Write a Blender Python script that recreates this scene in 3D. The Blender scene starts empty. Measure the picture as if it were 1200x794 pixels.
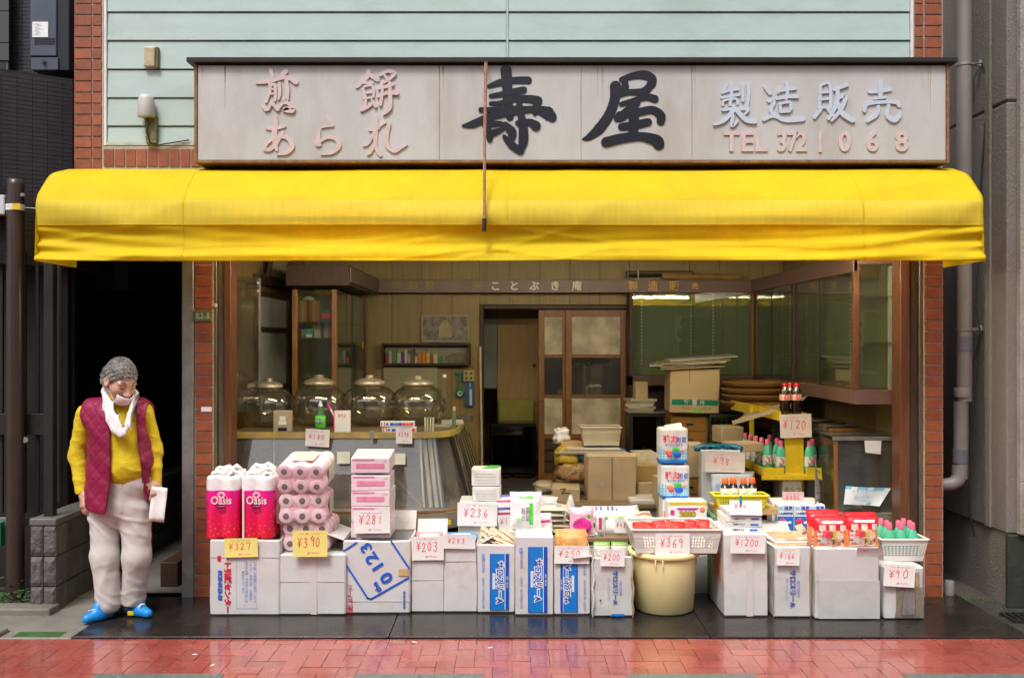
import bpy, bmesh, math, random
import numpy as np
from mathutils import Vector, Matrix, noise
PI = math.pi
R = math.radians
random.seed(7)
SC = bpy.context.scene
C = SC.collection
H = 1.7
CY = -6.6
FP = 1200 * 35 / 36
cam_d = bpy.data.cameras.new('camera')
cam_d.lens = 35
cam_d.sensor_width = 36
cam_d.shift_y = 0.0025
cam_d.clip_end = 3000
cam = bpy.data.objects.new('camera', cam_d)
C.objects.link(cam)
cam.location = (0, CY, H)
cam.rotation_euler = (PI / 2, 0, 0)
SC.camera = cam
SUN_EL, SUN_AZ = R(58), R(200)          # azimuth clockwise from +Y; the sun stands behind the camera, high
W = bpy.data.worlds.new('World')
SC.world = W
W.use_nodes = True
nt = W.node_tree
sky = nt.nodes.new('ShaderNodeTexSky')
sky.sky_type = 'NISHITA'
sky.sun_disc = False
sky.sun_elevation = SUN_EL
sky.sun_rotation = SUN_AZ
sky.air_density = 1.0
sky.dust_density = 5.0
sky.ozone_density = 1.0
hs = nt.nodes.new('ShaderNodeHueSaturation')
hs.inputs['Saturation'].default_value = 0.25     # overcast: the cloud layer greys the sky
nt.links.new(sky.outputs[0], hs.inputs['Color'])
bg = nt.nodes['Background']
bg.inputs[1].default_value = 0.115
nt.links.new(hs.outputs[0], bg.inputs[0])
sun_d = bpy.data.lights.new('sun', 'SUN')
sun_d.energy = 1.5
sun_d.angle = R(14)
sun_d.color = (1.0, 0.96, 0.9)
sun = bpy.data.objects.new('sun', sun_d)
C.objects.link(sun)
sd = Vector((math.sin(SUN_AZ) * math.cos(SUN_EL), math.cos(SUN_AZ) * math.cos(SUN_EL), math.sin(SUN_EL)))
sun.rotation_euler = (-sd).to_track_quat('-Z', 'Y').to_euler()
sun.location = (0, -3, 9)
SC.view_settings.view_transform = 'Standard'
SC.view_settings.look = 'None'
SC.view_settings.gamma = 1
SC.view_settings.exposure = 0.6
SC.render.engine = 'CYCLES'
SC.cycles.use_denoising = True
SC.cycles.max_bounces = 10
SC.cycles.transparent_max_bounces = 24
SC.cycles.caustics_reflective = False
SC.cycles.caustics_refractive = False

def at(px, py, Y):
    """world point that stands at depth Y and shows at photo pixel px, py"""
    d = Y - CY
    return ((px - 600) / FP * d, Y, H - (py - 400) / FP * d)
def ax(px, Y): return (px - 600) / FP * (Y - CY)
def az(py, Y): return H - (py - 400) / FP * (Y - CY)

class MB:
    """collects faces, then links them as one mesh object"""
    def __init__(s, off=(0, 0, 0)):
        s.v, s.f, s.m, s.s, s.o = [], [], [], [], off
    def add(s, vs, fs, mi=0, sm=False):
        n = len(s.v)
        ox, oy, oz = s.o
        s.v += [(a - ox, b - oy, c - oz) for a, b, c in vs]
        for k, f in enumerate(fs):
            s.f.append([n + i for i in f])
            s.m.append(mi if isinstance(mi, int) else mi[k])
            s.s.append(sm)
        return s
    def hexa(s, p, mi=0):
        return s.add(p, [(0, 3, 2, 1), (4, 5, 6, 7), (0, 1, 5, 4), (1, 2, 6, 5), (2, 3, 7, 6), (3, 0, 4, 7)], mi)
    def box(s, x0, x1, y0, y1, z0, z1, mi=0):
        return s.hexa([(x0, y0, z0), (x1, y0, z0), (x1, y1, z0), (x0, y1, z0),
                       (x0, y0, z1), (x1, y0, z1), (x1, y1, z1), (x0, y1, z1)], mi)
    def bar(s, a, b, w, t, mi=0, up=(0, 0, 1)):
        a, b = Vector(a), Vector(b)
        d = (b - a).normalized()
        u = Vector(up)
        if abs(d.dot(u)) > .95: u = Vector((0, 1, 0))
        x = d.cross(u).normalized()
        y = x.cross(d).normalized()
        P = []
        for e in (a, b):
            P += [e - x * w / 2 - y * t / 2, e + x * w / 2 - y * t / 2, e + x * w / 2 + y * t / 2, e - x * w / 2 + y * t / 2]
        return s.hexa([tuple(p) for p in P], mi)
    def tube(s, pts, r, n=8, mi=0, caps=True):
        pts = [Vector(p) for p in pts]
        vs, fs = [], []
        px = None
        for i, p in enumerate(pts):
            d = (pts[min(i + 1, len(pts) - 1)] - pts[max(i - 1, 0)]).normalized()
            if px is None:
                u = Vector((0, 0, 1)) if abs(d.z) < .9 else Vector((1, 0, 0))
                px = d.cross(u).normalized()
            px = (px - d * px.dot(d)).normalized()
            py = d.cross(px)
            rr = r[i] if isinstance(r, (list, tuple)) else r
            for k in range(n):
                a = 2 * PI * k / n
                vs.append(tuple(p + px * math.cos(a) * rr + py * math.sin(a) * rr))
        for i in range(len(pts) - 1):
            for k in range(n):
                k2 = (k + 1) % n
                fs.append((i * n + k, i * n + k2, (i + 1) * n + k2, (i + 1) * n + k))
        s.add(vs, fs, mi, True)
        if caps:
            s.add(vs[:n], [tuple(range(n))[::-1]], mi)
            s.add(vs[-n:], [tuple(range(n))], mi)
        return s
    def lathe(s, prof, n=24, c=(0, 0, 0), mi=0, caps=(True, True), sx=1, sy=1):
        vs, fs = [], []
        for r, z in prof:
            for k in range(n):
                a = 2 * PI * k / n
                vs.append((c[0] + r * math.cos(a) * sx, c[1] + r * math.sin(a) * sy, c[2] + z))
        for i in range(len(prof) - 1):
            for k in range(n):
                k2 = (k + 1) % n
                fs.append((i * n + k, i * n + k2, (i + 1) * n + k2, (i + 1) * n + k))
        ms = mi if isinstance(mi, int) else [mi[i] for i in range(len(prof) - 1) for k in range(n)]
        s.add(vs, fs, ms, True)
        m0 = mi if isinstance(mi, int) else mi[0]
        m1 = mi if isinstance(mi, int) else mi[-1]
        if caps[0] and prof[0][0] > 0: s.add(vs[:n], [tuple(range(n))[::-1]], m0)
        if caps[1] and prof[-1][0] > 0: s.add(vs[-n:], [tuple(range(n))], m1)
        return s
    def prism(s, poly, y0, y1, mi=0):
        """polygon in the xz plane pushed from y0 (front) to y1"""
        n = len(poly)
        ar = sum(poly[i][0] * poly[(i + 1) % n][1] - poly[(i + 1) % n][0] * poly[i][1] for i in range(n))
        if ar < 0: poly = poly[::-1]
        vs = [(x, y0, z) for x, z in poly] + [(x, y1, z) for x, z in poly]
        fs = [tuple(range(n)), tuple(range(2 * n - 1, n - 1, -1))]
        fs += [((i + 1) % n, i, n + i, n + (i + 1) % n) for i in range(n)]
        return s.add(vs, fs, mi)
    def slab(s, poly, z0, z1, mi=0):
        n = len(poly)
        ar = sum(poly[i][0] * poly[(i + 1) % n][1] - poly[(i + 1) % n][0] * poly[i][1] for i in range(n))
        if ar < 0: poly = poly[::-1]
        vs = [(x, y, z0) for x, y in poly] + [(x, y, z1) for x, y in poly]
        fs = [tuple(range(n))[::-1], tuple(range(n, 2 * n))]
        fs += [(i, (i + 1) % n, n + (i + 1) % n, n + i) for i in range(n)]
        return s.add(vs, fs, mi)
    def mesh(s, name, mats):
        me = bpy.data.meshes.new(name)
        me.from_pydata(s.v, [], s.f)
        for m in (mats if isinstance(mats, (list, tuple)) else [mats]): me.materials.append(m)
        me.polygons.foreach_set('material_index', s.m)
        me.polygons.foreach_set('use_smooth', s.s)
        me.update()
        return me
    def build(s, name, mats, parent=None, bevel=0, seg=1):
        return link(name, s.mesh(name, mats), parent, bevel, seg)

def link(name, data, parent=None, bevel=0, seg=1):
    o = bpy.data.objects.new(name, data)
    C.objects.link(o)
    o.parent = parent
    if bevel:
        b = o.modifiers.new('bevel', 'BEVEL')
        b.width = bevel; b.segments = seg; b.limit_method = 'ANGLE'
        b.use_clamp_overlap = True
    return o
def tag(o, label=None, cat=None, group=None, kind=None):
    if label: o['label'] = label
    if cat: o['category'] = cat
    if group: o['group'] = group
    if kind: o['kind'] = kind
    return o
def thing(name, label, cat, loc=(0, 0, 0), rz=0, group=None):
    o = bpy.data.objects.new(name, None)
    o.empty_display_size = .05
    C.objects.link(o)
    o.location = loc
    o.rotation_euler = (0, 0, rz)
    return tag(o, label, cat, group)
CH = {}
def dup(root, loc, rz=0, label=None, group=None, scale=None):
    kids = {}
    for o in C.objects:
        if o.parent: kids.setdefault(o.parent.name, []).append(o)
    r = root.copy(); C.objects.link(r)
    r.location = loc; r.rotation_euler = (0, 0, rz)
    if label: r['label'] = label
    if group: r['group'] = group
    if scale: r.scale = scale
    for ch in kids.get(root.name, []):
        c = ch.copy(); C.objects.link(c); c.parent = r
        for g in kids.get(ch.name, []):
            d = g.copy(); C.objects.link(d); d.parent = c
    return r

MC = {}
def mat(name, col, rough=.6, metal=0, var=.12, vs=6, bump=0, bs=60, rnd=0, spec=.5, coat=0, stain=None, st=.5, ss=3, trans=0, rvar=0, stretch=None, sss=0):
    """Principled material: base colour varied by noise, fine relief, optional stain colour and per object variation"""
    if name in MC: return MC[name]
    m = bpy.data.materials.new(name); m.use_nodes = True
    t = m.node_tree; N, L = t.nodes, t.links
    b = N['Principled BSDF']
    b.inputs['Roughness'].default_value = rough
    b.inputs['Metallic'].default_value = metal
    b.inputs['Specular IOR Level'].default_value = spec
    b.inputs['Coat Weight'].default_value = coat
    geo = N.new('ShaderNodeNewGeometry')
    pos = geo.outputs['Position']
    if stretch:
        mp = N.new('ShaderNodeMapping'); mp.inputs['Scale'].default_value = stretch
        L.new(pos, mp.inputs[0]); pos = mp.outputs[0]
    n1 = N.new('ShaderNodeTexNoise'); n1.inputs['Scale'].default_value = vs; n1.inputs['Detail'].default_value = 5
    n1.inputs['Roughness'].default_value = .65
    L.new(pos, n1.inputs[0])
    r = N.new('ShaderNodeValToRGB')
    r.color_ramp.elements[0].position = .3; r.color_ramp.elements[1].position = .7
    r.color_ramp.elements[0].color = tuple(c * (1 - var) for c in col) + (1,)
    r.color_ramp.elements[1].color = tuple(min(1, c * (1 + var)) for c in col) + (1,)
    L.new(n1.outputs[0], r.inputs[0])
    out = r.outputs[0]
    if stain:
        n2 = N.new('ShaderNodeTexNoise'); n2.inputs['Scale'].default_value = ss; n2.inputs['Detail'].default_value = 8
        n2.inputs['Roughness'].default_value = .7
        L.new(pos, n2.inputs[0])
        r2 = N.new('ShaderNodeValToRGB')
        r2.color_ramp.elements[0].position = .5; r2.color_ramp.elements[1].position = .72
        r2.color_ramp.elements[0].color = (0, 0, 0, 1); r2.color_ramp.elements[1].color = (st, st, st, 1)
        L.new(n2.outputs[0], r2.inputs[0])
        mx = N.new('ShaderNodeMix'); mx.data_type = 'RGBA'
        L.new(r2.outputs[0], mx.inputs[0]); L.new(out, mx.inputs[6]); mx.inputs[7].default_value = tuple(stain) + (1,)
        out = mx.outputs[2]
    if rnd:
        oi = N.new('ShaderNodeObjectInfo')
        mr = N.new('ShaderNodeMapRange'); mr.inputs[3].default_value = 1 - rnd; mr.inputs[4].default_value = 1 + rnd
        L.new(oi.outputs['Random'], mr.inputs[0])
        h = N.new('ShaderNodeHueSaturation')
        L.new(mr.outputs[0], h.inputs['Value']); L.new(out, h.inputs['Color'])
        out = h.outputs[0]
    L.new(out, b.inputs['Base Color'])
    if bump:
        n3 = N.new('ShaderNodeTexNoise'); n3.inputs['Scale'].default_value = bs; n3.inputs['Detail'].default_value = 4
        L.new(pos, n3.inputs[0])
        bp = N.new('ShaderNodeBump'); bp.inputs['Strength'].default_value = bump; bp.inputs['Distance'].default_value = .01
        L.new(n3.outputs[0], bp.inputs['Height']); L.new(bp.outputs[0], b.inputs['Normal'])
    if rvar:
        mr = N.new('ShaderNodeMapRange'); mr.inputs[1].default_value = .35; mr.inputs[2].default_value = .65
        mr.inputs[3].default_value = max(.02, rough - rvar); mr.inputs[4].default_value = rough + rvar
        n4 = N.new('ShaderNodeTexNoise'); n4.inputs['Scale'].default_value = 2.5; n4.inputs['Detail'].default_value = 6
        L.new(geo.outputs['Position'], n4.inputs[0])
        L.new(n4.outputs[0], mr.inputs[0]); L.new(mr.outputs[0], b.inputs['Roughness'])
    if trans:
        tr = N.new('ShaderNodeBsdfTranslucent'); L.new(out, tr.inputs[0])
        ms = N.new('ShaderNodeMixShader'); ms.inputs[0].default_value = trans
        L.new(b.outputs[0], ms.inputs[1]); L.new(tr.outputs[0], ms.inputs[2])
        L.new(ms.outputs[0], N['Material Output'].inputs[0])
    MC[name] = m
    return m
def glass(name, tint=(1, 1, 1), ior=1.5, dirt=.0, dcol=(.5, .48, .42), bump=.0, rough=.01, bs=6, pw_=4.5):
    if name in MC: return MC[name]
    m = bpy.data.materials.new(name); m.use_nodes = True
    t = m.node_tree; N, L = t.nodes, t.links
    N.remove(N['Principled BSDF'])
    tr = N.new('ShaderNodeBsdfTransparent'); tr.inputs[0].default_value = tuple(tint) + (1,)
    gl = N.new('ShaderNodeBsdfGlossy'); gl.inputs['Roughness'].default_value = rough
    f0 = ((ior - 1) / (ior + 1)) ** 2 * 2
    fr = N.new('ShaderNodeLayerWeight'); fr.inputs[0].default_value = .5
    pw = N.new('ShaderNodeMath'); pw.operation = 'POWER'; pw.inputs[1].default_value = pw_; L.new(fr.outputs['Facing'], pw.inputs[0])
    ma = N.new('ShaderNodeMath'); ma.operation = 'MULTIPLY_ADD'; ma.inputs[1].default_value = 1 - f0; ma.inputs[2].default_value = f0; L.new(pw.outputs[0], ma.inputs[0])
    ms = N.new('ShaderNodeMixShader')
    L.new(ma.outputs[0], ms.inputs[0]); L.new(tr.outputs[0], ms.inputs[1]); L.new(gl.outputs[0], ms.inputs[2])
    out = ms.outputs[0]
    geo = N.new('ShaderNodeNewGeometry')
    if bump:
        n3 = N.new('ShaderNodeTexNoise'); n3.inputs['Scale'].default_value = bs
        L.new(geo.outputs['Position'], n3.inputs[0])
        bp = N.new('ShaderNodeBump'); bp.inputs['Strength'].default_value = bump; bp.inputs['Distance'].default_value = .02
        L.new(n3.outputs[0], bp.inputs['Height']); L.new(bp.outputs[0], gl.inputs['Normal']); L.new(bp.outputs[0], fr.inputs['Normal'])
    if dirt:
        n4 = N.new('ShaderNodeTexNoise'); n4.inputs['Scale'].default_value = 5; n4.inputs['Detail'].default_value = 7
        L.new(geo.outputs['Position'], n4.inputs[0])
        mr = N.new('ShaderNodeMapRange'); mr.inputs[1].default_value = .3; mr.inputs[2].default_value = .8
        mr.inputs[3].default_value = dirt * .5; mr.inputs[4].default_value = dirt * 1.6
        L.new(n4.outputs[0], mr.inputs[0])
        df = N.new('ShaderNodeBsdfDiffuse'); df.inputs[0].default_value = tuple(dcol) + (1,)
        m2 = N.new('ShaderNodeMixShader')
        L.new(mr.outputs[0], m2.inputs[0]); L.new(out, m2.inputs[1]); L.new(df.outputs[0], m2.inputs[2])
        out = m2.outputs[0]
    L.new(out, N['Material Output'].inputs[0])
    MC[name] = m
    return m
def emit(name, col, s):
    m = bpy.data.materials.new(name); m.use_nodes = True
    t = m.node_tree; N, L = t.nodes, t.links
    N.remove(N['Principled BSDF'])
    e = N.new('ShaderNodeEmission'); e.inputs[0].default_value = tuple(col) + (1,); e.inputs[1].default_value = s
    L.new(e.outputs[0], N['Material Output'].inputs[0])
    return m

BRICK = mat('red_brick_tile', (.29, .08, .035), .45, var=.2, vs=25, bump=.25, bs=120, rnd=.17, stain=(.10, .035, .025), st=.55, ss=9, rvar=.1)
MORTAR = mat('mortar', (.42, .38, .31), .9, var=.2, vs=30, bump=.3)
SIDING = mat('mint_siding', (.42, .515, .495), .55, var=.05, vs=4, bump=.05, bs=200, stain=(.24, .27, .22), st=.4, ss=1.3, stretch=(1, 1, 2.5))
WHITE_TRIM = mat('white_trim', (.72, .72, .7), .5, var=.08, stain=(.35, .33, .26), st=.5, ss=5)
DARKMET = mat('dark_metal', (.024, .021, .02), .5, metal=.3, var=.25)
DARKBROWN = mat('dark_brown_wood', (.055, .026, .014), .55, var=.35, vs=12, bump=.15, bs=60, stretch=(4, 4, .6))
REDWOOD = mat('red_brown_wood', (.13, .05, .022), .4, var=.35, vs=10, bump=.12, bs=50, stretch=(6, 6, .5))
WOOD = mat('brown_wood', (.27, .115, .035), .45, var=.3, vs=10, bump=.12, bs=50, stretch=(6, 6, .5))
RAIL = mat('olive_metal_rail', (.16, .13, .085), .45, metal=.5, var=.3, vs=8, stretch=(6, 6, .6))
GALV = mat('galvanised_steel', (.3, .3, .29), .45, metal=.5, var=.22, vs=8, stain=(.12, .1, .08), st=.5, ss=6)
PAPER = mat('white_paper', (.82, .81, .79), .7, var=.03)
YPAPER = mat('yellow_paper', (.85, .75, .22), .7, var=.04)
REDINK = mat('red_ink', (.78, .03, .09), .6, var=.05)
PINKINK = mat('faint_pink_ink', (.8, .25, .3), .6, var=.05)
BLUEINK = mat('blue_ink', (.01, .10, .55), .5, var=.05)
PALEBLUE = mat('pale_blue_ink', (.25, .35, .72), .6, var=.05)
BLACKINK = mat('black_ink', (.012, .012, .016), .45, var=.2)
WHITEINK = mat('white_ink', (.8, .8, .8), .5, var=.03)
YELLOW = mat('yellow_plastic', (.72, .5, .012), .4, var=.1, stain=(.3, .2, .02), st=.4, ss=8)

FONTC = [0]
def text(body, size, m, loc, parent, ang=0, rot=None, ext=.0004, off=0, align='CENTER', name='lettering', sx=1, shear=0, spacing=1):
    """flat lettering on a face that looks to -Y; ang turns it clockwise"""
    c = bpy.data.curves.new(name, 'FONT')
    c.body = body; c.size = size; c.extrude = ext; c.offset = off
    c.align_x = align; c.align_y = 'CENTER'; c.resolution_u = 3; c.shear = shear; c.space_character = spacing
    c.materials.append(m)
    tmp = bpy.data.objects.new(name, c)
    me = bpy.data.meshes.new_from_object(tmp)
    bpy.data.objects.remove(tmp); bpy.data.curves.remove(c)
    me.name = name
    o = link(name, me, parent)
    o.location = loc
    o.rotation_euler = rot if rot else (PI / 2, ang, 0)
    o.scale = (sx, 1, 1)
    return o
GL = {  # handwriting: strokes in a 0..1 wide, 0..1 high cell
 '0': [[(.5, 1), (.15, .75), (.1, .35), (.4, 0), (.8, .2), (.85, .7), (.5, 1)]],
 '1': [[(.5, 1), (.45, 0)]],
 '2': [[(.1, .75), (.4, 1), (.8, .8), (.6, .45), (.1, .05), (.9, .08)]],
 '3': [[(.15, .9), (.6, 1), (.8, .78), (.4, .55), (.85, .35), (.6, .02), (.1, .1)]],
 '4': [[(.4, 1), (.1, .4), (.9, .42)], [(.65, .75), (.6, 0)]],
 '5': [[(.8, .98), (.25, .95), (.2, .55), (.7, .6), (.85, .3), (.5, 0), (.1, .08)]],
 '6': [[(.7, 1), (.25, .6), (.15, .2), (.5, 0), (.85, .25), (.55, .5), (.2, .3)]],
 '7': [[(.1, .75), (.12, .95), (.85, .95), (.5, 0)]],
 '8': [[(.75, .85), (.4, 1), (.2, .75), (.75, .35), (.55, 0), (.2, .2), (.4, .5), (.8, .8)]],
 '9': [[(.8, .7), (.45, .55), (.15, .75), (.45, 1), (.8, .8), (.7, 0)]],
 'Y': [[(.1, 1), (.5, .58), (.9, 1)], [(.5, .6), (.48, 0)], [(.1, .5), (.9, .52)], [(.12, .28), (.88, .3)]],
 '~': [[(0, .5), (.15, .7), (.3, .4), (.5, .65), (.65, .42), (.85, .6), (1, .5)]],
 '*': [[(.2, .2), (.3, .8), (.6, .3), (.7, .9), (.4, .6), (.8, .5), (.2, .4)]],
}
def stroke(mb, pts, w, y, mi=0, t=.0004):
    """flat ribbon along pts (x,z) with width w, at depth y"""
    for (x0, z0), (x1, z1) in zip(pts, pts[1:]):
        d = Vector((x1 - x0, z1 - z0)); l = max(d.length, 1e-5); d /= l
        n = Vector((-d.y, d.x)) * w / 2; e = d * w * .35
        q = [(x0 - e.x + n.x, z0 - e.y + n.y), (x0 - e.x - n.x, z0 - e.y - n.y), (x1 + e.x - n.x, z1 + e.y - n.y), (x1 + e.x + n.x, z1 + e.y + n.y)]
        mb.prism(q, y - t, y, mi)
        y -= .00004
def hand(mb, s, x, z, h, w=None, gap=1.25, sw=.085, y=0, mi=0, seed=0):
    rr = random.Random(seed)
    w = w or h * .62
    for ch in s:
        if ch != ' ':
            dx, dz, k = rr.uniform(-.08, .08) * w, rr.uniform(-.08, .08) * h, rr.uniform(.88, 1.1)
            for st in GL[ch]:
                stroke(mb, [(x + dx + (a + .1 * (b - .5)) * w * k, z + dz + b * h * k) for a, b in st], sw * h, y, mi)
        x += w * gap
NCARD = [0]
def card(px0, px1, py0, py1, Y, price, label, paper=None, tilt=0, lean=0, ink=None, rz=0, curl=.0035, sub=True, hx=.14, hh=.38):
    """price card: a sheet of paper with handwriting, top corners at px0..px1, py0..py1 at depth Y"""
    NCARD[0] += 1
    x, _, z = at((px0 + px1) / 2, (py0 + py1) / 2, Y)
    k = (Y - CY) / FP
    w, h = (px1 - px0) * k, (py1 - py0) * k
    t = thing('price_card', label, 'price card', (x, Y, z), rz, 'handwritten price cards')
    t.rotation_euler = (lean, tilt, rz)
    rr = random.Random(NCARD[0])
    ph = rr.uniform(0, 6)
    def cy(u, v): return -curl * (math.sin(u * 2.2 + ph) * .5 + (.5 - v) ** 2 * 1.6)
    mb = MB(); n = 8
    vs = [((i / n - .5) * w, cy(i / n, j / n), (j / n - .5) * h) for j in range(n + 1) for i in range(n + 1)]
    mb.add(vs, [(j * (n + 1) + i, j * (n + 1) + i + 1, (j + 1) * (n + 1) + i + 1, (j + 1) * (n + 1) + i) for j in range(n) for i in range(n)], 0, False)
    p = mb.build('paper', paper or PAPER, t)
    sm = p.modifiers.new('thickness', 'SOLIDIFY'); sm.thickness = .0006; sm.offset = 1
    hb = MB()
    yy = -curl * 1.0 - .0012
    hh = h * hh
    ch = min(w * (1 - 2 * hx) / max(len(price), 1), hh * .85)
    hand(hb, price, -w / 2 + w * hx, -hh * .32, hh, ch * .74, 1.32, .075, yy, 0, NCARD[0])
    if sub:
        hand(hb, '*~~', -w * .1, -h * .42, h * .13, w * .12, 1.1, .13, yy, 1, NCARD[0] + 50)
        hand(hb, '~*~~', -w * .3, h * .33, h * .1, w * .14, 1.1, .12, yy, 1, NCARD[0] + 90)
    hb.v = [(a, b + curl * 1.0 + cy(a / w + .5, c / h + .5), c) for a, b, c in hb.v]
    hb.build('handwriting', [ink or REDINK, PINKINK], t)
    return t
ASPH = mat('dark_wet_asphalt', (.05, .048, .045), .35, var=.3, vs=15, bump=.5, bs=150, rvar=.18, stain=(.025, .03, .02), st=.6, ss=2)
CONC = mat('damp_concrete', (.2, .185, .16), .55, var=.22, vs=6, bump=.35, bs=80, stain=(.075, .075, .06), st=.75, ss=3, rvar=.18)
RUBBER = mat('wet_black_rubber', (.020, .016, .014), .22, var=.35, vs=5, bump=.12, bs=25, rvar=.12, stain=(.05, .04, .03), st=.5, ss=3)
PAVER = mat('wet_red_paver', (.35, .078, .06), .3, var=.2, vs=40, bump=.16, bs=140, rnd=.11, stain=(.46, .16, .13), st=.5, ss=3, rvar=.14, coat=1)
PAVER.node_tree.nodes['Principled BSDF'].inputs['Coat Roughness'].default_value = .1
JOINT = mat('sand_joint', (.11, .04, .032), .6, var=.3, vs=30, bump=.3)
GPAVER = mat('grey_paver', (.15, .15, .145), .38, var=.3, vs=40, bump=.5, bs=160, rnd=.08, rvar=.1)
g = MB(); g.box(-600, 600, -600, 600, -.2, -.04); tag(g.build('ground', ASPH), kind='structure')
g = MB(); g.box(-3.0, 3.4, -.02, 9, -.039, 0); tag(g.build('shop_floor', mat('shop_floor_concrete', (.075, .065, .055), .5, var=.3, vs=4, bump=.2, stain=(.04, .035, .03), st=.6)), kind='structure')
g = MB(); g.box(2.6, 9, -.9, -.021, -.039, .0); g.box(3.4, 9, -.021, 9, -.039, 0)
tag(g.build('alley_pavement', ASPH), kind='structure')
g = MB(); g.box(-14, 14, -4.2, -.905, -.039, -.008); tag(g.build('pavement_bed', JOINT), kind='structure')
pav = bpy.data.objects.new('pavement', None); C.objects.link(pav); tag(pav, kind='structure')
bm_ = MB(); bm_.box(-.0985, .0985, -.0485, .0485, -.03, 0)
me_p = bm_.mesh('paver', PAVER)
rr = random.Random(3)
cnt = 0
for i in range(-33, 33):
    for j in range(-18, -8):
        q = (i - j) % 4                 # herringbone of 20 x 10 cm pavers
        if q == 0: x, y, rz = (i + 1) * .1, (j + .5) * .1, 0
        elif q == 3: x, y, rz = (i + .5) * .1, (j + 1) * .1, PI / 2
        else: continue
        if y + (.05 if q == 0 else .1) > -.899:
            if j == -10 and q == 3:
                o = bpy.data.objects.new('half_paver', me_p); C.objects.link(o); o.parent = pav; o.scale = (.487, 1, 1)
                o.location = (x, -.95, 0)
            continue
        o = bpy.data.objects.new('paver', me_p); C.objects.link(o); o.parent = pav
        o.location = (x, y, rr.uniform(-.0015, .0012)); o.rotation_euler = (rr.uniform(-.006, .006), rr.uniform(-.006, .006), rz)
        cnt += 1
me_g = MB(); me_g.box(-.163, .163, -.147, .147, -.03, .004); me_g = me_g.mesh('grey_paver', GPAVER)
for x0 in (-2.13, -.8, .585, 1.99):
    for k in (0, 1):
        for r_ in (0, 1):
            o = bpy.data.objects.new('grey_paver', me_g); C.objects.link(o); o.parent = pav
            o.location = (x0 + .165 + k * .33, -1.655 - r_ * .3, 0); o.rotation_euler = (rr.uniform(-.004, .004), 0, 0)
fp = MB()
def fill(x0, x1, y0, y1):
    k = 0
    y = y0
    while y < y1 - .05:
        x = x0 - (k % 2) * .1
        while x < x1:
            fp.box(x + .003, x + .197, y + .003, y + .097, -.03, -.001); x += .2
        y += .1; k += 1
fill(-6, -3.35, -4.2, -.92); fill(3.35, 6, -4.2, -.92); fill(-3.35, 3.35, -4.2, -1.9)
tag(fp.build('outer_pavers', PAVER, pav), kind='stuff')

for x0, x1, lb in ((-2.52, -.71, 'wet black rubber mat under the man, leftmost of three'), (-.705, 1.135, 'wet black rubber mat in front of the blue striped cartons, middle of three'), (1.14, 2.97, 'wet black rubber mat under the noodle carton, rightmost of three')):
    t = thing('rubber_mat', lb, 'mat', ((x0 + x1) / 2, -.45, 0), 0, 'rubber mats in front of the shop')
    m = MB((t.location.x, -.45, 0)); m.box(x0, x1, -.9, .1, .0, .012); m.build('mat_base', RUBBER, t, .003)
    st = MB((t.location.x, -.45, 0)); y = -.885; k = 0
    while y < .05:
        x = x0 + .01 + (k % 2) * .0125
        while x < x1 - .02:
            st.add([(x, y, .012), (x + .006, y - .0045, .0122), (x + .012, y, .012), (x + .006, y + .0045, .0122), (x + .006, y, .0142)], [(0, 1, 4), (1, 2, 4), (2, 3, 4), (3, 0, 4)], 0, True)
            x += .025
        y += .0155; k += 1
    tag(st.build('stud_relief', RUBBER, t), kind='stuff')

kr = bpy.data.objects.new('kerb', None); C.objects.link(kr); tag(kr, kind='structure')
for x0, x1 in ((-6, -4.6), (-4.59, -3.66), (-3.65, -2.95)):
    m = MB(); m.box(x0, x1, -.9, -.76, -.04, .028); m.build('kerb_stone', CONC, kr, .01, 2)
for x0, x1 in ((-6, -4.3), (-4.29, -3.3), (-3.29, -2.86)):
    m = MB(); m.box(x0, x1, -.44, -.3, -.04, .05); m.build('kerb_stone', CONC, kr, .012, 2)
m = MB(); m.box(-2.94, -2.53, -.9, -.7, -.04, .006); m.build('kerb_stone', CONC, kr, .006)
m = MB(); m.box(-6, -2.53, -.755, -.02, -.039, .004); tag(m.build('gutter', CONC), kind='structure')
m = MB(); m.box(-2.87, -2.6, -.885, -.79, .006, .0085); tag(m.build('painted_patch', mat('faded_green_paint', (.04, .11, .03), .5, var=.4, vs=20)), kind='structure')
m = MB(); m.box(-3.0, -2.0, -.02, 8, .0005, .012); tag(m.build('alley_path', CONC), kind='structure')
for x, y, a in ((-2.6, -.36, .3), (-2.5, -.47, .1)):
    m = MB(); m.box(-.045, .045, -.028, .028, 0, .002); o = m.build('paper_scrap', PAPER); o.location = (x, y, .005); o.rotation_euler = (0, .02, a)
    tag(o, 'small white paper scrap on the wet ground ' + ('beside the man\'s heel' if a > .2 else 'next to his left-hand blue shoe'), 'litter', 'paper scraps by the shoes')
for k, (x, y) in enumerate(((-1.72, -1.2), (-1.57, -1.38), (-.55, -.98), (-.12, -1.08))):
    m = MB(); m.slab([(-.014, -.004), (.009, -.006), (.015, .001), (.003, .007), (-.011, .005)], 0, .002); o = m.build('paper_scrap', PAPER); o.location = (x, y, .004); o.rotation_euler = (0, 0, k * 1.3)
    tag(o, 'tiny white petal-like paper bit lying on the wet red pavers', 'litter', 'paper bits on the pavement')
t = thing('drain_grate', 'small dark iron drain grate on the wet ground by the concrete wall', 'drain grate', (3.15, -.5, 0))
m = MB(); m.box(-.12, .25, -.09, -.075, .0005, .02); m.box(-.12, .25, .075, .09, .0005, .02)
m.build('grate_frame', DARKMET, t)
for k in range(9):
    m = MB(); m.box(-.115 + k * .04, -.1 + k * .04, -.074, .074, .001, .017); m.build('grate_bar', DARKMET, t)
MOSS = mat('moss', (.045, .09, .015), .9, var=.5, vs=40)
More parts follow.
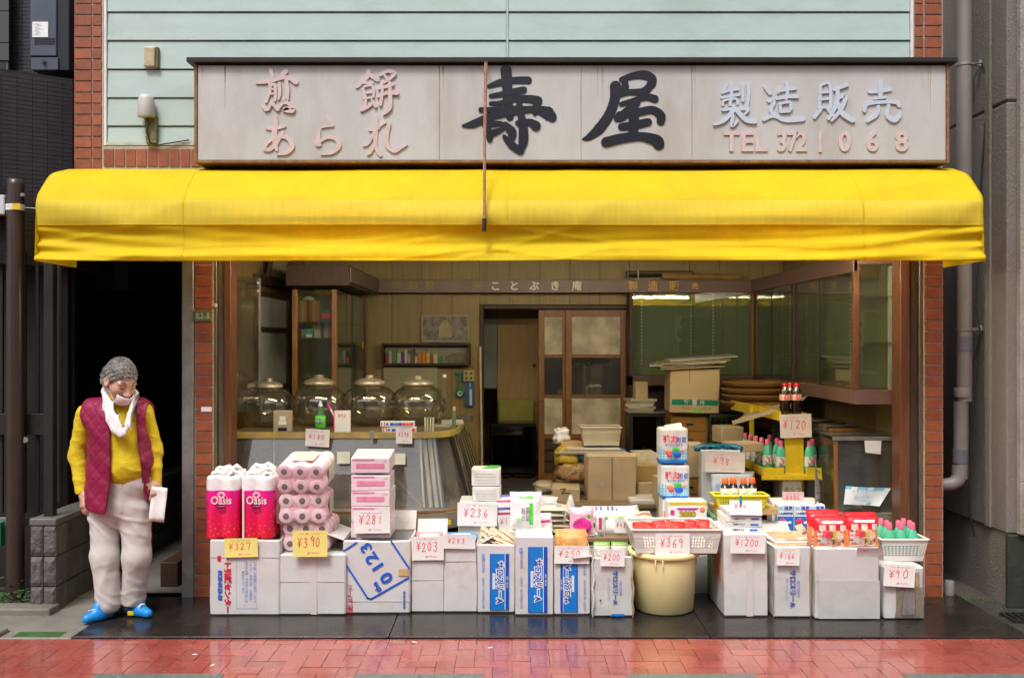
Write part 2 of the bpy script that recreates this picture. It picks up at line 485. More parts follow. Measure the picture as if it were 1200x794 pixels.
m = MB(); r4 = random.Random(5)
for k in range(1500):
    if k % 3: x, y = r4.gauss(2.86, .07), r4.gauss(-.03, .05)
    else: x, y = r4.uniform(2.75, 3.15), r4.gauss(.02, .1)
    h, a = r4.uniform(.004, .009), r4.uniform(0, 6.3)
    m.add([(x, y, .001), (x + .006 * math.cos(a), y + .006 * math.sin(a), .001), (x + .008 * math.cos(a + 1), y + .008 * math.sin(a + 1), h)], [(0, 1, 2)])
tag(m.build('moss_patch', MOSS), 'low green moss growing at the foot of the right brick pillar', 'moss', kind='stuff')

bld = thing('shop_building', 'two-storey shop building with red brick tile pillars and mint green siding', 'building', (0, 0, 0))
me_s = MB(); me_s.box(-.056, .056, 0, .014, -.0315, .0315); me_s = me_s.mesh('brick', BRICK)
me_h = MB(); me_h.box(-.0285, .0285, 0, .014, -.0315, .0315); me_h = me_h.mesh('brick', BRICK)
me_v = MB(); me_v.box(-.0315, .0315, 0, .014, -.056, .056); me_v = me_v.mesh('brick', BRICK)
me_r = MB(); me_r.box(0, .014, -.056, .056, -.0315, .0315); me_r = me_r.mesh('brick', BRICK)
rb = random.Random(11)
def brick(me, x, y, z):
    o = bpy.data.objects.new('brick', me); C.objects.link(o); o.parent = bld
    o.location = (x, y + rb.uniform(-.0012, .0012), z)
PT = .0733
XL = ax(239.5, 0); XR = ax(1093, 0)
m = MB(); m.box(XL - .062, XL + .062, -.008, .25, 0, 2.84); m.build('pillar_core', MORTAR, bld)
m = MB(); m.box(XR - .062, XR + .062, -.008, .25, 0, 2.84); m.build('pillar_core', MORTAR, bld)
for X in (XL, XR):
    for k in range(32):
        z = .045 + k * PT
        if z < 2.3: brick(me_s, X, -.016, z)
for k in range(32):
    z = .045 + k * PT
    if z < 2.3:
        o = bpy.data.objects.new('brick', me_r); C.objects.link(o); o.parent = bld; o.location = (XR + .058, .06, z)
ztop = 4.3
xa, xb = ax(88, 0), ax(122, 0)
m = MB(); m.box(xa, xb, -.008, .2, 2.83, ztop)
m.box(xb, ax(1070, 0), -.008, .2, 2.83, 2.995)
m.box(ax(1070, 0), ax(1104, 0), -.008, .2, 2.83, ztop)
m.box(xa - .02, ax(1104, 0) + .02, -.02, .2, 2.79, 2.829)
m.build('upper_wall_core', MORTAR, bld)
for k in range(20):
    z = 2.87 + k * PT
    brick(me_s, xa + .058, -.016, z); brick(me_h, xa + .150, -.016, z)
    z2 = z
    if z > 3.2: brick(me_h, ax(1070, 0) + .034, -.016, z); brick(me_s, ax(1070, 0) + .128, -.016, z)
x = xb + .036
while x < ax(300, 0): brick(me_v, x, -.016, 2.915); x += PT * .985
m = MB(); m.box(XL + .07, XR - .07, .02, .2, 2.31, 2.8); m.build('lintel', RAIL, bld)
m = MB(); m.box(ax(100, 0), XL - .07, .0, .2, 2.25, 2.79); m.build('lintel', DARKMET, bld)
xs0, xs1, xm = ax(126, 0), ax(1066, 0), ax(594.5, 0)
m = MB(); m.box(xb + .002, xs1 + .02, .03, .2, 2.997, ztop + .1); m.build('siding_backing', DARKMET, bld)
zs = [az(168, 0)] + [az(y, 0) for y in (148, 115, 81.5, 48, 14.5, -19, -52, -86)]
for k in range(len(zs) - 1):
    for u0, u1 in ((xs0, xm - .008), (xm + .008, xs1)):
        z0, z1 = zs[k] + .0035, zs[k + 1] - .003
        m = MB()
        m.hexa([(u0, -.006, z0), (u1, -.006, z0), (u1, .03, z0), (u0, .03, z0), (u0, .004, z1), (u1, .004, z1), (u1, .03, z1), (u0, .03, z1)])
        m.build('siding_board', SIDING, bld, .002)
m = MB(); m.box(xb + .003, xs0 - .002, -.014, .03, 2.997, ztop); m.build('corner_trim', WHITE_TRIM, bld, .002)
m = MB(); m.box(xs1 + .002, ax(1070, 0) - .002, -.014, .03, 2.997, ztop); m.build('corner_trim', WHITE_TRIM, bld, .002)
m = MB(); m.box(xm - .007, xm + .007, -.008, .03, 2.997, ztop); m.build('joint_strip', SIDING, bld)
m = MB(); m.box(xs0 - .002, xs1 + .002, -.012, .03, 2.998, zs[0] + .004); m.build('base_flashing', mat('weathered_flashing', (.5, .5, .44), .6, var=.2, stain=(.2, .2, .12), st=.7, ss=9), bld)
fr = [(250, 254, 0, .14, RAIL), (254.5, 261.5, .02, .14, RAIL), (262, 270, .01, .16, REDWOOD),
      (1056, 1067, .01, .16, REDWOOD), (1067.5, 1077, .02, .14, DARKBROWN), (1077.5, 1082.5, 0, .14, RAIL)]
for a, b, y0, y1, mm in fr:
    m = MB(); m.box(ax(a, 0), ax(b, 0), y0, y1, .0, 2.31); m.build('door_post', mm, bld, .003)
m = MB(); m.lathe([(.001, -.01), (.012, -.008), (.014, 0), (.01, .004)], 12); o = m.build('doorbell', WHITE_TRIM, bld); o.location = (ax(253, 0), -.01, az(358, 0)); o.rotation_euler = (PI / 2, 0, 0)
t = thing('address_plate', 'small green address plate on the left brick pillar', 'plate', (ax(239, 0), -.02, az(370.5, 0)))
m = MB(); m.box(-.062, .062, -.006, 0, -.034, .034); m.build('plate', mat('green_plate', (.09, .17, .06), .5, var=.2), t, .002)
text('北２-８', .05, WHITEINK, (0, -.008, 0), t, sx=.6)
m = MB(); m.box(-.035, .035, -.004, .0, -.016, .016); o = m.build('worn_sticker', PAPER); o.location = (ax(243, 0), -.018, az(479, 0)); tag(o, 'small worn white sticker on the left brick pillar', 'sticker')
m = MB(); m.box(-.038, .038, -.02, .06, 0, 2.24); o = m.build('steel_post', GALV, None, .003); o.location = (ax(221, 0), 0, 0); tag(o, 'grey steel post at the mouth of the dark alley beside the brick pillar', 'post')
t = thing('vent_hood', 'small beige vent hood on the mint siding', 'vent', at(178, 68, 0))
CREAM = mat('cream_plastic', (.62, .53, .36), .5, var=.1, stain=(.3, .22, .1), st=.6, ss=20)
m = MB(); m.hexa([(-.045, -.035, -.065), (.03, -.035, -.065), (.03, 0, -.065), (-.045, 0, -.065), (-.035, -.055, .06), (.035, -.055, .06), (.035, 0, .07), (-.035, 0, .07)])
m.build('hood', CREAM, t, .008, 2)
m = MB(); m.box(.031, .052, -.03, 0, -.075, .065); m.build('vent_flange', mat('mossy_metal', (.12, .1, .05), .7, var=.4), t, .003)
t = thing('cable_inlet', 'grey cable inlet hood on a mossy bracket under the vent hood', 'electrical fitting', at(177, 140, 0))
MOSSY = mat('mossy_plastic', (.2, .19, .08), .8, var=.5, vs=50, stain=(.05, .06, .01), st=.8, ss=30)
m = MB(); m.hexa([(-.02, -.045, -.17), (.05, -.045, -.17), (.05, 0, -.17), (-.02, 0, -.17), (-.03, -.045, .02), (.05, -.045, .02), (.05, 0, .02), (-.03, 0, .02)]); m.build('bracket', MOSSY, t, .008, 2)
m = MB(); m.lathe([(.052, 0), (.056, .01), (.05, .12), (.042, .145), (.02, .15)], 20, (-.01, -.06, 0)); m.build('hood', mat('grey_plastic', (.5, .48, .45), .5, var=.1), t)
m = MB(); m.tube([(0, -.06, 0), (.01, -.07, -.04), (-.005, -.06, -.09), (.01, -.05, -.16), (.06, -.03, -.175), (.26, -.02, -.14)], .005, 6); m.build('cable', DARKMET, t)

SX0, SX1 = ax(228, -.3), ax(1112, -.3)
SZ0, SZ1 = az(191, -.3), az(75, -.3)
sg = thing('signboard', 'long weathered white box sign with black and pastel Japanese lettering over the awning', 'sign', ((SX0 + SX1) / 2, 0, SZ0))
so = tuple(sg.location)
SIGNW = mat('weathered_sign_panel', (.50, .49, .485), .4, var=.1, vs=2.5, stain=(.36, .31, .25), st=.7, ss=1.7, bump=.03, bs=40, stretch=(1, 1, .35))
RUSTY = mat('rusty_frame', (.24, .12, .05), .7, var=.4, vs=20, stain=(.09, .05, .02), st=.7, ss=15)
cuts = [228, 515, 681, 811, 1112]
for a, b in zip(cuts, cuts[1:]):
    x0, x1 = ax(a, -.3) + (.02 if a == 228 else .0008), ax(b, -.3) - (.02 if b == 1112 else .0008)
    m = MB(so); m.box(x0, x1, -.3, -.28, SZ0 + .018, SZ1 - .008); m.build('sign_panel', SIGNW, sg, .002)
m = MB(so); m.box(SX0 + .01, SX1 - .01, -.278, -.03, SZ0 + .02, SZ1 - .01); m.build('sign_case', RUSTY, sg)
m = MB(so); m.box(SX0, SX0 + .018, -.31, -.02, SZ0, SZ1); m.box(SX1 - .018, SX1, -.31, -.02, SZ0, SZ1); m.build('side_frame', RUSTY, sg, .002)
m = MB(so); m.box(SX0 + .019, SX1 - .019, -.31, -.02, SZ0, SZ0 + .016); m.build('bottom_frame', RUSTY, sg, .002)
m = MB(so); m.box(SX0 - .04, SX1 + .04, -.34, -.0, SZ1 + .002, SZ1 + .032); m.build('top_flashing', DARKMET, sg, .003)
def brush(mb, strokes, Y, thick=.012, z=0):
    y = 0
    for st in strokes:
        P = [Vector(((p[0] - 600) / FP * (Y - CY), H - (p[1] - 400) / FP * (Y - CY))) for p in st]
        Wd = [p[2] / FP * (Y - CY) for p in st]
        Q, Wq = [], []
        for i in range(len(P) - 1):
            p0, p1, p2, p3 = P[max(i - 1, 0)], P[i], P[i + 1], P[min(i + 2, len(P) - 1)]
            for s in range(5):
                t = s / 5
                Q.append(.5 * ((2 * p1) + (p2 - p0) * t + (2 * p0 - 5 * p1 + 4 * p2 - p3) * t * t + (3 * p1 - p0 - 3 * p2 + p3) * t ** 3))
                Wq.append(Wd[i] * (1 - t) + Wd[i + 1] * t)
        Q.append(P[-1]); Wq.append(Wd[-1])
        n = len(Q); L_, R_ = [], []
        for i in range(n):
            d = (Q[min(i + 1, n - 1)] - Q[max(i - 1, 0)]).normalized()
            nn = Vector((-d.y, d.x)) * Wq[i] / 2
            L_.append(Q[i] + nn); R_.append(Q[i] - nn)
        vs = [(p.x, Y - thick - y, p.y) for p in L_ + R_] + [(p.x, Y, p.y) for p in L_ + R_]
        fs = []
        for i in range(n - 1):
            fs += [(i + 1, i, n + i, n + i + 1), (i, i + 1, 2 * n + i + 1, 2 * n + i), (n + i + 1, n + i, 3 * n + i, 3 * n + i + 1)]
        fs += [(0, 2 * n, 3 * n, n), (n - 1, 2 * n - 1, 4 * n - 1, 3 * n - 1)]
        mb.add(vs, fs)
        for q, w in ((Q[0], Wq[0]), (Q[-1], Wq[-1])):
            if w > .004:
                mb.prism([(q.x + math.cos(a * PI / 5) * w / 2, q.y + math.sin(a * PI / 5) * w / 2) for a in range(10)], Y - thick - y - .0002, Y)
        y += .0004
def crop(ox, oy, s, st):   # traced on an enlarged crop: back to photo pixels
    return [[(ox + x / s, oy + y / s, w / s) for x, y, w in q] for q in st]
SGB = mat('sign_black_paint', (.010, .011, .02), .35, var=.25, vs=20)
SGP = mat('faded_pink_letter', (.60, .47, .46), .5, var=.1, vs=20, stain=(.56, .5, .48), st=.6, ss=14)
SGL = mat('pale_blue_letter', (.50, .56, .66), .5, var=.06, vs=20, stain=(.55, .57, .62), st=.5, ss=14)
s1 = 1200 / 270.
kotobuki = crop(530, 70, s1, [
 [(280, 55, 60), (285, 130, 55), (290, 220, 50), (300, 300, 40)],
 [(190, 140, 20), (250, 120, 38), (330, 108, 36), (395, 108, 40)],
 [(200, 190, 22), (260, 180, 30), (330, 165, 34), (372, 158, 36)],
 [(200, 228, 20), (250, 228, 28), (320, 205, 34), (400, 205, 40), (445, 215, 50)],
 [(440, 215, 44), (440, 250, 34), (430, 280, 26)],
 [(150, 262, 28), (230, 262, 30), (330, 255, 30), (430, 262, 30), (500, 285, 60), (520, 300, 50)],
 [(55, 345, 12), (110, 335, 40), (190, 300, 38), (300, 275, 36), (420, 258, 36), (500, 275, 60)],
 [(345, 190, 30), (352, 260, 32), (368, 340, 48), (370, 420, 52), (355, 480, 28)],
 [(160, 340, 16), (200, 335, 34), (260, 335, 22), (262, 360, 22), (205, 385, 40)],
 [(180, 345, 26), (190, 380, 36), (195, 415, 32)],
 [(275, 340, 34), (310, 375, 48), (310, 405, 40)],
 [(340, 330, 26), (400, 325, 34), (435, 345, 52)],
 [(270, 400, 20), (310, 445, 40), (355, 475, 40)]])
ya = crop(530, 70, s1, [
 [(850, 140, 60), (845, 210, 52), (815, 290, 52), (765, 360, 56), (710, 405, 34), (680, 414, 10)],
 [(880, 105, 26), (940, 85, 36), (1000, 80, 48), (1040, 100, 46), (1040, 130, 40)],
 [(1040, 120, 44), (1000, 165, 40), (920, 170, 30), (870, 180, 36)],
 [(895, 100, 30), (900, 140, 40), (890, 170, 24)],
 [(880, 232, 24), (940, 215, 28), (1010, 195, 34), (1055, 205, 40)],
 [(960, 225, 40), (890, 290, 50), (860, 305, 40)],
 [(870, 290, 40), (960, 275, 40), (1040, 262, 40), (1085, 290, 46), (1085, 320, 44)],
 [(880, 350, 36), (950, 340, 44), (1020, 325, 40)],
 [(945, 270, 50), (945, 330, 54), (940, 390, 50)],
 [(800, 430, 52), (880, 410, 50), (980, 400, 44), (1060, 420, 60), (1075, 440, 60)]])
s2 = 1200 / 220.
sen = crop(280, 70, s2, [
 [(205, 65, 22), (215, 110, 28)], [(300, 75, 34), (265, 115, 18)], [(115, 150, 14), (190, 140, 30), (300, 115, 24), (365, 145, 34)],
 [(200, 150, 24), (200, 200, 20), (175, 270, 20)], [(200, 165, 16), (232, 165, 22), (235, 225, 20), (232, 262, 18)],
 [(205, 190, 12), (230, 190, 12)], [(205, 220, 12), (230, 220, 12)],
 [(262, 155, 20), (262, 215, 22), (255, 255, 12)], [(305, 135, 24), (312, 200, 26), (305, 265, 22), (285, 250, 16)],
 [(155, 295, 16), (175, 318, 30)], [(215, 270, 16), (190, 320, 18)], [(215, 280, 22), (250, 320, 24)], [(255, 310, 20), (290, 280, 14), (330, 290, 26), (345, 325, 36), (290, 320, 26), (330, 310, 20)]])
hei = crop(280, 70, s2, [
 [(830, 70, 26), (820, 110, 30), (755, 175, 22)], [(830, 95, 22), (885, 130, 28)], [(800, 150, 18), (855, 150, 18)],
 [(800, 175, 14), (850, 165, 16), (862, 200, 20), (860, 240, 14)], [(795, 190, 20), (810, 250, 18), (805, 300, 20), (785, 325, 20)], [(810, 215, 14), (850, 210, 14)], [(800, 250, 14), (850, 245, 14)],
 [(785, 325, 20), (830, 300, 22), (860, 275, 14)], [(850, 260, 14), (875, 300, 22)],
 [(905, 100, 22), (930, 85, 20), (960, 75, 24), (995, 90, 28), (960, 130, 16), (925, 150, 14)], [(930, 100, 14), (950, 130, 16)],
 [(895, 190, 12), (940, 175, 22), (985, 160, 22)], [(890, 240, 12), (950, 215, 24), (1010, 215, 30)],
 [(920, 170, 16), (915, 230, 20), (905, 290, 20)], [(965, 150, 20), (968, 230, 26), (965, 310, 28), (925, 355, 8)]])
a_ = crop(280, 70, s2, [
 [(180, 440, 18), (230, 440, 24), (290, 425, 24)], [(238, 360, 12), (235, 400, 34), (228, 470, 34), (235, 550, 28), (245, 580, 14)],
 [(280, 465, 18), (245, 530, 24), (200, 575, 24), (165, 575, 20)], [(165, 575, 16), (185, 530, 22), (250, 495, 22), (310, 500, 28), (342, 550, 34), (310, 595, 24), (245, 608, 8)]])
ra_ = crop(280, 70, s2, [
 [(565, 365, 10), (580, 395, 24), (597, 420, 24)], [(590, 425, 12), (560, 428, 12), (528, 438, 6)], [(515, 450, 14), (510, 500, 24), (500, 540, 28), (520, 545, 20)],
 [(505, 535, 20), (560, 500, 20), (620, 505, 26), (640, 550, 32), (600, 595, 20), (525, 608, 6)]])
re_ = crop(280, 70, s2, [
 [(880, 365, 14), (878, 430, 26), (872, 520, 26), (880, 570, 24), (905, 610, 24)], [(835, 450, 16), (860, 450, 20), (895, 440, 14)], [(870, 460, 20), (830, 530, 22), (800, 548, 18)],
 [(895, 430, 14), (935, 400, 22), (958, 410, 28), (945, 490, 26), (950, 550, 28), (995, 585, 26), (1040, 565, 14), (1080, 545, 4)], [(870, 540, 20), (840, 590, 26), (825, 605, 16)]])
s3 = 1200 / 280.
sei = crop(820, 80, s3, [
 [(130, 90, 14), (120, 115, 14)], [(112, 125, 12), (150, 112, 14), (190, 108, 12)], [(108, 150, 12), (150, 142, 14), (198, 135, 12)], [(155, 75, 16), (158, 130, 16), (150, 185, 16)],
 [(115, 185, 14), (118, 165, 12), (180, 155, 12), (188, 180, 14)], [(215, 85, 16), (215, 165, 14)], [(242, 82, 18), (242, 140, 18), (235, 190, 18)],
 [(115, 210, 16), (170, 205, 16), (240, 205, 20)], [(165, 190, 16), (175, 210, 20)], [(170, 210, 24), (120, 265, 20), (70, 285, 10)], [(165, 235, 14), (160, 290, 20), (190, 265, 10)], [(185, 215, 22), (230, 260, 26), (275, 270, 22)], [(240, 215, 14), (215, 240, 10)]])
zou = crop(820, 80, s3, [
 [(325, 95, 14), (350, 125, 22)], [(345, 165, 20), (370, 170, 20), (355, 210, 20), (375, 235, 20)], [(320, 260, 16), (370, 240, 20), (430, 262, 22), (515, 255, 28)],
 [(405, 95, 16), (392, 125, 12)], [(395, 118, 12), (440, 108, 16), (480, 105, 12)], [(435, 75, 18), (438, 120, 18), (432, 155, 16)], [(385, 155, 14), (440, 145, 18), (488, 145, 16)],
 [(400, 180, 16), (405, 220, 14)], [(400, 180, 12), (450, 172, 16), (455, 205, 18)], [(405, 222, 12), (450, 218, 12)]])
han = crop(820, 80, s3, [
 [(605, 85, 14), (600, 200, 16)], [(605, 88, 12), (650, 82, 14), (655, 200, 16)], [(605, 125, 10), (650, 122, 10)], [(605, 160, 10), (650, 155, 10)], [(605, 200, 14), (650, 195, 12)], [(605, 210, 18), (575, 250, 14)], [(640, 205, 16), (665, 235, 20)],
 [(675, 110, 16), (735, 85, 22)], [(690, 105, 20), (685, 180, 22), (645, 255, 16)], [(695, 150, 16), (730, 145, 22), (705, 210, 22), (660, 265, 12)], [(690, 180, 18), (715, 230, 26), (765, 262, 26)]])
uri = crop(820, 80, s3, [
 [(905, 70, 24), (905, 120, 24), (905, 150, 16)], [(850, 120, 16), (900, 118, 18), (955, 108, 18)], [(875, 155, 12), (900, 150, 14), (930, 148, 12)],
 [(825, 215, 18), (840, 180, 22), (920, 172, 16), (985, 172, 22), (1000, 190, 20)], [(895, 195, 18), (885, 235, 20), (840, 268, 14)], [(945, 190, 18), (940, 240, 22), (975, 262, 26), (1000, 240, 20), (1000, 215, 12)]])
for nm, st, mm, th in (('kanji_kotobuki', kotobuki, SGB, .004), ('kanji_ya', ya, SGB, .004), ('kanji_sen', sen, SGP, .009), ('kanji_hei', hei, SGP, .009), ('kana_a', a_, SGP, .009), ('kana_ra', ra_, SGP, .009), ('kana_re', re_, SGP, .009), ('kanji_sei', sei, SGL, .009), ('kanji_zou', zou, SGL, .009), ('kanji_han', han, SGL, .009), ('kanji_uri', uri, SGL, .009)):
    m = MB(so); brush(m, st, -.3005, th); m.build('painted_character' if th < .01 else 'raised_character', mm, sg)
for s_, px, w_ in (('T', 857, .9), ('E', 875, .95), ('L', 891, .95), ('3', 916, .78), ('7', 928, .78), ('2', 939, .78), ('1', 961, .7), ('0', 989.5, .9), ('6', 1022, .9), ('8', 1056.5, .95)):
    if s_ == '1':
        m = MB(so); m.box(ax(959, -.3), ax(963, -.3), -.309, -.3005, az(179, -.3), az(155, -.3)); m.build('raised_character', SGP, sg, .003)
    else:
        text(s_, .175, SGP, (ax(px, -.3) - so[0], -.305, az(167, -.3) - so[2]), sg, ext=.004, off=.0055, name='raised_character', sx=w_)
t = thing('awning_rod', 'thin rusty pink rod hanging down in front of the sign and awning', 'rod', at(568.5, 74, -.62))
m = MB(t.location); m.tube([at(569.5, 72, -.62), at(568, 160, -.625), at(567.5, 270, -.67)], [.011, .010, .009], 10); m.build('rod', mat('rusty_pink_paint', (.4, .2, .15), .6, var=.35, vs=40, stain=(.2, .07, .03), st=.8, ss=25), t)
m = MB(t.location); a = at(567.5, 256, -.672); b = at(567.5, 271, -.676); m.tube([a, b], .013, 10)
m.bar(at(569.5, 73, -.63), at(569.5, 73, -.3), .014, .014); m.build('rod_end', DARKMET, t)

aw = thing('awning', 'bright yellow vinyl awning curving out over the shop front', 'awning', (0, 0, 2.19))
AWM = mat('yellow_vinyl', (.77, .565, .010), .68, var=.07, vs=5, trans=.25, bump=.3, bs=8, stain=(.66, .47, .02), st=.6, ss=1.5, spec=.25, stretch=(1, 1, .45))
x0a, x1a = -2.87, 2.84
def prof(t):
    """section of the barrel: t in 0..1 top curve, 1..2 valance -> (y, z)"""
    if t <= 1:
        a = t * PI / 2 * .93
        return (-.035 - .575 * math.sin(a) ** 1.0, 2.395 + .425 * math.cos(a) ** .85 - .00)
    return (-.61 - .01 * (t - 1), 2.41 - (t - 1) * .225)
NX, NT = 260, 56
vs = []
for j in range(NT + 1):
    t = 2 * j / NT
    for i in range(NX + 1):
        u = i / NX
        x = x0a + (x1a - x0a) * u
        y, z = prof(t)
        k = min(1, .4 + max(0, t - .35) * 1.1)
        n = noise.noise(Vector((x * 1.1 + 3, t * 2.5, 0))) * .018
        n += noise.noise(Vector((x * .5 + t * .9, t * 5.0 + x * .4, 4))) * .012
        dx = x + .17
        n += .016 * (1 - abs(math.sin(5 * (t - 1.0) - 3.2 * abs(dx)))) ** 2 * math.exp(-abs(dx) * 1.5) * (1 if t > .8 else .3)
        n += .007 * (1 - abs(math.sin(4 * t + x * 2.2 + noise.noise(Vector((x * .7, 0, 0))) * 3))) ** 3
        n += .010 * math.sin(17 * t - 7 * (x - x0a)) * math.exp(-(x - x0a) * 1.4) + .010 * math.sin(17 * t - 7 * (x1a - x)) * math.exp(-(x1a - x) * 1.4)
        if t > 1: n -= .05 * math.sin(min(1, (t - 1) * 1.15) * PI) * (.75 + .25 * math.sin(x * 1.7 + 1) + .2 * noise.noise(Vector((x * 2, 1, 0))))
        zz = z + (noise.noise(Vector((x * .8, 7, 0))) * .012 if t > 1.95 else 0)
        vs.append((x, y - n * k, zz + n * .4 * (1 - min(1, t))))
m = MB((0, 0, 2.19))
fs = [(j * (NX + 1) + i, (j + 1) * (NX + 1) + i, (j + 1) * (NX + 1) + i + 1, j * (NX + 1) + i + 1) for j in range(NT) for i in range(NX)]
m.add(vs, fs, [1 if 24 <= j < 29 else 0 for j in range(NT) for i in range(NX)], True)
o = m.build('awning_cover', [AWM, mat('faded_yellow_vinyl', (.77, .60, .045), .75, var=.06, vs=12, trans=.25, bump=.1, bs=30, stretch=(3, 1, .3))], aw); sm_ = o.modifiers.new('thickness', 'SOLIDIFY'); sm_.thickness = .0015; sm_.offset = -1
for X, s in ((x0a + .001, 1), (x1a - .001, -1)):
    pts = [prof(2 * j / 20) for j in range(21)]
    poly = [(X, y + .002, z) for y, z in pts] + [(X, -.04, 2.185)]
    m = MB((0, 0, 2.19)); m.add(poly, [tuple(range(len(poly)))]); m.build('side_panel', AWM, aw)
m = MB((0, 0, 2.19))
for px in (594, 1012, 214):
    X = ax(px, -.6)
    pv = None
    for j in range(0, NT + 1):
        i = int((X - x0a) / (x1a - x0a) * NX)
        p = vs[j * (NX + 1) + i]
        q = (X, p[1] - .0015, p[2] + .001)
        if pv: m.bar(pv, q, .012, .0015, up=(0, -1, .3))
        pv = q
for jj in (29,):
    for i in range(0, NX):
        a, b = vs[jj * (NX + 1) + i], vs[jj * (NX + 1) + i + 1]
        m.bar((a[0], a[1] - .001, a[2]), (b[0], b[1] - .001, b[2]), .006, .0018, up=(0, 0, 1))
m.build('seam', AWM, aw)
m = MB((0, 0, 2.19))
for X in (-2.82, -1.4, 0, 1.4, 2.79):
    m.tube([(X, -.03, 2.8), (X, -.3, 2.72), (X, -.5, 2.58), (X, -.575, 2.42)], .011, 8)
    m.tube([(X, -.03, 2.43), (X, -.575, 2.42)], .011, 8)
m.tube([(-2.83, -.575, 2.42), (2.8, -.575, 2.42)], .012, 8)
m.build('awning_frame', GALV, aw)
TILE = mat('dark_small_tile', (.032, .026, .034), .32, var=.25, vs=20, rnd=.1, bump=.1)
TJ = mat('dark_tile_joint', (.015, .013, .015), .8, var=.2)
nb = thing('tiled_building', 'neighbouring house clad in small dark purple-brown tiles', 'building', (-3.3, .3, 0))
no = tuple(nb.location)
A0, A1 = Vector((-3.62, -.15, 0)), Vector((-3.035, .27, 0))
dv = (A1 - A0).normalized(); nv = Vector((dv.y, -dv.x, 0))
zb, zt = az(312, .2), 3.51
m = MB(no); m.add([(A0.x, A0.y, zb), (A1.x, A1.y, zb), (A1.x, A1.y, zt), (A0.x, A0.y, zt), (A0.x - .2, A0.y + .3, zb), (A1.x + .0, A1.y + .9, zb), (A1.x + .0, A1.y + .9, zt), (A0.x - .2, A0.y + .3, zt)],
      [(0, 1, 2, 3), (1, 5, 6, 2), (3, 2, 6, 7), (0, 4, 5, 1)]); m.build('balcony_wall', TJ, nb)
m = MB(no); L_ = (A1 - A0).length; z = zb + .004
k = 0
while z < zt - .03:
    u = 0
    while u < L_ - .01:
        u1 = min(u + .091, L_)
        a = A0 + dv * u + nv * .004; b = A0 + dv * u1 + nv * .004
        m.hexa([(a.x, a.y, z), (b.x, b.y, z), (b.x - nv.x * .006, b.y - nv.y * .006, z), (a.x - nv.x * .006, a.y - nv.y * .006, z),
                (a.x, a.y, z + .026), (b.x, b.y, z + .026), (b.x - nv.x * .006, b.y - nv.y * .006, z + .026), (a.x - nv.x * .006, a.y - nv.y * .006, z + .026)])
        u += .094
    z += .029
tag(m.build('wall_tiles', TILE, nb), kind='stuff')
m = MB(no); m.box(-4.6, -2.93, 1.0, 1.3, 2.1, 5.2); m.build('upper_wall', TJ, nb)
m = MB(no); m.box(-9, -3.61, 1.31, 4, -.04, 5.6); m.build('side_wall', TILE, nb)
m = MB(no); z = 3.0
while z < 4.8:
    x = -4.2
    while x < -2.94:
        m.box(x, min(x + .091, -2.935), .994, 1.0, z, z + .026); x += .094
    z += .029
tag(m.build('wall_tiles', TILE, nb), kind='stuff')
m = MB(no); m.box(-4.4, ax(12, .97), .9, .985, 3.3, 5.2); m.build('window_frame', DARKMET, nb)
for a, b in ((-20, 13), (14, 50), (51, 71)):
    m = MB(no); m.box(-4.35, ax(11, .9), .89, .899, az(b, .9), az(a, .9)); m.build('window_pane', glass('dark_blue_glass', (.02, .03, .045), 1.6), nb)
m = MB(no); m.box(-4.35, ax(11, .92), .902, .93, 3.35, 5.1); m.build('blind', mat('blue_grey_blind', (.05, .075, .11), .5, var=.2), nb)
mt = thing('utility_box', 'blue-grey metal meter box with a white sticker and vent holes on the tiled wall', 'meter box', ((-3.43), .75, 3.4))
mo = tuple(mt.location)
BG = mat('blue_grey_steel', (.07, .085, .12), .42, metal=.2, var=.12)
m = MB(mo); m.box(ax(35, .75), ax(66, .75), .75, .95, az(66, .75), az(-40, .75)); m.build('box_door', BG, mt, .008, 2)
m = MB(mo); m.box(ax(36, .75), ax(80, .75), .765, .99, az(82, .75), az(-40, .75)); m.build('box_body', mat('dark_blue_steel', (.015, .017, .024), .4, metal=.2), mt, .005)
m = MB(mo); m.box(ax(36, .75), ax(68, .75), .75, .764, az(82, .75), az(67.5, .75)); m.build('lower_panel', BG, mt, .003)
m = MB(mo); m.box(ax(37.5, .74), ax(56, .74), .744, .7495, az(43.5, .74), az(25.5, .74)); m.build('sticker', PAPER, mt)
m = MB(mo)
for i in range(9):
    for j in range(3): m.box(ax(40 + i * 2.7, .74), ax(41.9 + i * 2.7, .74), .7455, .7496, az(46 + j * 2.8, .74), az(44.2 + j * 2.8, .74))
m.build('vent_holes', BLACKINK, mt)
m = MB(mo); m.tube([at(50.5, 71, .75), at(50.5, 71, .72)], .013, 12); m.build('latch', GALV, mt)
for k in range(7): text('~-=~-'[k % 3:] + '-', .02, PALEBLUE, (ax(43, .74) - mo[0] + .015 * (k % 2), -.0075, az(28 + k * 2, .74) - mo[2]), mt, name='print')
al = thing('alley_wall', 'black louvred wall along the dark alley behind the man', 'wall', (-3.0, 4, 0))
BLK = mat('black_siding', (.011, .009, .009), .5, var=.3)
ao = tuple(al.location)
m = MB(ao); m.box(-3.6, -3.2, .6, 8, 0, 3.4); m.box(-3.6, -1.9, 5.2, 5.4, 0, 3.4); m.box(-2.28, -2.2, .3, 5.2, .012, 3.4); m.box(-3.6, -2.28, .3, 5.2, 2.8, 2.9); m.build('wall_panel', BLK, al)
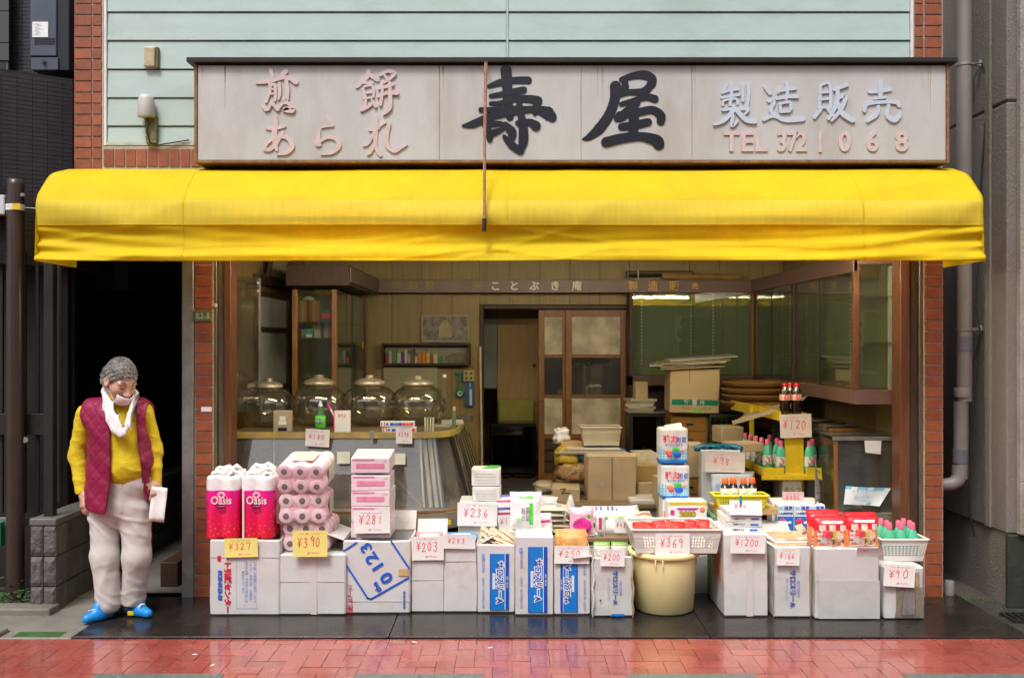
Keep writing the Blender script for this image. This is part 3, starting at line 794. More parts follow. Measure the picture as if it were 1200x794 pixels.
for k in range(40):
    z = .4 + k * .06
    m = MB(ao); m.hexa([(-3.19, 5.16, z), (-2.285, 5.16, z), (-2.285, 5.19, z), (-3.19, 5.19, z), (-3.19, 5.185, z + .05), (-2.285, 5.185, z + .05), (-2.285, 5.199, z + .05), (-3.19, 5.199, z + .05)]); m.build('louvre_slat', BLK, al)
    m = MB(ao); m.hexa([(-3.17, .62, z), (-3.199, .62, z), (-3.199, 5.1, z), (-3.17, 5.1, z), (-3.19, .62, z + .05), (-3.2, .62, z + .05), (-3.2, 5.1, z + .05), (-3.19, 5.1, z + .05)]); m.build('louvre_slat', BLK, al)
o = MB(); o.box(-.06, .06, -.1, .4, 0, .17); o.box(-.06, .0, .4, .6, 0, .22); o = o.build('dark_crate', DARKBROWN, None, .004); o.location = (-2.36, .35, .012); tag(o, 'small dark wooden crate on the alley floor behind the steel post', 'crate')
bw = thing('block_wall', 'low rough grey concrete block wall running back beside the man', 'wall', (-2.96, -.3, 0))
bo = tuple(bw.location)
BLOCK = mat('split_face_block', (.105, .095, .095), .75, var=.3, vs=18, bump=1.0, bs=45, rnd=.12, stain=(.04, .04, .035), st=.6, ss=5)
BLOCKS = mat('smooth_wet_block', (.095, .085, .078), .5, var=.3, vs=10, bump=.3, rnd=.1, stain=(.02, .018, .016), st=.85, ss=3.5, rvar=.15)
def rough_block(x0, x1, y0, y1, z0, z1, seed):
    m = MB(bo); n = 7
    vs, fs = [], []
    for j in range(n + 1):
        for i in range(n + 1):
            u, v = i / n, j / n
            e = min(u, 1 - u, v, 1 - v) * 2
            d = (.004 + .016 * (noise.noise(Vector((u * 3 + seed, v * 3, seed))) * .5 + .6)) * min(1, e * 3)
            vs.append((x0 + (x1 - x0) * u, y0 - d, z0 + (z1 - z0) * v))
    fs = [(j * (n + 1) + i, j * (n + 1) + i + 1, (j + 1) * (n + 1) + i + 1, (j + 1) * (n + 1) + i) for j in range(n) for i in range(n)]
    m.add(vs, fs); m.box(x0, x1, y0 + .0005, y1, z0, z1)
    m.build('concrete_block', BLOCK, bw)
ys = -.33
rows = [(.0, .155), (.162, .345), (.352, .54)]
for r_, (z0, z1) in enumerate(rows):
    rough_block(ax(36, ys), ax(50, ys), ys, ys + .16, z0, z1, r_ * 2.3)
    rough_block(ax(51.2, ys), ax(65.5, ys), ys, ys + .16, z0, z1, r_ * 3.7 + 9)
    y = ys + .162 + (r_ % 2) * .2
    if r_ % 2: m = MB(bo); m.box(ax(51.2, ys), ax(65.5, ys), ys + .162, ys + .352, z0, z1); m.build('concrete_block', BLOCKS, bw, .003)
    while y < 5:
        m = MB(bo); m.box(ax(51.2, ys), ax(65.5, ys), y, y + .39, z0, z1); m.build('concrete_block', BLOCKS, bw, .003)
        y += .396
m = MB(bo); m.box(ax(36, ys) - .006, ax(65.5, ys) + .004, ys - .008, 5, .543, .585); m.build('wall_cap', mat('wall_cap_concrete', (.13, .125, .12), .5, var=.2, bump=.3), bw, .005)
fn = thing('metal_fence', 'black metal bar fence with thick posts on and beside the block wall', 'fence', (-3.2, -.2, 0))
fo = tuple(fn.location)
def pole(px, Y, z0, z1, r, nm='fence_bar'):
    m = MB(fo); x = ax(px, Y); m.box(x - r, x + r, Y - r, Y + r, z0, z1); m.build(nm, DARKMET, fn, .003)
pole(59, -.22, .586, 2.3, .03, 'fence_post'); pole(84, .4, .586, 2.3, .03, 'fence_post'); pole(99, 1.4, .586, 2.3, .03, 'fence_post')
for k, px in enumerate((2, 15, 29, 44)): pole(px, .05, .56, 2.3, .011)
for k in range(10): pole(69 + k * 1.9 + k * .6, .0 + k * .22, .63, 2.2, .008)
m = MB(fo); m.box(ax(-30, 0), ax(62, 0), .02, .05, .47, .53); m.build('bottom_rail', mat('pale_rail', (.14, .15, .145), .5), fn, .003)
m = MB(fo); m.box(ax(-30, 0), ax(62, 0), .01, .06, 1.08, 1.22); m.box(-3.6, -3.08, .3, .35, 0, 2.6); m.build('dark_panel', DARKMET, fn, .003)
m = MB(fo); m.tube([at(29, 515, -.01), at(29, 515, -.05)], .02, 10); m.build('lock', GALV, fn)
p = thing('street_pole', 'dark brown round steel pole standing in front of the fence at the left edge', 'pole', (ax(18, -.05), -.05, 0))
m = MB(); m.lathe([(.056, 0), (.055, 2.73), (.05, 2.765), (.0, 2.775)], 28); m.build('pole', mat('brown_painted_steel', (.045, .028, .024), .3, var=.15), p)
m = MB(); m.lathe([(.0575, 2.56), (.058, 2.6)], 28); m.build('reflective_band', mat('band_white', (.7, .7, .68), .5), p)
m = MB(); m.box(.01, .0585, -.058, -.0575, 2.56, 2.6); m.build('yellow_band', YELLOW, p)
m = MB(); m.box(-.2, -.058, -.03, .03, 2.53, 2.66); m.build('junction_box', mat('grey_box', (.5, .53, .56), .5), p, .006)
m = MB(); m.tube([(.055, 0, 2.58), (.2, .0, 2.57), (.42, .1, 2.56)], .0035, 6); m.build('cable', GALV, p)
m = MB(); m.lathe([(.018, -.01), (.018, .01)], 10, (.06, -.02, 2.66)); m.build('bolt', GALV, p)
IVY = mat('dark_ivy', (.03, .07, .02), .6, var=.5, vs=30)
m = MB(); r5 = random.Random(8)
for k in range(420):
    x, y, z = r5.uniform(-3.7, -3.08), r5.uniform(-.28, -.05), abs(r5.gauss(.0, .05)) + .01
    a, b_ = r5.uniform(0, 6.3), r5.uniform(-.5, .8); s = r5.uniform(.008, .02)
    d1 = Vector((math.cos(a), math.sin(a), b_)) * s; d2 = Vector((-math.sin(a), math.cos(a), .2)) * s * .7
    c = Vector((x, y, z)); m.add([tuple(c - d1), tuple(c + d2), tuple(c + d1 * 1.4), tuple(c - d2)], [(0, 1, 2, 3)])
tag(m.build('ivy_cover', IVY), 'low dark ivy in the strip behind the left kerb', 'ground cover', kind='stuff')
m = MB(); m.box(ax(-6, -.02), ax(4, -.02), -.06, .0, az(638, 0), az(610, 0)); o = m.build('green_sign', mat('green_board', (.03, .25, .1), .5), None, .002); tag(o, 'small green board low behind the fence at the far left edge', 'board')

RW = mat('rough_render', (.175, .155, .138), .85, var=.12, vs=8, bump=.8, bs=110, stain=(.13, .12, .10), st=.5, ss=1.5, stretch=(1, 1, .5))
RW2 = mat('dark_plinth', (.018, .025, .018), .6, var=.3, bump=.4, stain=(.05, .07, .03), st=.5, ss=8)
rn = thing('concrete_building', 'neighbouring grey-brown rendered concrete building at the right edge', 'building', (3.3, .5, 0))
ro = tuple(rn.location)
XW = 3.17; gz = 3.24
m = MB(ro)
m.box(XW, XW + 2, -.22, 7, .47, gz - .008); m.box(XW, XW + 2, -.22, 7, gz + .008, 5.2); m.box(XW + .012, XW + 2, -.208, 6.9, gz - .01, gz + .01); m.build('rendered_wall', RW, rn, .012, 2)
m = MB(ro); m.box(XW - .012, XW + .018, -.02, .06, .47, 5.2); m.build('pilaster', RW, rn, .006)
m = MB(ro); m.box(XW + .06, XW + 2, -.28, -.221, .47, 5.2); m.build('pilaster', mat('pale_ribbed_render', (.3, .28, .25), .85, var=.2, bump=1, bs=90), rn, .006)
m = MB(ro); m.box(XW + .012, XW + 2, -.208, 7, .0, .468); m.build('side_plinth', RW, rn)
m = MB(ro); m.box(XW - .004, XW + 2, -.245, -.2085, 0, .466); m.build('front_plinth', RW2, rn, .005)
m = MB(ro); m.box(ax(1104, 0) + .01, 3.4, 4.0, 4.2, 0, 5); m.build('gap_back_wall', BLK, rn)
dp = thing('downpipe', 'tall grey plastic downpipe in the gap between shop and concrete wall', 'pipe', (ax(1130, .1), .1, 0))
do = tuple(dp.location)
PVC = mat('grey_pvc', (.21, .185, .17), .5, var=.15, vs=8, stain=(.15, .13, .11), st=.5, ss=4, stretch=(1, 1, .3))
PVB = mat('blue_grey_pvc', (.13, .13, .16), .5)
def xp(px): return ax(px, .1) - do[0]
def zp(py): return az(py, .1)
m = MB(); m.lathe([(.05, zp(470)), (.05, zp(398)), (.0495, zp(300)), (.0495, 4.8)], 24, (xp(1130), 0, 0)); m.build('pipe', PVC, dp)
m = MB(); m.lathe([(.048, zp(560)), (.048, zp(470))], 24, (xp(1126), 0, 0)); m.lathe([(.055, zp(465)), (.056, zp(455)), (.052, zp(454))], 24, (xp(1128), 0, 0)); m.build('lower_pipe', PVC, dp)
m = MB(); m.lathe([(.053, zp(411)), (.053, zp(394))], 24, (xp(1130), 0, 0)); m.build('coupling', PVB, dp)
m = MB(); m.lathe([(.051, zp(542)), (.051, zp(526))], 24, (xp(1125.5), 0, 0)); m.build('coupling', PVB, dp)
m = MB(); m.tube([(xp(1125), 0, zp(545)), (xp(1125), 0, zp(556)), (xp(1122), .0, zp(563)), (xp(1115), .0, zp(567)), (xp(1100), .0, zp(568))], [.052, .053, .05, .045, .04], 16); m.build('elbow', PVC, dp)
for py in (76, 386):
    m = MB(); m.lathe([(.054, zp(py + 1.5)), (.054, zp(py - 1.5))], 20, (xp(1130), 0, 0)); m.box(xp(1130) + .05, xp(1130) + .13, -.01, .01, zp(py + 1), zp(py - 2)); m.tube([(xp(1130) + .11, 0, zp(py) - .01), (xp(1130) + .11, 0, zp(py) + .03)], .016, 8)
    m.build('pipe_bracket', GALV, dp)
m = MB(); m.lathe([(.03, 0), (.03, .1), (.026, .105)], 16, (xp(1109), -.05, 0)); m.build('drain_stub', PVC, dp)
cb = thing('black_cable', 'thin black cable hanging beside the grey downpipe', 'cable', (ax(1150, .05), .05, 0))
co = tuple(cb.location)
m = MB(co); m.tube([at(*q, .05) for q in ((1141, 76), (1150, 74), (1156, 90), (1155, 140), (1149, 220), (1147, 300), (1143, 360), (1150, 395), (1143, 440), (1139, 500), (1136, 560), (1136, 600), (1142, 628))], .006, 6); m.tube([at(*q, .05) for q in ((1148, 78), (1141, 92), (1141, 120))], .005, 6)
m.build('cable', mat('black_rubber', (.01, .01, .01), .5), cb)

WALL = mat('olive_veneer', (.32, .235, .09), .5, var=.22, vs=7, bump=.1, bs=40, rnd=.06, stretch=(9, 9, .35), stain=(.16, .11, .04), st=.5, ss=2)
MAUVE = mat('mauve_brown_laminate', (.17, .10, .085), .4, var=.12, stain=(.1, .06, .05), st=.4, ss=4)
GREEN = mat('green_backboard', (.20, .24, .10), .55, var=.12, vs=3)
CEIL = mat('interior_ceiling', (.3, .23, .13), .7, var=.15)
inn = bpy.data.objects.new('interior', None); C.objects.link(inn); tag(inn, kind='structure')
YB = 3.35
dx0, dx1, dz0, dz1 = ax(567, YB), ax(733, YB), .3, az(362, YB)
def vboards(x0, x1, z0, z1, w=.3):
    x = x0
    while x < x1 - .01:
        x2 = min(x + w, x1)
        m = MB(); m.box(x + .0015, x2 - .0015, YB, YB + .05, z0, z1); m.build('wall_board', WALL, inn, .0015)
        x = x2
vboards(-2.1, dx0 - .04, 0, 2.6); vboards(dx1 + .04, 2.7, 0, 2.6); vboards(dx0 - .04, dx1 + .04, dz1 + .045, 2.6)
y = .2
while y < YB - .01:
    y2 = min(y + .3, YB - .003)
    m = MB(); m.box(-2.12, -2.07, y + .0015, y2 - .0015, 0, 2.6); m.build('wall_board', WALL, inn)
    m = MB(); m.box(2.7, 2.75, y + .0015, y2 - .0015, 0, 2.6); m.build('wall_board', WALL, inn)
    y = y2
m = MB(); m.box(-2.2, 2.8, .2, YB + .05, 2.602, 2.65); m.build('ceiling_panel', CEIL, inn)
m = MB(); m.box(-2.25, 2.85, YB + .052, YB + .1, 0, 2.65); m.box(-2.2, -2.125, .2, YB, 0, 2.7); m.box(2.755, 2.83, .2, YB, 0, 2.7); m.box(-2.2, 2.83, .2, YB, 2.66, 2.78)
m = MB(); m.box(-2.25, dx0 - .04, YB + .052, YB + .1, 0, 2.65); m.box(dx1 + .04, 2.85, YB + .052, YB + .1, 0, 2.65); m.box(dx0 - .04, dx1 + .04, YB + .052, YB + .1, dz1 + .05, 2.65)
m.box(-2.2, -2.125, .2, YB, 0, 2.7); m.box(2.755, 2.83, .2, YB, 0, 2.7); m.box(-2.2, 2.83, .2, YB, 2.66, 2.78)
m.build('outer_shell', MORTAR, inn)
m = MB(); m.box(dx0 - .038, dx0, YB - .03, YB + .1, 0.0, dz1 + .04); m.box(dx1, dx1 + .038, YB - .03, YB + .1, 0.0, dz1 + .04); m.box(dx0 + .001, dx1 - .001, YB - .03, YB + .1, dz1, dz1 + .04); m.build('door_frame', DARKBROWN, inn, .003)
STEP = mat('worn_grey_step', (.085, .08, .075), .5, var=.2)
m = MB(); m.box(dx0 + .001, dx1 - .001, YB - .25, YB + .3, 0.001, dz0 - .02); m.box(-.35, 1.2, YB - .3, YB - .26, 0.001, .2); m.build('raised_step', STEP, inn, .005)
m = MB(); m.box(-1.5, 2.2, YB + .3, 6.2, 0, dz0 - .022); m.build('back_room_floor', WOOD, inn)
BROOM = mat('back_room_wall', (.5, .32, .13), .6, var=.12, stretch=(5, 5, .4))
m = MB(); m.box(-1.6, 2.3, 6.2, 6.3, 0, 2.7); m.box(-1.6, -1.5, YB + .11, 6.2, 0, 2.7); m.box(2.2, 2.3, YB + .11, 6.2, 0, 2.7); m.box(-1.6, 2.3, YB + .11, 6.3, 2.7, 2.8); m.build('back_room_wall', BROOM, inn)
Yb = 4.4
m = MB(); m.box(ax(583, Yb), ax(640, Yb), Yb, Yb + .04, dz0, 2.1); m.build('closet_door', BROOM, inn, .003)
m = MB(); m.box(ax(560, Yb), ax(582.5, Yb), Yb, Yb + .04, az(455, Yb), 2.15); m.build('grey_panel', mat('grey_curtain', (.3, .29, .25), .8), inn, .003)
m = MB(); m.tube([(ax(626, Yb), Yb - .02, az(428, Yb)), (ax(626, Yb), Yb + .0, az(428, Yb))], .02, 10); m.build('door_pull', DARKMET, inn)
PANE = glass('frosted_pane', (.75, .74, .68), 1.6, dirt=.05, dcol=(.6, .55, .42), bump=.05)
PANE2 = glass('matt_pane', (.75, .74, .68), 1.5, dirt=.8, dcol=(.8, .72, .55), bump=.05)
def slider(px0, px1, Y, label, st, mid):
    t = thing('sliding_door', label, 'sliding door', (ax((px0 + px1) / 2, Y), Y, dz0), 0, 'wooden sliding doors at the back')
    o_ = tuple(t.location)
    x0, x1 = ax(px0, Y), ax(px1, Y)
    sw = ax(px0 + st, Y) - x0
    zz = [az(q, Y) for q in (363, 371, 415, 419, 462, 466, 508, 514)]
    m = MB(o_); m.box(x0, x0 + sw, Y - .018, Y + .018, dz0, zz[0]); m.box(x1 - sw, x1, Y - .018, Y + .018, dz0, zz[0]); m.build('door_stile', WOOD, t, .003)
    m = MB(o_); m.box(x0 + sw, x1 - sw, Y - .016, Y + .016, zz[1], zz[0] - .001)
    m.box(x0 + sw, x1 - sw, Y - .014, Y + .014, zz[3], zz[2]); m.box(x0 + sw, x1 - sw, Y - .014, Y + .014, zz[5], zz[4]); m.box(x0 + sw, x1 - sw, Y - .016, Y + .016, zz[7], zz[6]); m.box(x0 + sw, x1 - sw, Y - .016, Y + .016, dz0, dz0 + .08)
    m.build('door_rail', WOOD, t, .002)
    for a, b in ((zz[2], zz[1]), (zz[4], zz[3]), (zz[6], zz[5])):
        m = MB(o_); m.box(x0 + sw, x1 - sw, Y - .002, Y + .002, a, b); m.build('glass_pane', PANE if abs(a - zz[4]) < .01 else PANE2, t)
    xm_ = (x0 + x1) / 2
    m = MB(o_)
    for k in range(3):
        a = dz0 + .08 + (zz[7] - dz0 - .08) * k / 3; m.box(x0 + sw, x1 - sw, Y - .006, Y + .006, a + .004, a + (zz[7] - dz0 - .08) / 3 - .004)
    m.build('lower_panel', DARKBROWN, t, .003)
    m = MB(o_); m.lathe([(.001, .0), (.018, .001), (.02, .004)], 12, (x0 + sw / 2, Y - .02, az(470, Y))); m.build('finger_pull', DARKMET, t)
slider(631, 666, YB + .055, 'narrow visible half of the wooden sliding door, behind the wider one', 7, 0)
slider(663, 734, YB + .012, 'wide brown wooden sliding door with three rows of glass panes', 7, 1)
m = MB(); m.box(ax(692, 3.7), ax(706, 3.7), 3.7, 3.75, .9, 1.75); m.box(ax(683, 3.7), ax(687, 3.7), 3.7, 3.75, .9, 1.7); o = m.build('back_room_shelf', mat('pale_cupboard', (.4, .36, .28), .7), inn)
t = thing('pane_reflection', 'dark blue coat hanging behind the sliding door glass', 'reflection', (ax(655, 4.0), 4.0, .9))  # dark figure modelled behind the glass in place of a street reflection
m = MB(); m.lathe([(.13, -.05), (.17, .1), (.18, .3), (.19, .5), (.15, .6), (.05, .68), (.03, .7)], 16, sy=.5); m.build('reflection_body', mat('navy_reflection', (.02, .022, .05), .9, var=.3), t)
m = MB(); m.lathe([(.03, -.0), (.04, .1)], 12, (.02, -.11, .2)); m.build('reflection_spot', PAPER, t)
t = thing('yellow_chair', 'chair with a yellow-green padded back in the back room', 'chair', (ax(605, 4.1), 4.15, dz0))
OLY = mat('olive_cushion', (.38, .33, .03), .5, var=.2)
zc = az(500, 4.1) - dz0
m = MB(); m.hexa([(-.2, .0, zc - .1), (.2, .0, zc - .1), (.2, .06, zc - .1), (-.2, .06, zc - .1), (-.2, .05, zc + .3), (.2, .05, zc + .3), (.2, .1, zc + .3), (-.2, .1, zc + .3)]); m.build('backrest', OLY, t, .03, 3)
m = MB(); m.box(-.21, .21, -.35, .0, zc - .18, zc - .1); m.build('seat', OLY, t, .02, 2)
for sx in (-.18, .18):
    for sy in (-.3, .03): m = MB(); m.tube([(sx, sy, 0), (sx, sy, zc - .18)], .014, 8); m.build('leg', GALV, t)
t = thing('black_television', 'black old television set on the raised floor of the back room', 'television', (ax(601, 3.75), 3.75, dz0))
tv = mat('black_gloss_plastic', (.006, .006, .007), .2)
zt_ = az(496, 3.75) - dz0
m = MB(); m.box(-.24, .24, .02, .4, 0.02, zt_); m.build('case', tv, t, .012, 2)
m = MB(); m.box(-.2, .2, .008, .019, .06, zt_ - .03); m.build('screen', glass('tv_glass', (.01, .01, .01), 1.5), t)
m = MB(); m.box(-.2, -.02, -.02, .3, 0, .018); m.box(.02, .2, -.02, .3, 0, .018); m.build('foot', tv, t)

fb = thing('fascia_board', 'mauve brown board with gold and white lettering round the shop interior', 'sign', (.4, 3.1, 2.18))
f0 = tuple(fb.location)
zf0, zf1 = 2.177, 2.30
m = MB(f0); m.box(-1.30, 2.36, 3.1, 3.13, zf0, zf1); m.build('back_board', MAUVE, fb, .002)
m = MB(f0); m.box(-1.33, -1.30, 1.45, 3.128, zf0 + .001, zf1 + .001); m.build('left_board', MAUVE, fb, .002)
m = MB(f0); m.box(2.33, 2.36, .2, 3.098, zf0 + .001, zf1 + .001); m.build('right_board', MAUVE, fb, .002)
m = MB(f0); m.box(2.361, 2.69, .18, .21, zf0 + .05, zf1 + .03); m.build('front_board', MAUVE, fb, .002)
GOLD = mat('old_gold_paint', (.30, .22, .02), .45, var=.3, vs=30)
GOLD2 = mat('gold_paint', (.7, .38, .03), .4, var=.15)
CW = mat('cream_paint', (.85, .8, .7), .5)
zc_ = (zf0 + zf1) / 2 - f0[2]
for ch, px, mm in (('特', 466, GOLD), ('製', 484, GOLD), ('煎', 503, GOLD), ('餅', 541, GOLD), ('米', 559.5, GOLD), ('こ', 580.5, CW), ('と', 602.5, CW), ('ぶ', 626, CW), ('き', 650.5, CW), ('庵', 676, CW),
                   ('製', 742, GOLD2), ('造', 765, GOLD2), ('販', 790, GOLD2), ('売', 814.5, GOLD2)):
    if px in (541,): continue
    o = text(ch, .098 if ch != '売' else .07, mm, (ax(px, 3.1) - f0[0], 3.096 - f0[1], zc_ - .003), fb, ext=.002, off=.003 if ch in 'ことぶき' else .0015, name='painted_character')
t = thing('rolled_blind', 'rolled wicker blind and dark umbrella tied up on top of the lettered board', 'rolled blind', at(800, 326, 3.2))
m = MB(t.location); m.tube([at(776, 324, 3.25), at(800, 324, 3.25), at(868, 325, 3.25)], [.028, .034, .03], 12); m.build('rolled_mat', mat('straw', (.38, .22, .08), .8, var=.3, bump=.5), t)
m = MB(t.location); m.tube([at(737, 322.5, 3.22), at(775, 322, 3.22)], .017, 10); m.build('dark_roll', mat('dark_green_cloth', (.02, .025, .015), .8), t)
m = MB(t.location); m.bar(at(734, 318, 3.22), at(812, 317.5, 3.22), .012, .012); m.bar(at(734, 318, 3.22), at(734, 327, 3.22), .012, .012); m.bar(at(812, 318, 3.22), at(812, 322, 3.22), .012, .012); m.build('rod', DARKBROWN, t)
m = MB(t.location); m.tube([at(748, 317, 3.19), at(748, 328, 3.19)], .005, 6); m.build('string', PAPER, t)

FL = emit('fluorescent_tube_light', (1.0, .88, .62), 90)
for k, (px0, px1) in enumerate(((-.1, 1.1), (1.12, 2.32), (-1.6, -.4))):  # the centre tube is unseen, added to light the interior
    t = thing('fluorescent_lamp', ('lit fluorescent tube lamp above the doorway centre', 'lit fluorescent tube lamp under the awning\'s right half, mirrored in the cabinet glass', 'lit fluorescent tube lamp above the glass jars')[k], 'lamp', ((px0 + px1) / 2, -.25 if k else .45, 2.31 if k else 2.42), 0, 'fluorescent lamps inside the shop')
    h = (px1 - px0) / 2
    m = MB(); m.tube([(-h, 0, -.03), (h, 0, -.03)], .014, 10); m.build('lamp_tube', FL, t)
    m = MB(); m.box(-h - .03, h + .03, -.03, .03, 0, .05); m.box(-h - .03, -h - .004, -.015, .015, -.05, 0); m.box(h + .004, h + .03, -.015, .015, -.05, 0); m.build('lamp_housing', WHITE_TRIM, t, .003)
for k, (x0, x1, z, c) in enumerate(((-14, -5, 7.5, (.3, .27, .24)), (-4.8, 3.4, 6.2, (.38, .36, .33)), (3.6, 13, 8.5, (.2, .19, .19)))):
    t = thing('opposite_house', ('brown', 'pale', 'dark grey')[k] + ' rendered house across the street, mirrored in the shop glass', 'house', ((x0 + x1) / 2, -15, 0))
    o_ = tuple(t.location)
    m = MB(o_); m.box(x0, x1, -22, -15, -.04, z); m.build('wall', mat('opposite_render_%d' % k, c, .8), t)
    m = MB(o_); m.box(x0 - .2, x1 + .2, -22.2, -14.7, z + .002, z + .25); m.build('roof', DARKMET, t)
    for j in range(2):
        for i in range(3):
            xx = x0 + 1 + i * (x1 - x0 - 2.6) / 2.2
            m = MB(o_); m.box(xx, xx + 1.5, -15.02, -14.96, 1 + j * 2.9, 2.4 + j * 2.9); f_ = m.build('window', WHITE_TRIM, t)
            m = MB(o_); m.box(xx + .06, xx + 1.44, -14.959, -14.95, 1.06 + j * 2.9, 2.34 + j * 2.9); m.build('pane', mat('dim_pane', (.05, .06, .07), .1), f_)
CG = glass('cabinet_glass', (.9, .93, .88), 1.52, dirt=.03, bump=.02)
CLG = glass('clear_glass', (.97, .98, .96), 1.5)
def frame_rect(mb, p, q, w, t):
    """bar from p to q"""
    mb.bar(p, q, w, t)
Xw = -2.05
t = thing('side_window', 'dark framed side window with three grey panes on the left inner wall', 'window', (Xw, 1.9, 1.2))
o_ = tuple(t.location)
y0, y1 = 1.36, 2.45
for ya_, yb_ in ((y0, y0 + .06), (y1 - .05, y1), (y1 + .0, y1 + .08)):
    m = MB(o_); m.box(Xw - .018, Xw + .03, ya_, yb_ - .001, .35, 2.16); m.build('window_post', DARKBROWN, t, .003)
m = MB(o_); m.box(Xw - .018, Xw + .035, y0 - .02, y1 + .1, 2.161, 2.24); m.build('window_head', DARKBROWN, t, .003)
zr = [2.09, 1.80, 1.30, .82, .36]
for k in range(5):
    m = MB(o_); m.box(Xw - .012, Xw + .025, y0 + .061, y1 - .051, zr[k] - .02, zr[k] + .02); m.build('window_rail', DARKBROWN, t, .002)
    if k < 4: m = MB(o_); m.box(Xw, Xw + .006, y0 + .061, y1 - .051, zr[k + 1] + .021, zr[k] - .021); m.build('window_pane', mat('grey_obscured_pane', (.58, .57, .56), .25, var=.08), t)
t = thing('glass_sheet', 'tall glass panel standing at an angle just inside the left door post', 'glass panel', (-1.95, .5, 1.0))
o_ = tuple(t.location)
g0, g1 = Vector((-1.985, .33, 0)), Vector((-1.855, .72, 0))
dn = (g1 - g0).normalized(); nn = Vector((-dn.y, dn.x, 0)) * .006
def gp(p, z): return (p.x, p.y, z)
m = MB(o_); m.hexa([gp(g0, 1.2), gp(g1, 1.2), gp(g1 + nn, 1.2), gp(g0 + nn, 1.2), gp(g0, 2.165), gp(g1, 2.165), gp(g1 + nn, 2.165), gp(g0 + nn, 2.165)])
m.build('glass_panel', glass('mirror_like_glass', (.55, .55, .5), 2.0, dirt=.10, dcol=(.4, .36, .28)), t)
m = MB(o_); m.bar(gp(g1, 1.2), gp(g1, 2.165), .014, .014); m.build('edge_strip', GALV, t)
m = MB(o_); m.bar(gp(g0, 1.19), gp(g0, 2.17), .016, .016); m.build('edge_strip', BLACKINK, t)
for zz_ in (2.13, 2.07, 1.24): m = MB(o_); q = g1 - dn * .02; m.tube([(q.x, q.y - .008, zz_), (q.x, q.y + .008, zz_)], .009, 8); m.build('clip', WHITE_TRIM, t)
t = thing('picture_frame', 'tilted dark wooden picture frame high on the left wall', 'picture frame', (-2.0, 1.95, 2.33))
for a, b in (((-.0, -.32, -.10), (.0, .3, -.10)), ((0, -.32, .12), (0, .3, .12)), ((0, -.32, -.10), (0, -.32, .12)), ((0, .3, -.10), (0, .3, .12))):
    m = MB(); m.bar(a, b, .035, .03); m.build('frame', DARKBROWN, t, .003)
m = MB(); m.box(-.012, -.006, -.3, .28, -.09, .11); m.build('print', mat('faded_print', (.35, .3, .2), .6, var=.3), t)
t.rotation_euler = (0, R(14), 0)

t = thing('glass_cabinet', 'tall wooden glass cabinet with goods on its shelves in the left corner', 'cabinet', (-1.6, 2.2, 0))
o_ = tuple(t.location)
cx0, cx1, cy0, cy1 = ax(343, 1.45), -1.42, 1.45, 3.12
m = MB(o_); m.box(cx0 - .05, cx1 + .11, cy0 - .03, cy1, 2.15, 2.315); m.build('header', DARKBROWN, t, .004)
for X, Y in ((cx0 + .02, cy0), (cx1 - .015, cy0), (cx1 - .015, cy1 - .03)):
    m = MB(o_); m.box(X - .02, X + .02, Y - .02, Y + .025, .1, 2.119); m.build('cabinet_post', WOOD, t, .003)
m = MB(o_); m.box(cx0, cx1, cy1 + .001, cy1 + .02, .1, 2.119); m.build('back_panel', GREEN, t)
m = MB(o_); m.box(cx0 - .006, cx0 - .001, cy0 + .03, cy1, .9, 2.119); m.build('side_glass', CG, t)
m = MB(o_); m.box(cx0, cx1, cy0, cy1, .1, .9); m.build('lower_cupboard', DARKBROWN, t)
for z in (2.02 - .16, az(396, 1.5), 1.3):
    m = MB(o_); m.box(cx0 + .01, cx1 - .02, cy0 + .03, cy1 - .02, z - .008, z); m.build('glass_shelf', glass('shelf_glass', (.7, .8, .72), 1.5, dirt=.12), t)
m = MB(o_); m.box(cx0 + .04, cx1 - .035, cy0 + .0, cy0 + .005, .92, 2.115); m.build('glass_door', CG, t)
for a, b in ((cy0 + .03, 2.3), (2.31, cy1 - .06)):
    m = MB(o_); m.box(cx1 - .012, cx1 - .007, a, b, .92, 2.115); gd = m.build('glass_door', CG, t)
    m = MB(o_); m.box(cx1 - .016, cx1 - .003, b - .02, b, .92, 2.115); m.build('door_edge', DARKMET, gd)
m = MB(o_); m.box(cx1 - .004, cx1, 2.86, 2.93, az(408, 2.9), az(400, 2.9)); m.build('yellow_sticker', YELLOW, t)
z1 = 1.86
CAN = mat('brown_tea_tin', (.34, .17, .05), .5, var=.2)
for k, px in enumerate((354, 367.5)):
    o = MB().lathe([(.052, 0), (.054, .005), (.054, .165), (.05, .175)], 20).build('tea_caddy', CAN); o.location = (ax(px, 1.6), 1.6, z1); tag(o, ('left', 'right')[k] + ' of two brown cylindrical tins on the cabinet\'s top shelf', 'tin', 'tins in the left cabinet')
o = MB().lathe([(.0, .0), (.05, .005), (.04, .02), (.02, .035)], 14).build('white_dish', WHITE_TRIM); o.location = (ax(361, 1.6), 1.62, z1 + .178); tag(o, 'white upturned dish resting on the two brown tins', 'dish')
o = MB().box(-.035, .035, -.04, .04, 0, .1).box(-.036, .036, -.041, .041, .03, .07, 1).build('red_carton', [mat('dark_green_card', (.03, .1, .06), .5), REDINK]); o.location = (ax(383, 1.62), 1.62, z1); tag(o, 'small red and green carton beside the brown tins', 'carton')
z2 = az(396, 1.5)
r6 = random.Random(21)
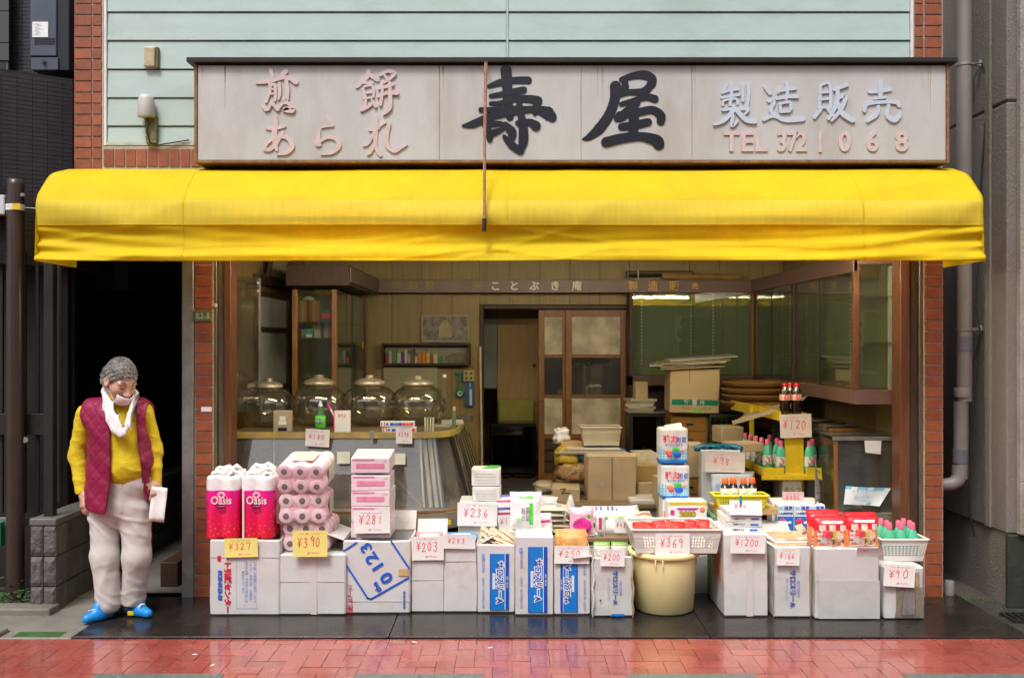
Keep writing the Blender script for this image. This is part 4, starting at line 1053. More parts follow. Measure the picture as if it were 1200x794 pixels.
for k in range(9):
    px = 349 + k * 4.6
    w_, h_ = r6.uniform(.015, .035), r6.uniform(.05, .16)
    cc = [(.5, .48, .42), (.1, .1, .12), (.35, .3, .28), (.4, .15, .1), (.6, .58, .5)][k % 5]
    o = MB().box(-w_, w_, -.03, .03, 0, h_).build('shelf_item', mat('shelf_item_%d' % (k % 5), cc, .6, var=.3), None, .003)
    o.location = (ax(px, 1.75), 1.72 + r6.uniform(0, .2), z2 + .001); o.rotation_euler = (0, 0, r6.uniform(-.5, .5)); tag(o, ('cream', 'black', 'brown-grey', 'rust red', 'whitish')[k % 5] + ' small packet among the clutter on the cabinet\'s second shelf', 'packet', 'packets in the left cabinet')
o = MB().box(-.03, .03, -.03, .03, 0, .075).box(-.022, .022, -.032, -.0301, .006, .032, 1).build('blue_box', [mat('cyan_card', (.02, .35, .45), .5), PAPER], None, .002); o.location = (ax(363, 1.52), 1.52, z2 + .001); tag(o, 'small bright cyan box at the front of the cabinet\'s second shelf', 'box')

t = thing('display_counter', 'long glass display counter with yellow taped top edge carrying four glass jars', 'showcase', (-1.2, .2, 0))
o_ = tuple(t.location)
WORN_SHADED = mat('worn_shaded_top', (.12, .085, .045), .45, var=.25, vs=9, stain=(.35, .3, .2), st=.4)  # base darkened for the brown shade on the counter; the stain is wear
BASE = mat('grey_wood_base', (.24, .2, .15), .5, var=.2, stretch=(.5, 3, 8))
top = [(-1.91, .27), (-.62, .27), (-.53, .31), (-.45, .40), (-.40, .6), (-.385, 1.75), (-1.91, 1.75)]
m = MB(o_); m.slab(top, 1.045, 1.07); m.build('counter_top', WORN_SHADED, t, .003)
def edge(mb, P, z, w, h, off=.0):
    for a, b in zip(P, P[1:]):
        mb.bar((a[0], a[1] - off, z), (b[0], b[1] - off, z), .012, h)
YT = mat('yellow_tape', (.40, .30, .11), .5, var=.25, stain=(.72, .50, .02), st=1, ss=2.2)
m = MB(o_); edge(m, [(x, y - .008) for x, y in top[:2]] + [(-.52, .30), (-.44, .395), (-.392, .6), (-.376, 1.75)], 1.055, .012, .042); m.build('yellow_edge', YT, t)
bot = [(-1.91, .12), (-.60, .12), (-.45, .16), (-.34, .26), (-.27, .5), (-.25, 1.75)]
m = MB(o_); tp = top[:6]
for (a, b, c, d) in zip(tp, tp[1:], bot, bot[1:]):
    m.add([(c[0], c[1], .56), (d[0], d[1], .56), (b[0], b[1], 1.035), (a[0], a[1], 1.035)], [(0, 1, 2, 3)])
m.build('front_glass', glass('dusty_showcase_glass', (.86, .85, .8), 1.75, dirt=.13, dcol=(.5, .48, .44), bump=.03), t)
m = MB(o_); m.slab([(-1.91, .11), (-.6, .11), (-.44, .15), (-.33, .25), (-.26, .5), (-.24, 1.75), (-1.91, 1.75)], .43, .545); m.build('base_board', BASE, t, .004)
m = MB(o_); m.slab([(-1.86, .2), (-.55, .2), (-.4, .4), (-.35, 1.7), (-1.86, 1.7)], .02, .429); m.build('plinth', DARKBROWN, t)
m = MB(o_); edge(m, [(x, y - .006) for x, y in bot], .552, .01, .012); m.build('bottom_trim', WOOD, t)
m = MB(o_); m.box(ax(508, .12), ax(532, .12) - .02, .098, .109, .47, .50); m.build('yellow_label', YELLOW, t)
m = MB(o_); m.box(-1.9, -.42, 1.6, 1.62, .55, 1.04); m.build('back_panel', mat('showcase_back', (.17, .15, .12), .5, var=.2), t)
GB = mat('grey_board', (.24, .235, .24), .5, var=.25, stain=(.12, .10, .08), st=.7, ss=5, stretch=(1, 1, .3))
m = MB(o_); m.hexa([(-1.84, .62, .56), (-1.2, .7, .56), (-1.2, .71, .56), (-1.84, .63, .56), (-1.86, .42, 1.03), (-1.1, .42, 1.03), (-1.1, .43, 1.03), (-1.86, .43, 1.03)]); m.build('inner_board', GB, t)
m = MB(o_); m.hexa([(-1.1, .8, .56), (-.7, .8, .56), (-.7, .81, .56), (-1.1, .81, .56), (-1.09, .45, 1.03), (-.8, .45, 1.03), (-.8, .46, 1.03), (-1.09, .46, 1.03)]); m.build('inner_board', mat('grey_board_worn', (.13, .10, .07), .6, var=.4), t)
m = MB(o_)
for px, py in ((291, 526), (311, 526), (319, 530)): p = at(px, py, .42); m.tube([(p[0], .36, p[2]), (p[0], .5, p[2])], .012, 8)
m.build('knob', BLACKINK, t)
m = MB(o_); m.bar(at(292, 526, .3), at(312, 552, .25), .012, .006); m.bar(at(463, 560, .5), at(500, 598, .3), .02, .006); m.bar(at(515, 575, .5), at(538, 592, .3), .014, .006); m.build('brace', WOOD, t)
m = MB(o_); m.box(-1.9, -.45, .3, 1.59, .546, .56); m.build('showcase_floor', WORN_SHADED, t)
m = MB(o_); m.box(-1.9, -.5, .6, 1.59, .78, .79); m.build('glass_shelf', glass('shelf_glass', (.7, .8, .72), 1.5), t)
PS = mat('pale_tube', (.62, .62, .45), .4, var=.2)
for px, dx, mm in ((497, 8, PS), (503, 9, PS), (508, 10, mat('pale_strip', (.5, .5, .5), .4)), (489, 6, CLG), (492, 5, PAPER)):
    m = MB(o_); a = at(px, 512, .34); b = at(px + dx, 594, .27); m.tube([a, b], .014 if mm is PS else .007, 8); m.build('tube_lamp', mm, t)
m = MB(o_); m.box(ax(312, .3), ax(331, .3), .3, .31, az(552, .3), az(546, .3)); m.build('orange_tag', mat('orange_tag', (.75, .3, .02), .5), t)
m = MB(o_); p = at(321, 551, .3); m.tube([(p[0], .3, p[2]), (p[0], .3, 1.03)], .003, 6); m.build('string', PAPER, t)
m = MB(o_); m.box(ax(395, .17), ax(410, .17), .17, .1712, az(543, .17), az(529, .17)); m.build('note', mat('pale_note', (.68, .68, .55), .7), t)
m = MB(o_); m.box(ax(460, .17), ax(475, .17), .17, .1712, az(544, .17), az(531, .17)); m.build('note', mat('pale_note', (.68, .68, .55), .7), t)
for k in range(7):
    yy = .42 + k * .16
    m = MB(o_); m.bar((-.418 + .004 * k, yy, 1.03), (-.30 + .01 * k, yy, .56), .02, .055, up=(0, 1, 0)); m.build('side_slat', mat('black_slat', (.02, .018, .015), .4), t)
    m = MB(o_); m.bar((-.412 + .004 * k, yy + .05, 1.03), (-.292 + .01 * k, yy + .05, .56), .012, .02, up=(0, 1, 0)); m.build('slat_edge', YT, t)
m = MB(o_); m.box(-1.965, -1.912, .25, 1.7, .0, 1.07); m.build('end_panel', WOOD, t, .003)

JG = glass('jar_glass', (.84, .85, .76), 1.95, dirt=.03, bump=.06, bs=9, pw_=2.6)
LID = mat('tin_lid', (.5, .43, .34), .38, metal=.55, var=.15, vs=15, rvar=.1)
def jar_proto():
    t = thing('glass_jar', '', 'jar', (0, 0, 0), 0, 'big round glass jars on the counter')
    pr = [(.0, .004), (.085, .0), (.125, .014), (.162, .055), (.184, .115), (.189, .18), (.175, .23), (.146, .27), (.115, .293), (.094, .302), (.092, .316)]
    inn_ = [(r - .006 if r > .02 else 0, z + .006) for r, z in pr]
    m = MB(); m.lathe(pr, 40, caps=(False, False)); m.build('jar_body', JG, t)
    m = MB(); m.lathe([(.095, .305), (.103, .308), (.105, .32), (.098, .338), (.07, .352), (.04, .36), (.028, .362), (.026, .368), (.03, .375), (.024, .384), (.0, .388)], 32); m.build('jar_lid', LID, t)
    return t
jp = jar_proto()
jl = ('smallest big glass jar, leftmost of the row of four on the counter', 'big round glass jar behind the green detergent bottle', 'big round glass jar behind the toothpaste boxes\' left end, third from the left', 'big round glass jar at the counter\'s right end beside the glass bottles')
JZ = 1.071
for k, (px, Y, s) in enumerate(((315.5, .78, (.87, .87, .93)), (374.5, .86, (1, 1, .99)), (433.5, .92, (1, 1, .98)), (490, .98, (1, 1, .96)))):
    r_ = jp if k == 0 else dup(jp, (0, 0, 0))
    r_.location = (ax(px, Y), Y, JZ); r_['label'] = jl[k]; r_.scale = (s[0] * 1.12, s[1] * 1.12, s[2]); r_.rotation_euler = (0, 0, k * .9)
def bottle(name, label, cat, loc, prof, mats, mi, group=None, sx=1, sy=1, n=20, parts=('bottle_body', 'cap'), split=None):
    """prof: list of (r,z); mats index per ring; the rings from split up are the cap"""
    t = thing(name, label, cat, loc, 0, group)
    m = MB(); m.lathe(prof[:split + 1], n, mi=mi[:split] , sx=sx, sy=sy); m.build(parts[0], mats, t)
    m = MB(); m.lathe(prof[split + 1:], n, mi=0, sx=sx, sy=sy); m.build(parts[1], mats[-1], t)
    return t
GD = glass('green_liquid', (.35, .75, .3), 1.4, dirt=.25, dcol=(.25, .5, .2)); LIME = mat('lime_label', (.12, .62, .03), .4, var=.3, vs=60)
t = bottle('detergent_bottle', 'clear green dish detergent bottle with lime label on the counter', 'bottle', (ax(375.5, .35), .35, JZ),
           [(.028, 0), (.032, .006), (.033, .03), (.034, .031), (.034, .11), (.033, .111), (.026, .13), (.018, .16), (.012, .175), (.013, .176), (.013, .19), (.007, .205), (.006, .215)],
           [GD, LIME, WHITE_TRIM], [0, 0, 0, 1, 1, 0, 0, 0, 0], sx=1.1, sy=.75, split=8)
m = MB(); m.lathe([(0.001, 0), (.017, .001), (.017, .0011)], 16); o = m.build('label_badge', BLUEINK, t); o.rotation_euler = (PI / 2, 0, 0); o.location = (0, -.0275, .075)
text('強力', .02, WHITEINK, (0, -.0295, .075), t)
t = bottle('sauce_bottle', 'tall clear glass bottle at the right end of the jars', 'bottle', (ax(521, .8), .8, JZ), [(.035, 0), (.037, .01), (.037, .18), (.03, .23), (.014, .29), (.012, .36), (.014, .362), (.014, .385)], [CLG, CLG, WHITE_TRIM], [0] * 9, split=5)
t = bottle('slim_bottle', 'slim green bottle with cream cap on the counter\'s right corner', 'bottle', (ax(532, .75), .75, JZ), [(.014, 0), (.015, .01), (.015, .10), (.01, .12), (.011, .121), (.011, .15)], [mat('green_glass', (.12, .2, .08), .3), mat('x', (1, 1, 1)), CREAM], [0] * 9, split=3)
t = thing('small_display_box', 'small beige box showing two little white figures, left end of the counter', 'box', (ax(331, .33), .33, JZ), .05)
m = MB(); m.box(-.063, .063, 0, .05, 0, .148); m.build('box_body', mat('beige_card', (.42, .34, .22), .6, var=.15), t, .002)
m = MB(); m.box(-.02, .022, -.003, -.0005, .08, .11); m.box(-.025, .027, -.003, -.0005, .05, .077); m.box(-.03, .03, -.003, -.0005, .01, .03, 1); m.build('print', [PAPER, BLACKINK], t)
for k, (z, dx) in enumerate(((JZ, .0), (JZ + .04, -.012))):
    t = thing('toothpaste_box', ('lower', 'upper')[k] + ' flat red, white and blue toothpaste box on the counter\'s edge', 'box', (ax(468, .31) + dx, .31, z), -.03 + .05 * k, 'toothpaste boxes')
    m = MB(); m.box(-.118, .118, -.02, .03, 0, .037); m.build('box_body', WHITE_TRIM, t, .002)
    m = MB(); m.box(-.05, .03, -.0215, -.0203, .008, .027); m.build('blue_print', BLUEINK, t)
    m = MB(); m.box(.032, .11, -.0215, -.0203, .008, .027, 0); m.box(-.112, -.105, -.0215, -.0203, .004, .032); m.box(-.092, -.085, -.0215, -.0203, .004, .032); m.build('red_print', REDINK, t)
    text('クリ', .022, WHITEINK, (-.01, -.0222, .0175), t); text('ニカ', .022, WHITEINK, (.07, -.0222, .0175), t)
    m = MB(); m.lathe([(.001, 0), (.009, .0005)], 12); o = m.build('round_mark', BLUEINK, t); o.rotation_euler = (PI / 2, 0, 0); o.location = (-.07, -.0206, .018)
card(358, 386, 502.5, 523, .20, 'Y180', 'white price card hanging crooked from the counter edge under the green bottle', None, .06, .1, hh=.3)
card(464, 483, 500, 519.5, .19, 'Y398', 'small white price card hanging from the counter edge under the toothpaste boxes', None, .0, .1, hh=.3)
m = MB(); m.box(-.058, .058, 0, .004, 0, .15, 0); m.box(-.059, -.052, -.001, .005, 0, .151, 1)
t = thing('folded_card_box', 'upright white card with pink edge standing on the counter', 'card', (ax(401, .33), .33, JZ), .0)
m.build('card_body', [PAPER, mat('hot_pink', (.75, .05, .25), .5)], t)
hb = MB(); hand(hb, 'Y93', -.03, .1, .025, sw=.12, y=-.0012); hb.build('handwriting', REDINK, t)
m = MB(); m.bar((-.055, .02, .1), (-.1, .02, .19), .012, .008); m.bar((-.085, .02, .16), (-.105, .02, .2), .018, .012, 1); t2 = thing('toothbrush', 'pink and white toothbrush pack leaning on the upright card', 'toothbrush', t.location, 0)
m.build('brush_body', [PAPER, mat('hot_pink', (.75, .05, .25), .5)], t2)
t = thing('glass_tumbler', 'small clear ribbed tumbler next to the toothpaste boxes', 'glass', (ax(503, .36), .36, JZ))
m = MB()
for k in range(10): a = k * PI / 5; m.tube([(.03 * math.cos(a), .03 * math.sin(a), 0), (.033 * math.cos(a), .033 * math.sin(a), .1)], .003, 6)
m.build('glass_rib', PS, t); m = MB(); m.lathe([(.029, 0), (.032, .1)], 20, caps=(True, False)); m.build('glass_wall', CLG, t)
for k, (px, Y, s) in enumerate(((515, .7, .05), (530, 1.0, .06), (543, 1.3, .05))):
    o = MB().box(-s * 1.4, s * 1.4, -s, s, 0, .02 + .01 * k).build('paper_bundle', mat('dusty_paper_%d' % k, [(.3, .26, .2), (.5, .48, .42), (.1, .09, .08)][k], .7, var=.3), None, .003); o.location = (ax(px, Y), Y, JZ); o.rotation_euler = (0, 0, .4 - k * .3)
    tag(o, ('brown', 'pale grey', 'blackish')[k] + ' flat bundle of papers lying on the counter\'s right end', 'papers')

t = thing('wall_picture', 'framed faded picture of a pale seated figure above the wall shelf', 'picture', at(522, 385, 3.33))
k = (3.33 - CY) / FP
m = MB(); m.box(-27 * k, 27 * k, -.015, 0, -15 * k, 15 * k); m.build('picture_print', mat('mottled_print', (.2, .17, .15), .5, var=.8, vs=18, stain=(.4, .35, .3), st=.8, ss=12), t)
m = MB(); m.prism([(-8 * k, -10 * k), (8 * k, -10 * k), (7 * k, 2 * k), (2 * k, 10 * k), (-2 * k, 10 * k), (-7 * k, 2 * k)], -.018, -.0152); m.build('figure_print', mat('pale_gold', (.4, .33, .16), .5, var=.2), t)
m = MB()
for a, b in (((-27 * k, -.02, -15 * k), (27 * k, -.02, -15 * k)), ((-27 * k, -.02, 15 * k), (27 * k, -.02, 15 * k)), ((-27 * k, -.02, -15 * k), (-27 * k, -.02, 15 * k)), ((27 * k, -.02, -15 * k), (27 * k, -.02, 15 * k))): m.bar(a, b, .014, .014)
m.build('picture_frame', mat('pale_frame', (.4, .36, .28), .5), t)
t = thing('wall_shelf', 'dark wooden box shelf on the back wall under the picture', 'shelf', (0, 0, 0))
t.location = at(499, 415, 3.25); o_ = tuple(t.location)
x0, x1, z0, z1 = ax(447, 3.2), ax(551, 3.2), az(428, 3.2), az(402, 3.2)
for b in ((x0, x1, 3.2, 3.345, z0, z0 + .02), (x0, x1, 3.2, 3.345, z1 - .02, z1), (x0, x0 + .02, 3.2, 3.345, z0 + .021, z1 - .021), (x1 - .02, x1, 3.2, 3.345, z0 + .021, z1 - .021)):
    m = MB(o_); m.box(*b); m.build('shelf_board', DARKBROWN, t, .002)
m = MB(o_); m.box(x0 + .02, x1 - .02, 3.335, 3.345, z0 + .02, z1 - .02); m.build('shelf_back', mat('pale_back', (.3, .27, .2), .6), t)
cols = [(.5, .06, .06), (.55, .5, .42), (.1, .25, .12), (.55, .45, .4), (.05, .08, .3), (.6, .55, .5), (.5, .3, .25), (.12, .12, .15), (.6, .6, .55), (.65, .22, .03), (.6, .25, .03), (.6, .45, .1)]
x = x0 + .04
for k in range(22):
    w_ = r6.uniform(.022, .045); h_ = r6.uniform(.06, .14)
    if x + w_ > x1 - .25: break
    o = MB().box(0, w_, 0, .09, 0, h_).build('small_book', mat('book_%d' % (k % 12), cols[k % 12], .6), None, .002); o.location = (x, 3.22 + r6.uniform(0, .02), z0 + .021)
    tag(o, ('dark red', 'cream', 'dark green', 'beige', 'navy', 'pale', 'dusty rose', 'blackish', 'light grey', 'orange', 'deep orange', 'ochre')[k % 12] + ' small packet standing in the row on the wall shelf', 'packet', 'packets on the wall shelf'); x += w_ + .004
o = MB().lathe([(.06, 0), (.08, .03), (.085, .06), (.06, .085), (.03, .1)], 16, sx=1.3, sy=.6).build('plastic_bag', CLG); o.location = (x1 - .14, 3.27, z0 + .021); tag(o, 'crumpled clear plastic bag at the right end of the wall shelf', 'bag')
m = MB(); m.box(-.27, .27, 0, .02, -.17, .17); o = m.build('cream_board', mat('cream_board', (.42, .38, .25), .5), None, .004); o.location = at(481, 449, 3.3); tag(o, 'blank cream board on the back wall behind the jars', 'board')
t = thing('thermometer_sign', 'teal round-ended wall thermometer hanging by the doorway', 'thermometer', at(539, 450, 3.3)); TEAL = mat('teal_plastic', (.03, .30, .24), .4)
m = MB(); m.box(-.05, .02, -.01, 0, .1, .125); m.box(-.012, .012, -.01, 0, -.08, .1); m.build('stem', TEAL, t, .002)
m = MB(); m.lathe([(.001, .012), (.03, .012), (.042, .006), (.042, 0)], 20); o = m.build('dial', TEAL, t); o.rotation_euler = (PI / 2, 0, 0); o.location = (0, -.001, -.09)
m = MB(); m.lathe([(.012, 0), (.026, .001), (.026, .0015)], 16, caps=(False, False)); o = m.build('dial_ring', PAPER, t); o.rotation_euler = (PI / 2, 0, 0); o.location = (0, -.0135, -.09)
t = thing('dotted_plate', 'cream square plate with four dark dots beside the doorway', 'plate', at(549.5, 440, 3.3))
m = MB(); m.box(-.055, .055, -.012, 0, -.055, .055); m.build('plate', mat('cream_plate', (.62, .5, .22), .5), t, .003)
for a in (-.024, .024):
    for b in (-.024, .024): m = MB(); m.tube([(a, -.012, b), (a, -.014, b)], .011, 10); m.build('dot', BLACKINK, t)
t = thing('blue_notice', 'narrow blue notice with white writing beside the doorway', 'notice', at(551, 461.5, 3.3))
m = MB(); m.box(-.042, .042, -.006, 0, -.12, .12); m.build('sheet', mat('blue_notice', (.02, .13, .42), .5), t)
m = MB(); m.box(-.006, .018, -.008, -.0065, -.11, .05); m.box(-.004, .004, -.008, -.0065, .07, .11); m.build('print', PAPER, t)
for k, px in enumerate((563, 566)): 
    t = thing('broom_stick', ('thin brown pole leaning left of the doorway', 'pale thin pole leaning left of the doorway')[k], 'pole', at(px, 560, 2.9)); t.location.z = 0
    m = MB(); m.tube([(0, 0, .01), (-.03, .1, 1.65)], .011, 8); m.build('stick', [WOOD, PS][k], t)

t = thing('wall_cabinet', 'long empty green-backed wall cabinet of glass running round the right corner', 'cabinet', (2.3, 1.8, 1.3))
o_ = tuple(t.location)
GZ0, GZ1 = 1.37, 2.176
xc0 = ax(737, 3.12)
m = MB(o_); m.box(xc0 + .03, 2.66, 3.305, 3.32, GZ0, GZ1); m.build('back_panel', GREEN, t)
m = MB(o_); m.box(2.66, 2.675, .25, 3.3, GZ0, GZ1 + .15); m.build('side_back_panel', GREEN, t)
m = MB(o_); m.box(xc0, 2.34, 3.08, 3.32, GZ0 - .1, GZ0 - .001); m.build('bottom_rail', MAUVE, t, .003)
m = MB(o_); m.box(2.34, 2.69, .2, 3.3, GZ0 - .1, GZ0 - .0015); m.build('bottom_rail', MAUVE, t, .003)
m = MB(o_); m.box(xc0, 2.33, 3.14, 3.33, GZ1 + .002, GZ1 + .05); m.build('top_board', MAUVE, t)
m = MB(o_); m.box(xc0, xc0 + .035, 3.08, 3.32, .0, GZ1); m.build('end_post', DARKBROWN, t, .003)
m = MB(o_); m.box(2.325, 2.35, 3.07, 3.11, GZ0, GZ1); m.build('corner_post', WOOD, t, .003)
for y in (1.7, ): m = MB(o_); m.box(2.335, 2.36, y - .03, y + .03, GZ0, GZ1 + .05); m.build('cabinet_post', DARKBROWN, t, .003)
m = MB(o_); m.box(2.335, 2.375, .2, .245, GZ0, GZ1 + .12); m.build('cabinet_post', REDWOOD, t, .003)
for a, b in ((xc0 + .036, 1.78), (1.74, 2.324)):
    m = MB(o_); m.box(a, b, 3.1 + (.012 if a > 1.5 else 0), 3.105 + (.012 if a > 1.5 else 0), GZ0, GZ1); m.build('glass_door', CG, t)
for a, b, dx in ((.25, 1.0, 0), (.97, 1.665, .01), (1.735, 2.4, 0), (2.37, 3.065, .01)):
    m = MB(o_); m.box(2.345 + dx, 2.35 + dx, a, b, GZ0, GZ1 + .05); gd = m.build('glass_door', CG, t)
    m = MB(o_); m.box(2.343 + dx, 2.356 + dx, b - .008, b + .002, GZ0, GZ1 + .05); m.build('glass_edge', DARKMET, gd)
m = MB(o_); m.box(2.376, 2.66, .205, .21, GZ0, GZ1 + .1); m.build('front_glass', CG, t)
for z in (az(347, .3), az(400, .3)):
    m = MB(o_); m.box(2.37, 2.65, .24, .9, z - .008, z); m.build('glass_shelf', glass('shelf_glass', (.7, .8, .72), 1.5), t)
for px in (752, 810, 836):
    for zz in range(11):
        pass
    m = MB(o_); X = ax(px, 3.29)
    z = GZ0 + .1
    while z < GZ1 - .01:
        m.box(X - .007, X + .007, 3.298, 3.304, z, z + .02); z += .034
    m.build('shelf_standard', WHITE_TRIM, t)
for y in (2.0, 2.9, 1.2):
    m = MB(o_); z = GZ0 + .1
    while z < GZ1 - .01:
        m.box(2.652, 2.658, y, y + .015, z, z + .02); z += .034
    m.build('shelf_standard', WHITE_TRIM, t)
m = MB(o_); m.box(2.60, 2.63, .26, .29, GZ0, GZ1 + .1); m.build('inner_post', WHITE_TRIM, t)
m = MB(); m.box(2.3, 2.69, .9, 3.0, .9, .92); o = m.build('under_shelf', WOOD, inn)
m = MB(); m.box(2.3, 2.69, 3.0, 3.06, 0, 1.25); m.box(xc0 + .04, 2.3, 3.28, 3.34, 0, 1.26); o = m.build('dark_panel', DARKBROWN, inn)
t = thing('glass_showcase', 'dusty glass showcase with brown frame beside the right door post', 'showcase', (2.4, .5, 0)); o_ = tuple(t.location)
gx0, gx1, gy0, gz1, gz0 = ax(978, .28), ax(1056, .28), .28, az(516, .28), az(600, .28)
for X in (gx0, gx1 - .03):
    m = MB(o_); m.box(X, X + .025, gy0, gy0 + .025, gz0, gz1); m.build('showcase_post', WOOD, t, .002)
m = MB(o_); m.box(gx0 - .01, gx1, gy0 - .01, gy0 + .03, gz1 + .001, gz1 + .025); m.build('top_rail', GALV, t, .002)
m = MB(o_); m.box(gx0 - .01, gx1, gy0 - .01, 1.9, .02, gz0 - .001); m.build('showcase_base', BASE, t, .004)
m = MB(o_); m.box(gx0 + .026, gx1 - .031, gy0 + .01, gy0 + .015, gz0, gz1); m.build('front_glass', glass('foggy_glass', (.8, .8, .78), 1.6, dirt=.09, dcol=(.5, .5, .5)), t)
m = MB(o_); m.box(gx0 + .005, gx0 + .01, gy0 + .03, 1.9, gz0, gz1); m.build('side_glass', CG, t)
m = MB(o_); m.box(gx0, gx1, 1.9, 1.92, gz0, gz1); m.build('inner_panel', GB, t)
m = MB(o_); m.box(gx0 + .12, gx1 - .04, 1.0, 1.02, gz0, gz1); m.build('inner_panel', GB, t)
m = MB(o_); m.box(gx0 - .01, gx1, gy0 + .04, 1.95, gz1 + .026, gz1 + .035); m.build('top_glass', glass('shelf_glass', (.7, .8, .72), 1.5), t)
o = MB(); o.add([at(1013, 516, .26), at(1033, 516, .26), at(1032, 532, .255), at(1014, 530, .26)], [(0, 3, 2, 1)]); o = o.build('taped_note', PAPER); tag(o, 'small white note taped at the top of the right showcase', 'note'); o.modifiers.new('t', 'SOLIDIFY').thickness = .001
t = thing('notice_sheet', 'curling white notice with blue print leaning in the right showcase', 'notice', at(1016, 580, .26)); o_ = tuple(t.location)
m = MB(o_)
q = [at(991, 569, .27), at(1045, 572, .27), at(1031, 593, .23), at(988, 590, .25)]
vs_ = []
for j in range(7):
    for i in range(9):
        u, v = i / 8, j / 6
        a = Vector(q[0]).lerp(Vector(q[1]), u); b = Vector(q[3]).lerp(Vector(q[2]), u); p = a.lerp(b, v)
        vs_.append((p.x, p.y - .012 * math.sin(u * 5 + v), p.z))
m.add(vs_, [(j * 9 + i, (j + 1) * 9 + i, (j + 1) * 9 + i + 1, j * 9 + i + 1) for j in range(6) for i in range(8)], [1 if (j == 0 and i % 3 != 1) or (j == 5 and i == 5) else 0 for j in range(6) for i in range(8)], True)
m.build('sheet', [mat('bluish_paper', (.68, .72, .74), .6), mat('cyan_print', (.2, .5, .68), .6)], t)
hb = MB(); hand(hb, '~*~*~~', -.11, .02, .025, .022, 1.3, .1, -.03); hand(hb, '*~~*~', -.1, -.02, .022, .022, 1.3, .1, -.03, 0, 5); hb.build('handwriting', PALEBLUE, t)
for k in range(7):
    o = MB().box(-.12, .12, -.03, .03, 0, .02).build('old_slat', [WOOD, DARKBROWN, BASE][k % 3]); o.location = (2.42 + r6.uniform(-.05, .05), .6 + k * .16, gz1 + .036); o.rotation_euler = (0, 0, r6.uniform(-.6, .6)); tag(o, ('brown', 'nearly black', 'pale grey')[k % 3] + ' wooden slat lying on top of the right showcase', 'slat', 'slats on the right showcase')
t = thing('wire_panel', 'white wire grid panel standing beside the right showcase', 'wire panel', (ax(967, .1), .12, .35)); 
for k in range(9): m = MB(); m.tube([(-.06 + k * .015, k * .035, 0), (-.06 + k * .015, k * .035, .55 - k * .03)], .0025, 5); m.build('wire', GALV, t)
for k in range(10): m = MB(); m.tube([(-.06, 0, .02 + k * .052), (.06, .28, .02 + k * .045)], .0025, 5); m.build('wire', GALV, t)
CARD = mat('white_carton', (.61, .595, .595), .62, var=.07, vs=5, bump=.1, bs=22, stain=(.42, .36, .29), st=.6, ss=5)
CARDG = mat('greyish_carton', (.56, .55, .54), .6, var=.06, vs=4, bump=.08, bs=35, stain=(.4, .37, .32), st=.5, ss=6)
INSIDE = mat('carton_inside', (.42, .33, .22), .8, var=.12)
KRAFT = mat('brown_cardboard', (.44, .33, .20), .75, var=.08, vs=5, bump=.05, bs=40, stain=(.3, .21, .12), st=.35, ss=6)
TAPE = mat('packing_tape', (.62, .58, .54), .25, var=.05)
FOX = mat('worn_card_edge', (.36, .26, .14), .85, var=.3, vs=30)
CYB = mat('process_blue', (.005, .19, .62), .38, var=.04)
DKB = mat('deep_blue', (.01, .07, .42), .38, var=.04)
MZ = .0145          # top of the rubber mats

def dent_box(w, d, h, seed, amp=.004, cuts=6, open_top=False, rim=.0, lean=0.):
    """cardboard box with bulging, slightly dented sides; base centre at the origin, front at -d/2"""
    bm = bmesh.new()
    bmesh.ops.create_cube(bm, size=1)
    bmesh.ops.bevel(bm, geom=list(bm.edges), offset=.006 / max(w, d, h) * 1.5, segments=1, affect='EDGES')
    bmesh.ops.subdivide_edges(bm, edges=[e for e in bm.edges if e.calc_length() > .5], cuts=cuts, use_grid_fill=True)
    if open_top:
        bmesh.ops.delete(bm, geom=[f for f in bm.faces if f.calc_center_median().z > .495], context='FACES')
    for v in bm.verts:
        x, y, z = v.co
        u, t, q = x * 2, y * 2, z * 2
        p = Vector((x * w, y * d, z * h))
        b = (1 - u * u) * (1 - t * t) * (1 - q * q)
        bul = .6 * amp
        edge = max(0, 1 - abs(q)) * 1
        nx = noise.noise(Vector((p.x * 7 + seed, p.y * 7, p.z * 7)))
        ny = noise.noise(Vector((p.x * 7, p.y * 7 + seed * 3, p.z * 7 + 5)))
        nz = noise.noise(Vector((p.x * 7 + 9, p.y * 7, p.z * 7 + seed)))
        p.x += nx * amp + (bul if u > .9 else -bul if u < -.9 else 0) * (1 - q * q) * (1 - t * t)
        p.y += ny * amp * .6 + (bul if t > .9 else -bul if t < -.9 else 0) * (1 - q * q) * (1 - u * u) * .6
        k = (z + .5)
        p.z = p.z + h / 2 + nz * amp * k
        p.x += lean * k * h
        v.co = p
    me = bpy.data.meshes.new('carton_body'); bm.to_mesh(me); bm.free()
    return me
def flap(parent, a, b, length, ang, normal, m, seed=0, name='flap'):
    """thin board hinged on the line a-b, turned from straight up outwards by ang"""
    a, b = Vector(a), Vector(b)
    n = Vector(normal)
    up = Vector((0, 0, 1)) * math.cos(ang) + n * math.sin(ang)
    mb = MB(); N_ = 5
    vs = []
    for j in range(N_ + 1):
        for i in range(N_ + 1):
            u, v = i / N_, j / N_
            p = a.lerp(b, u) + up * length * v
            q = noise.noise(Vector((u * 2 + seed, v * 2, seed))) * .006 * v
            p += n * q + Vector((0, 0, q))
            vs.append(tuple(p))
    mb.add(vs, [(j * (N_ + 1) + i, j * (N_ + 1) + i + 1, (j + 1) * (N_ + 1) + i + 1, (j + 1) * (N_ + 1) + i) for j in range(N_) for i in range(N_)])
    o = mb.build(name, m, parent); s = o.modifiers.new('t', 'SOLIDIFY'); s.thickness = .004
    return o
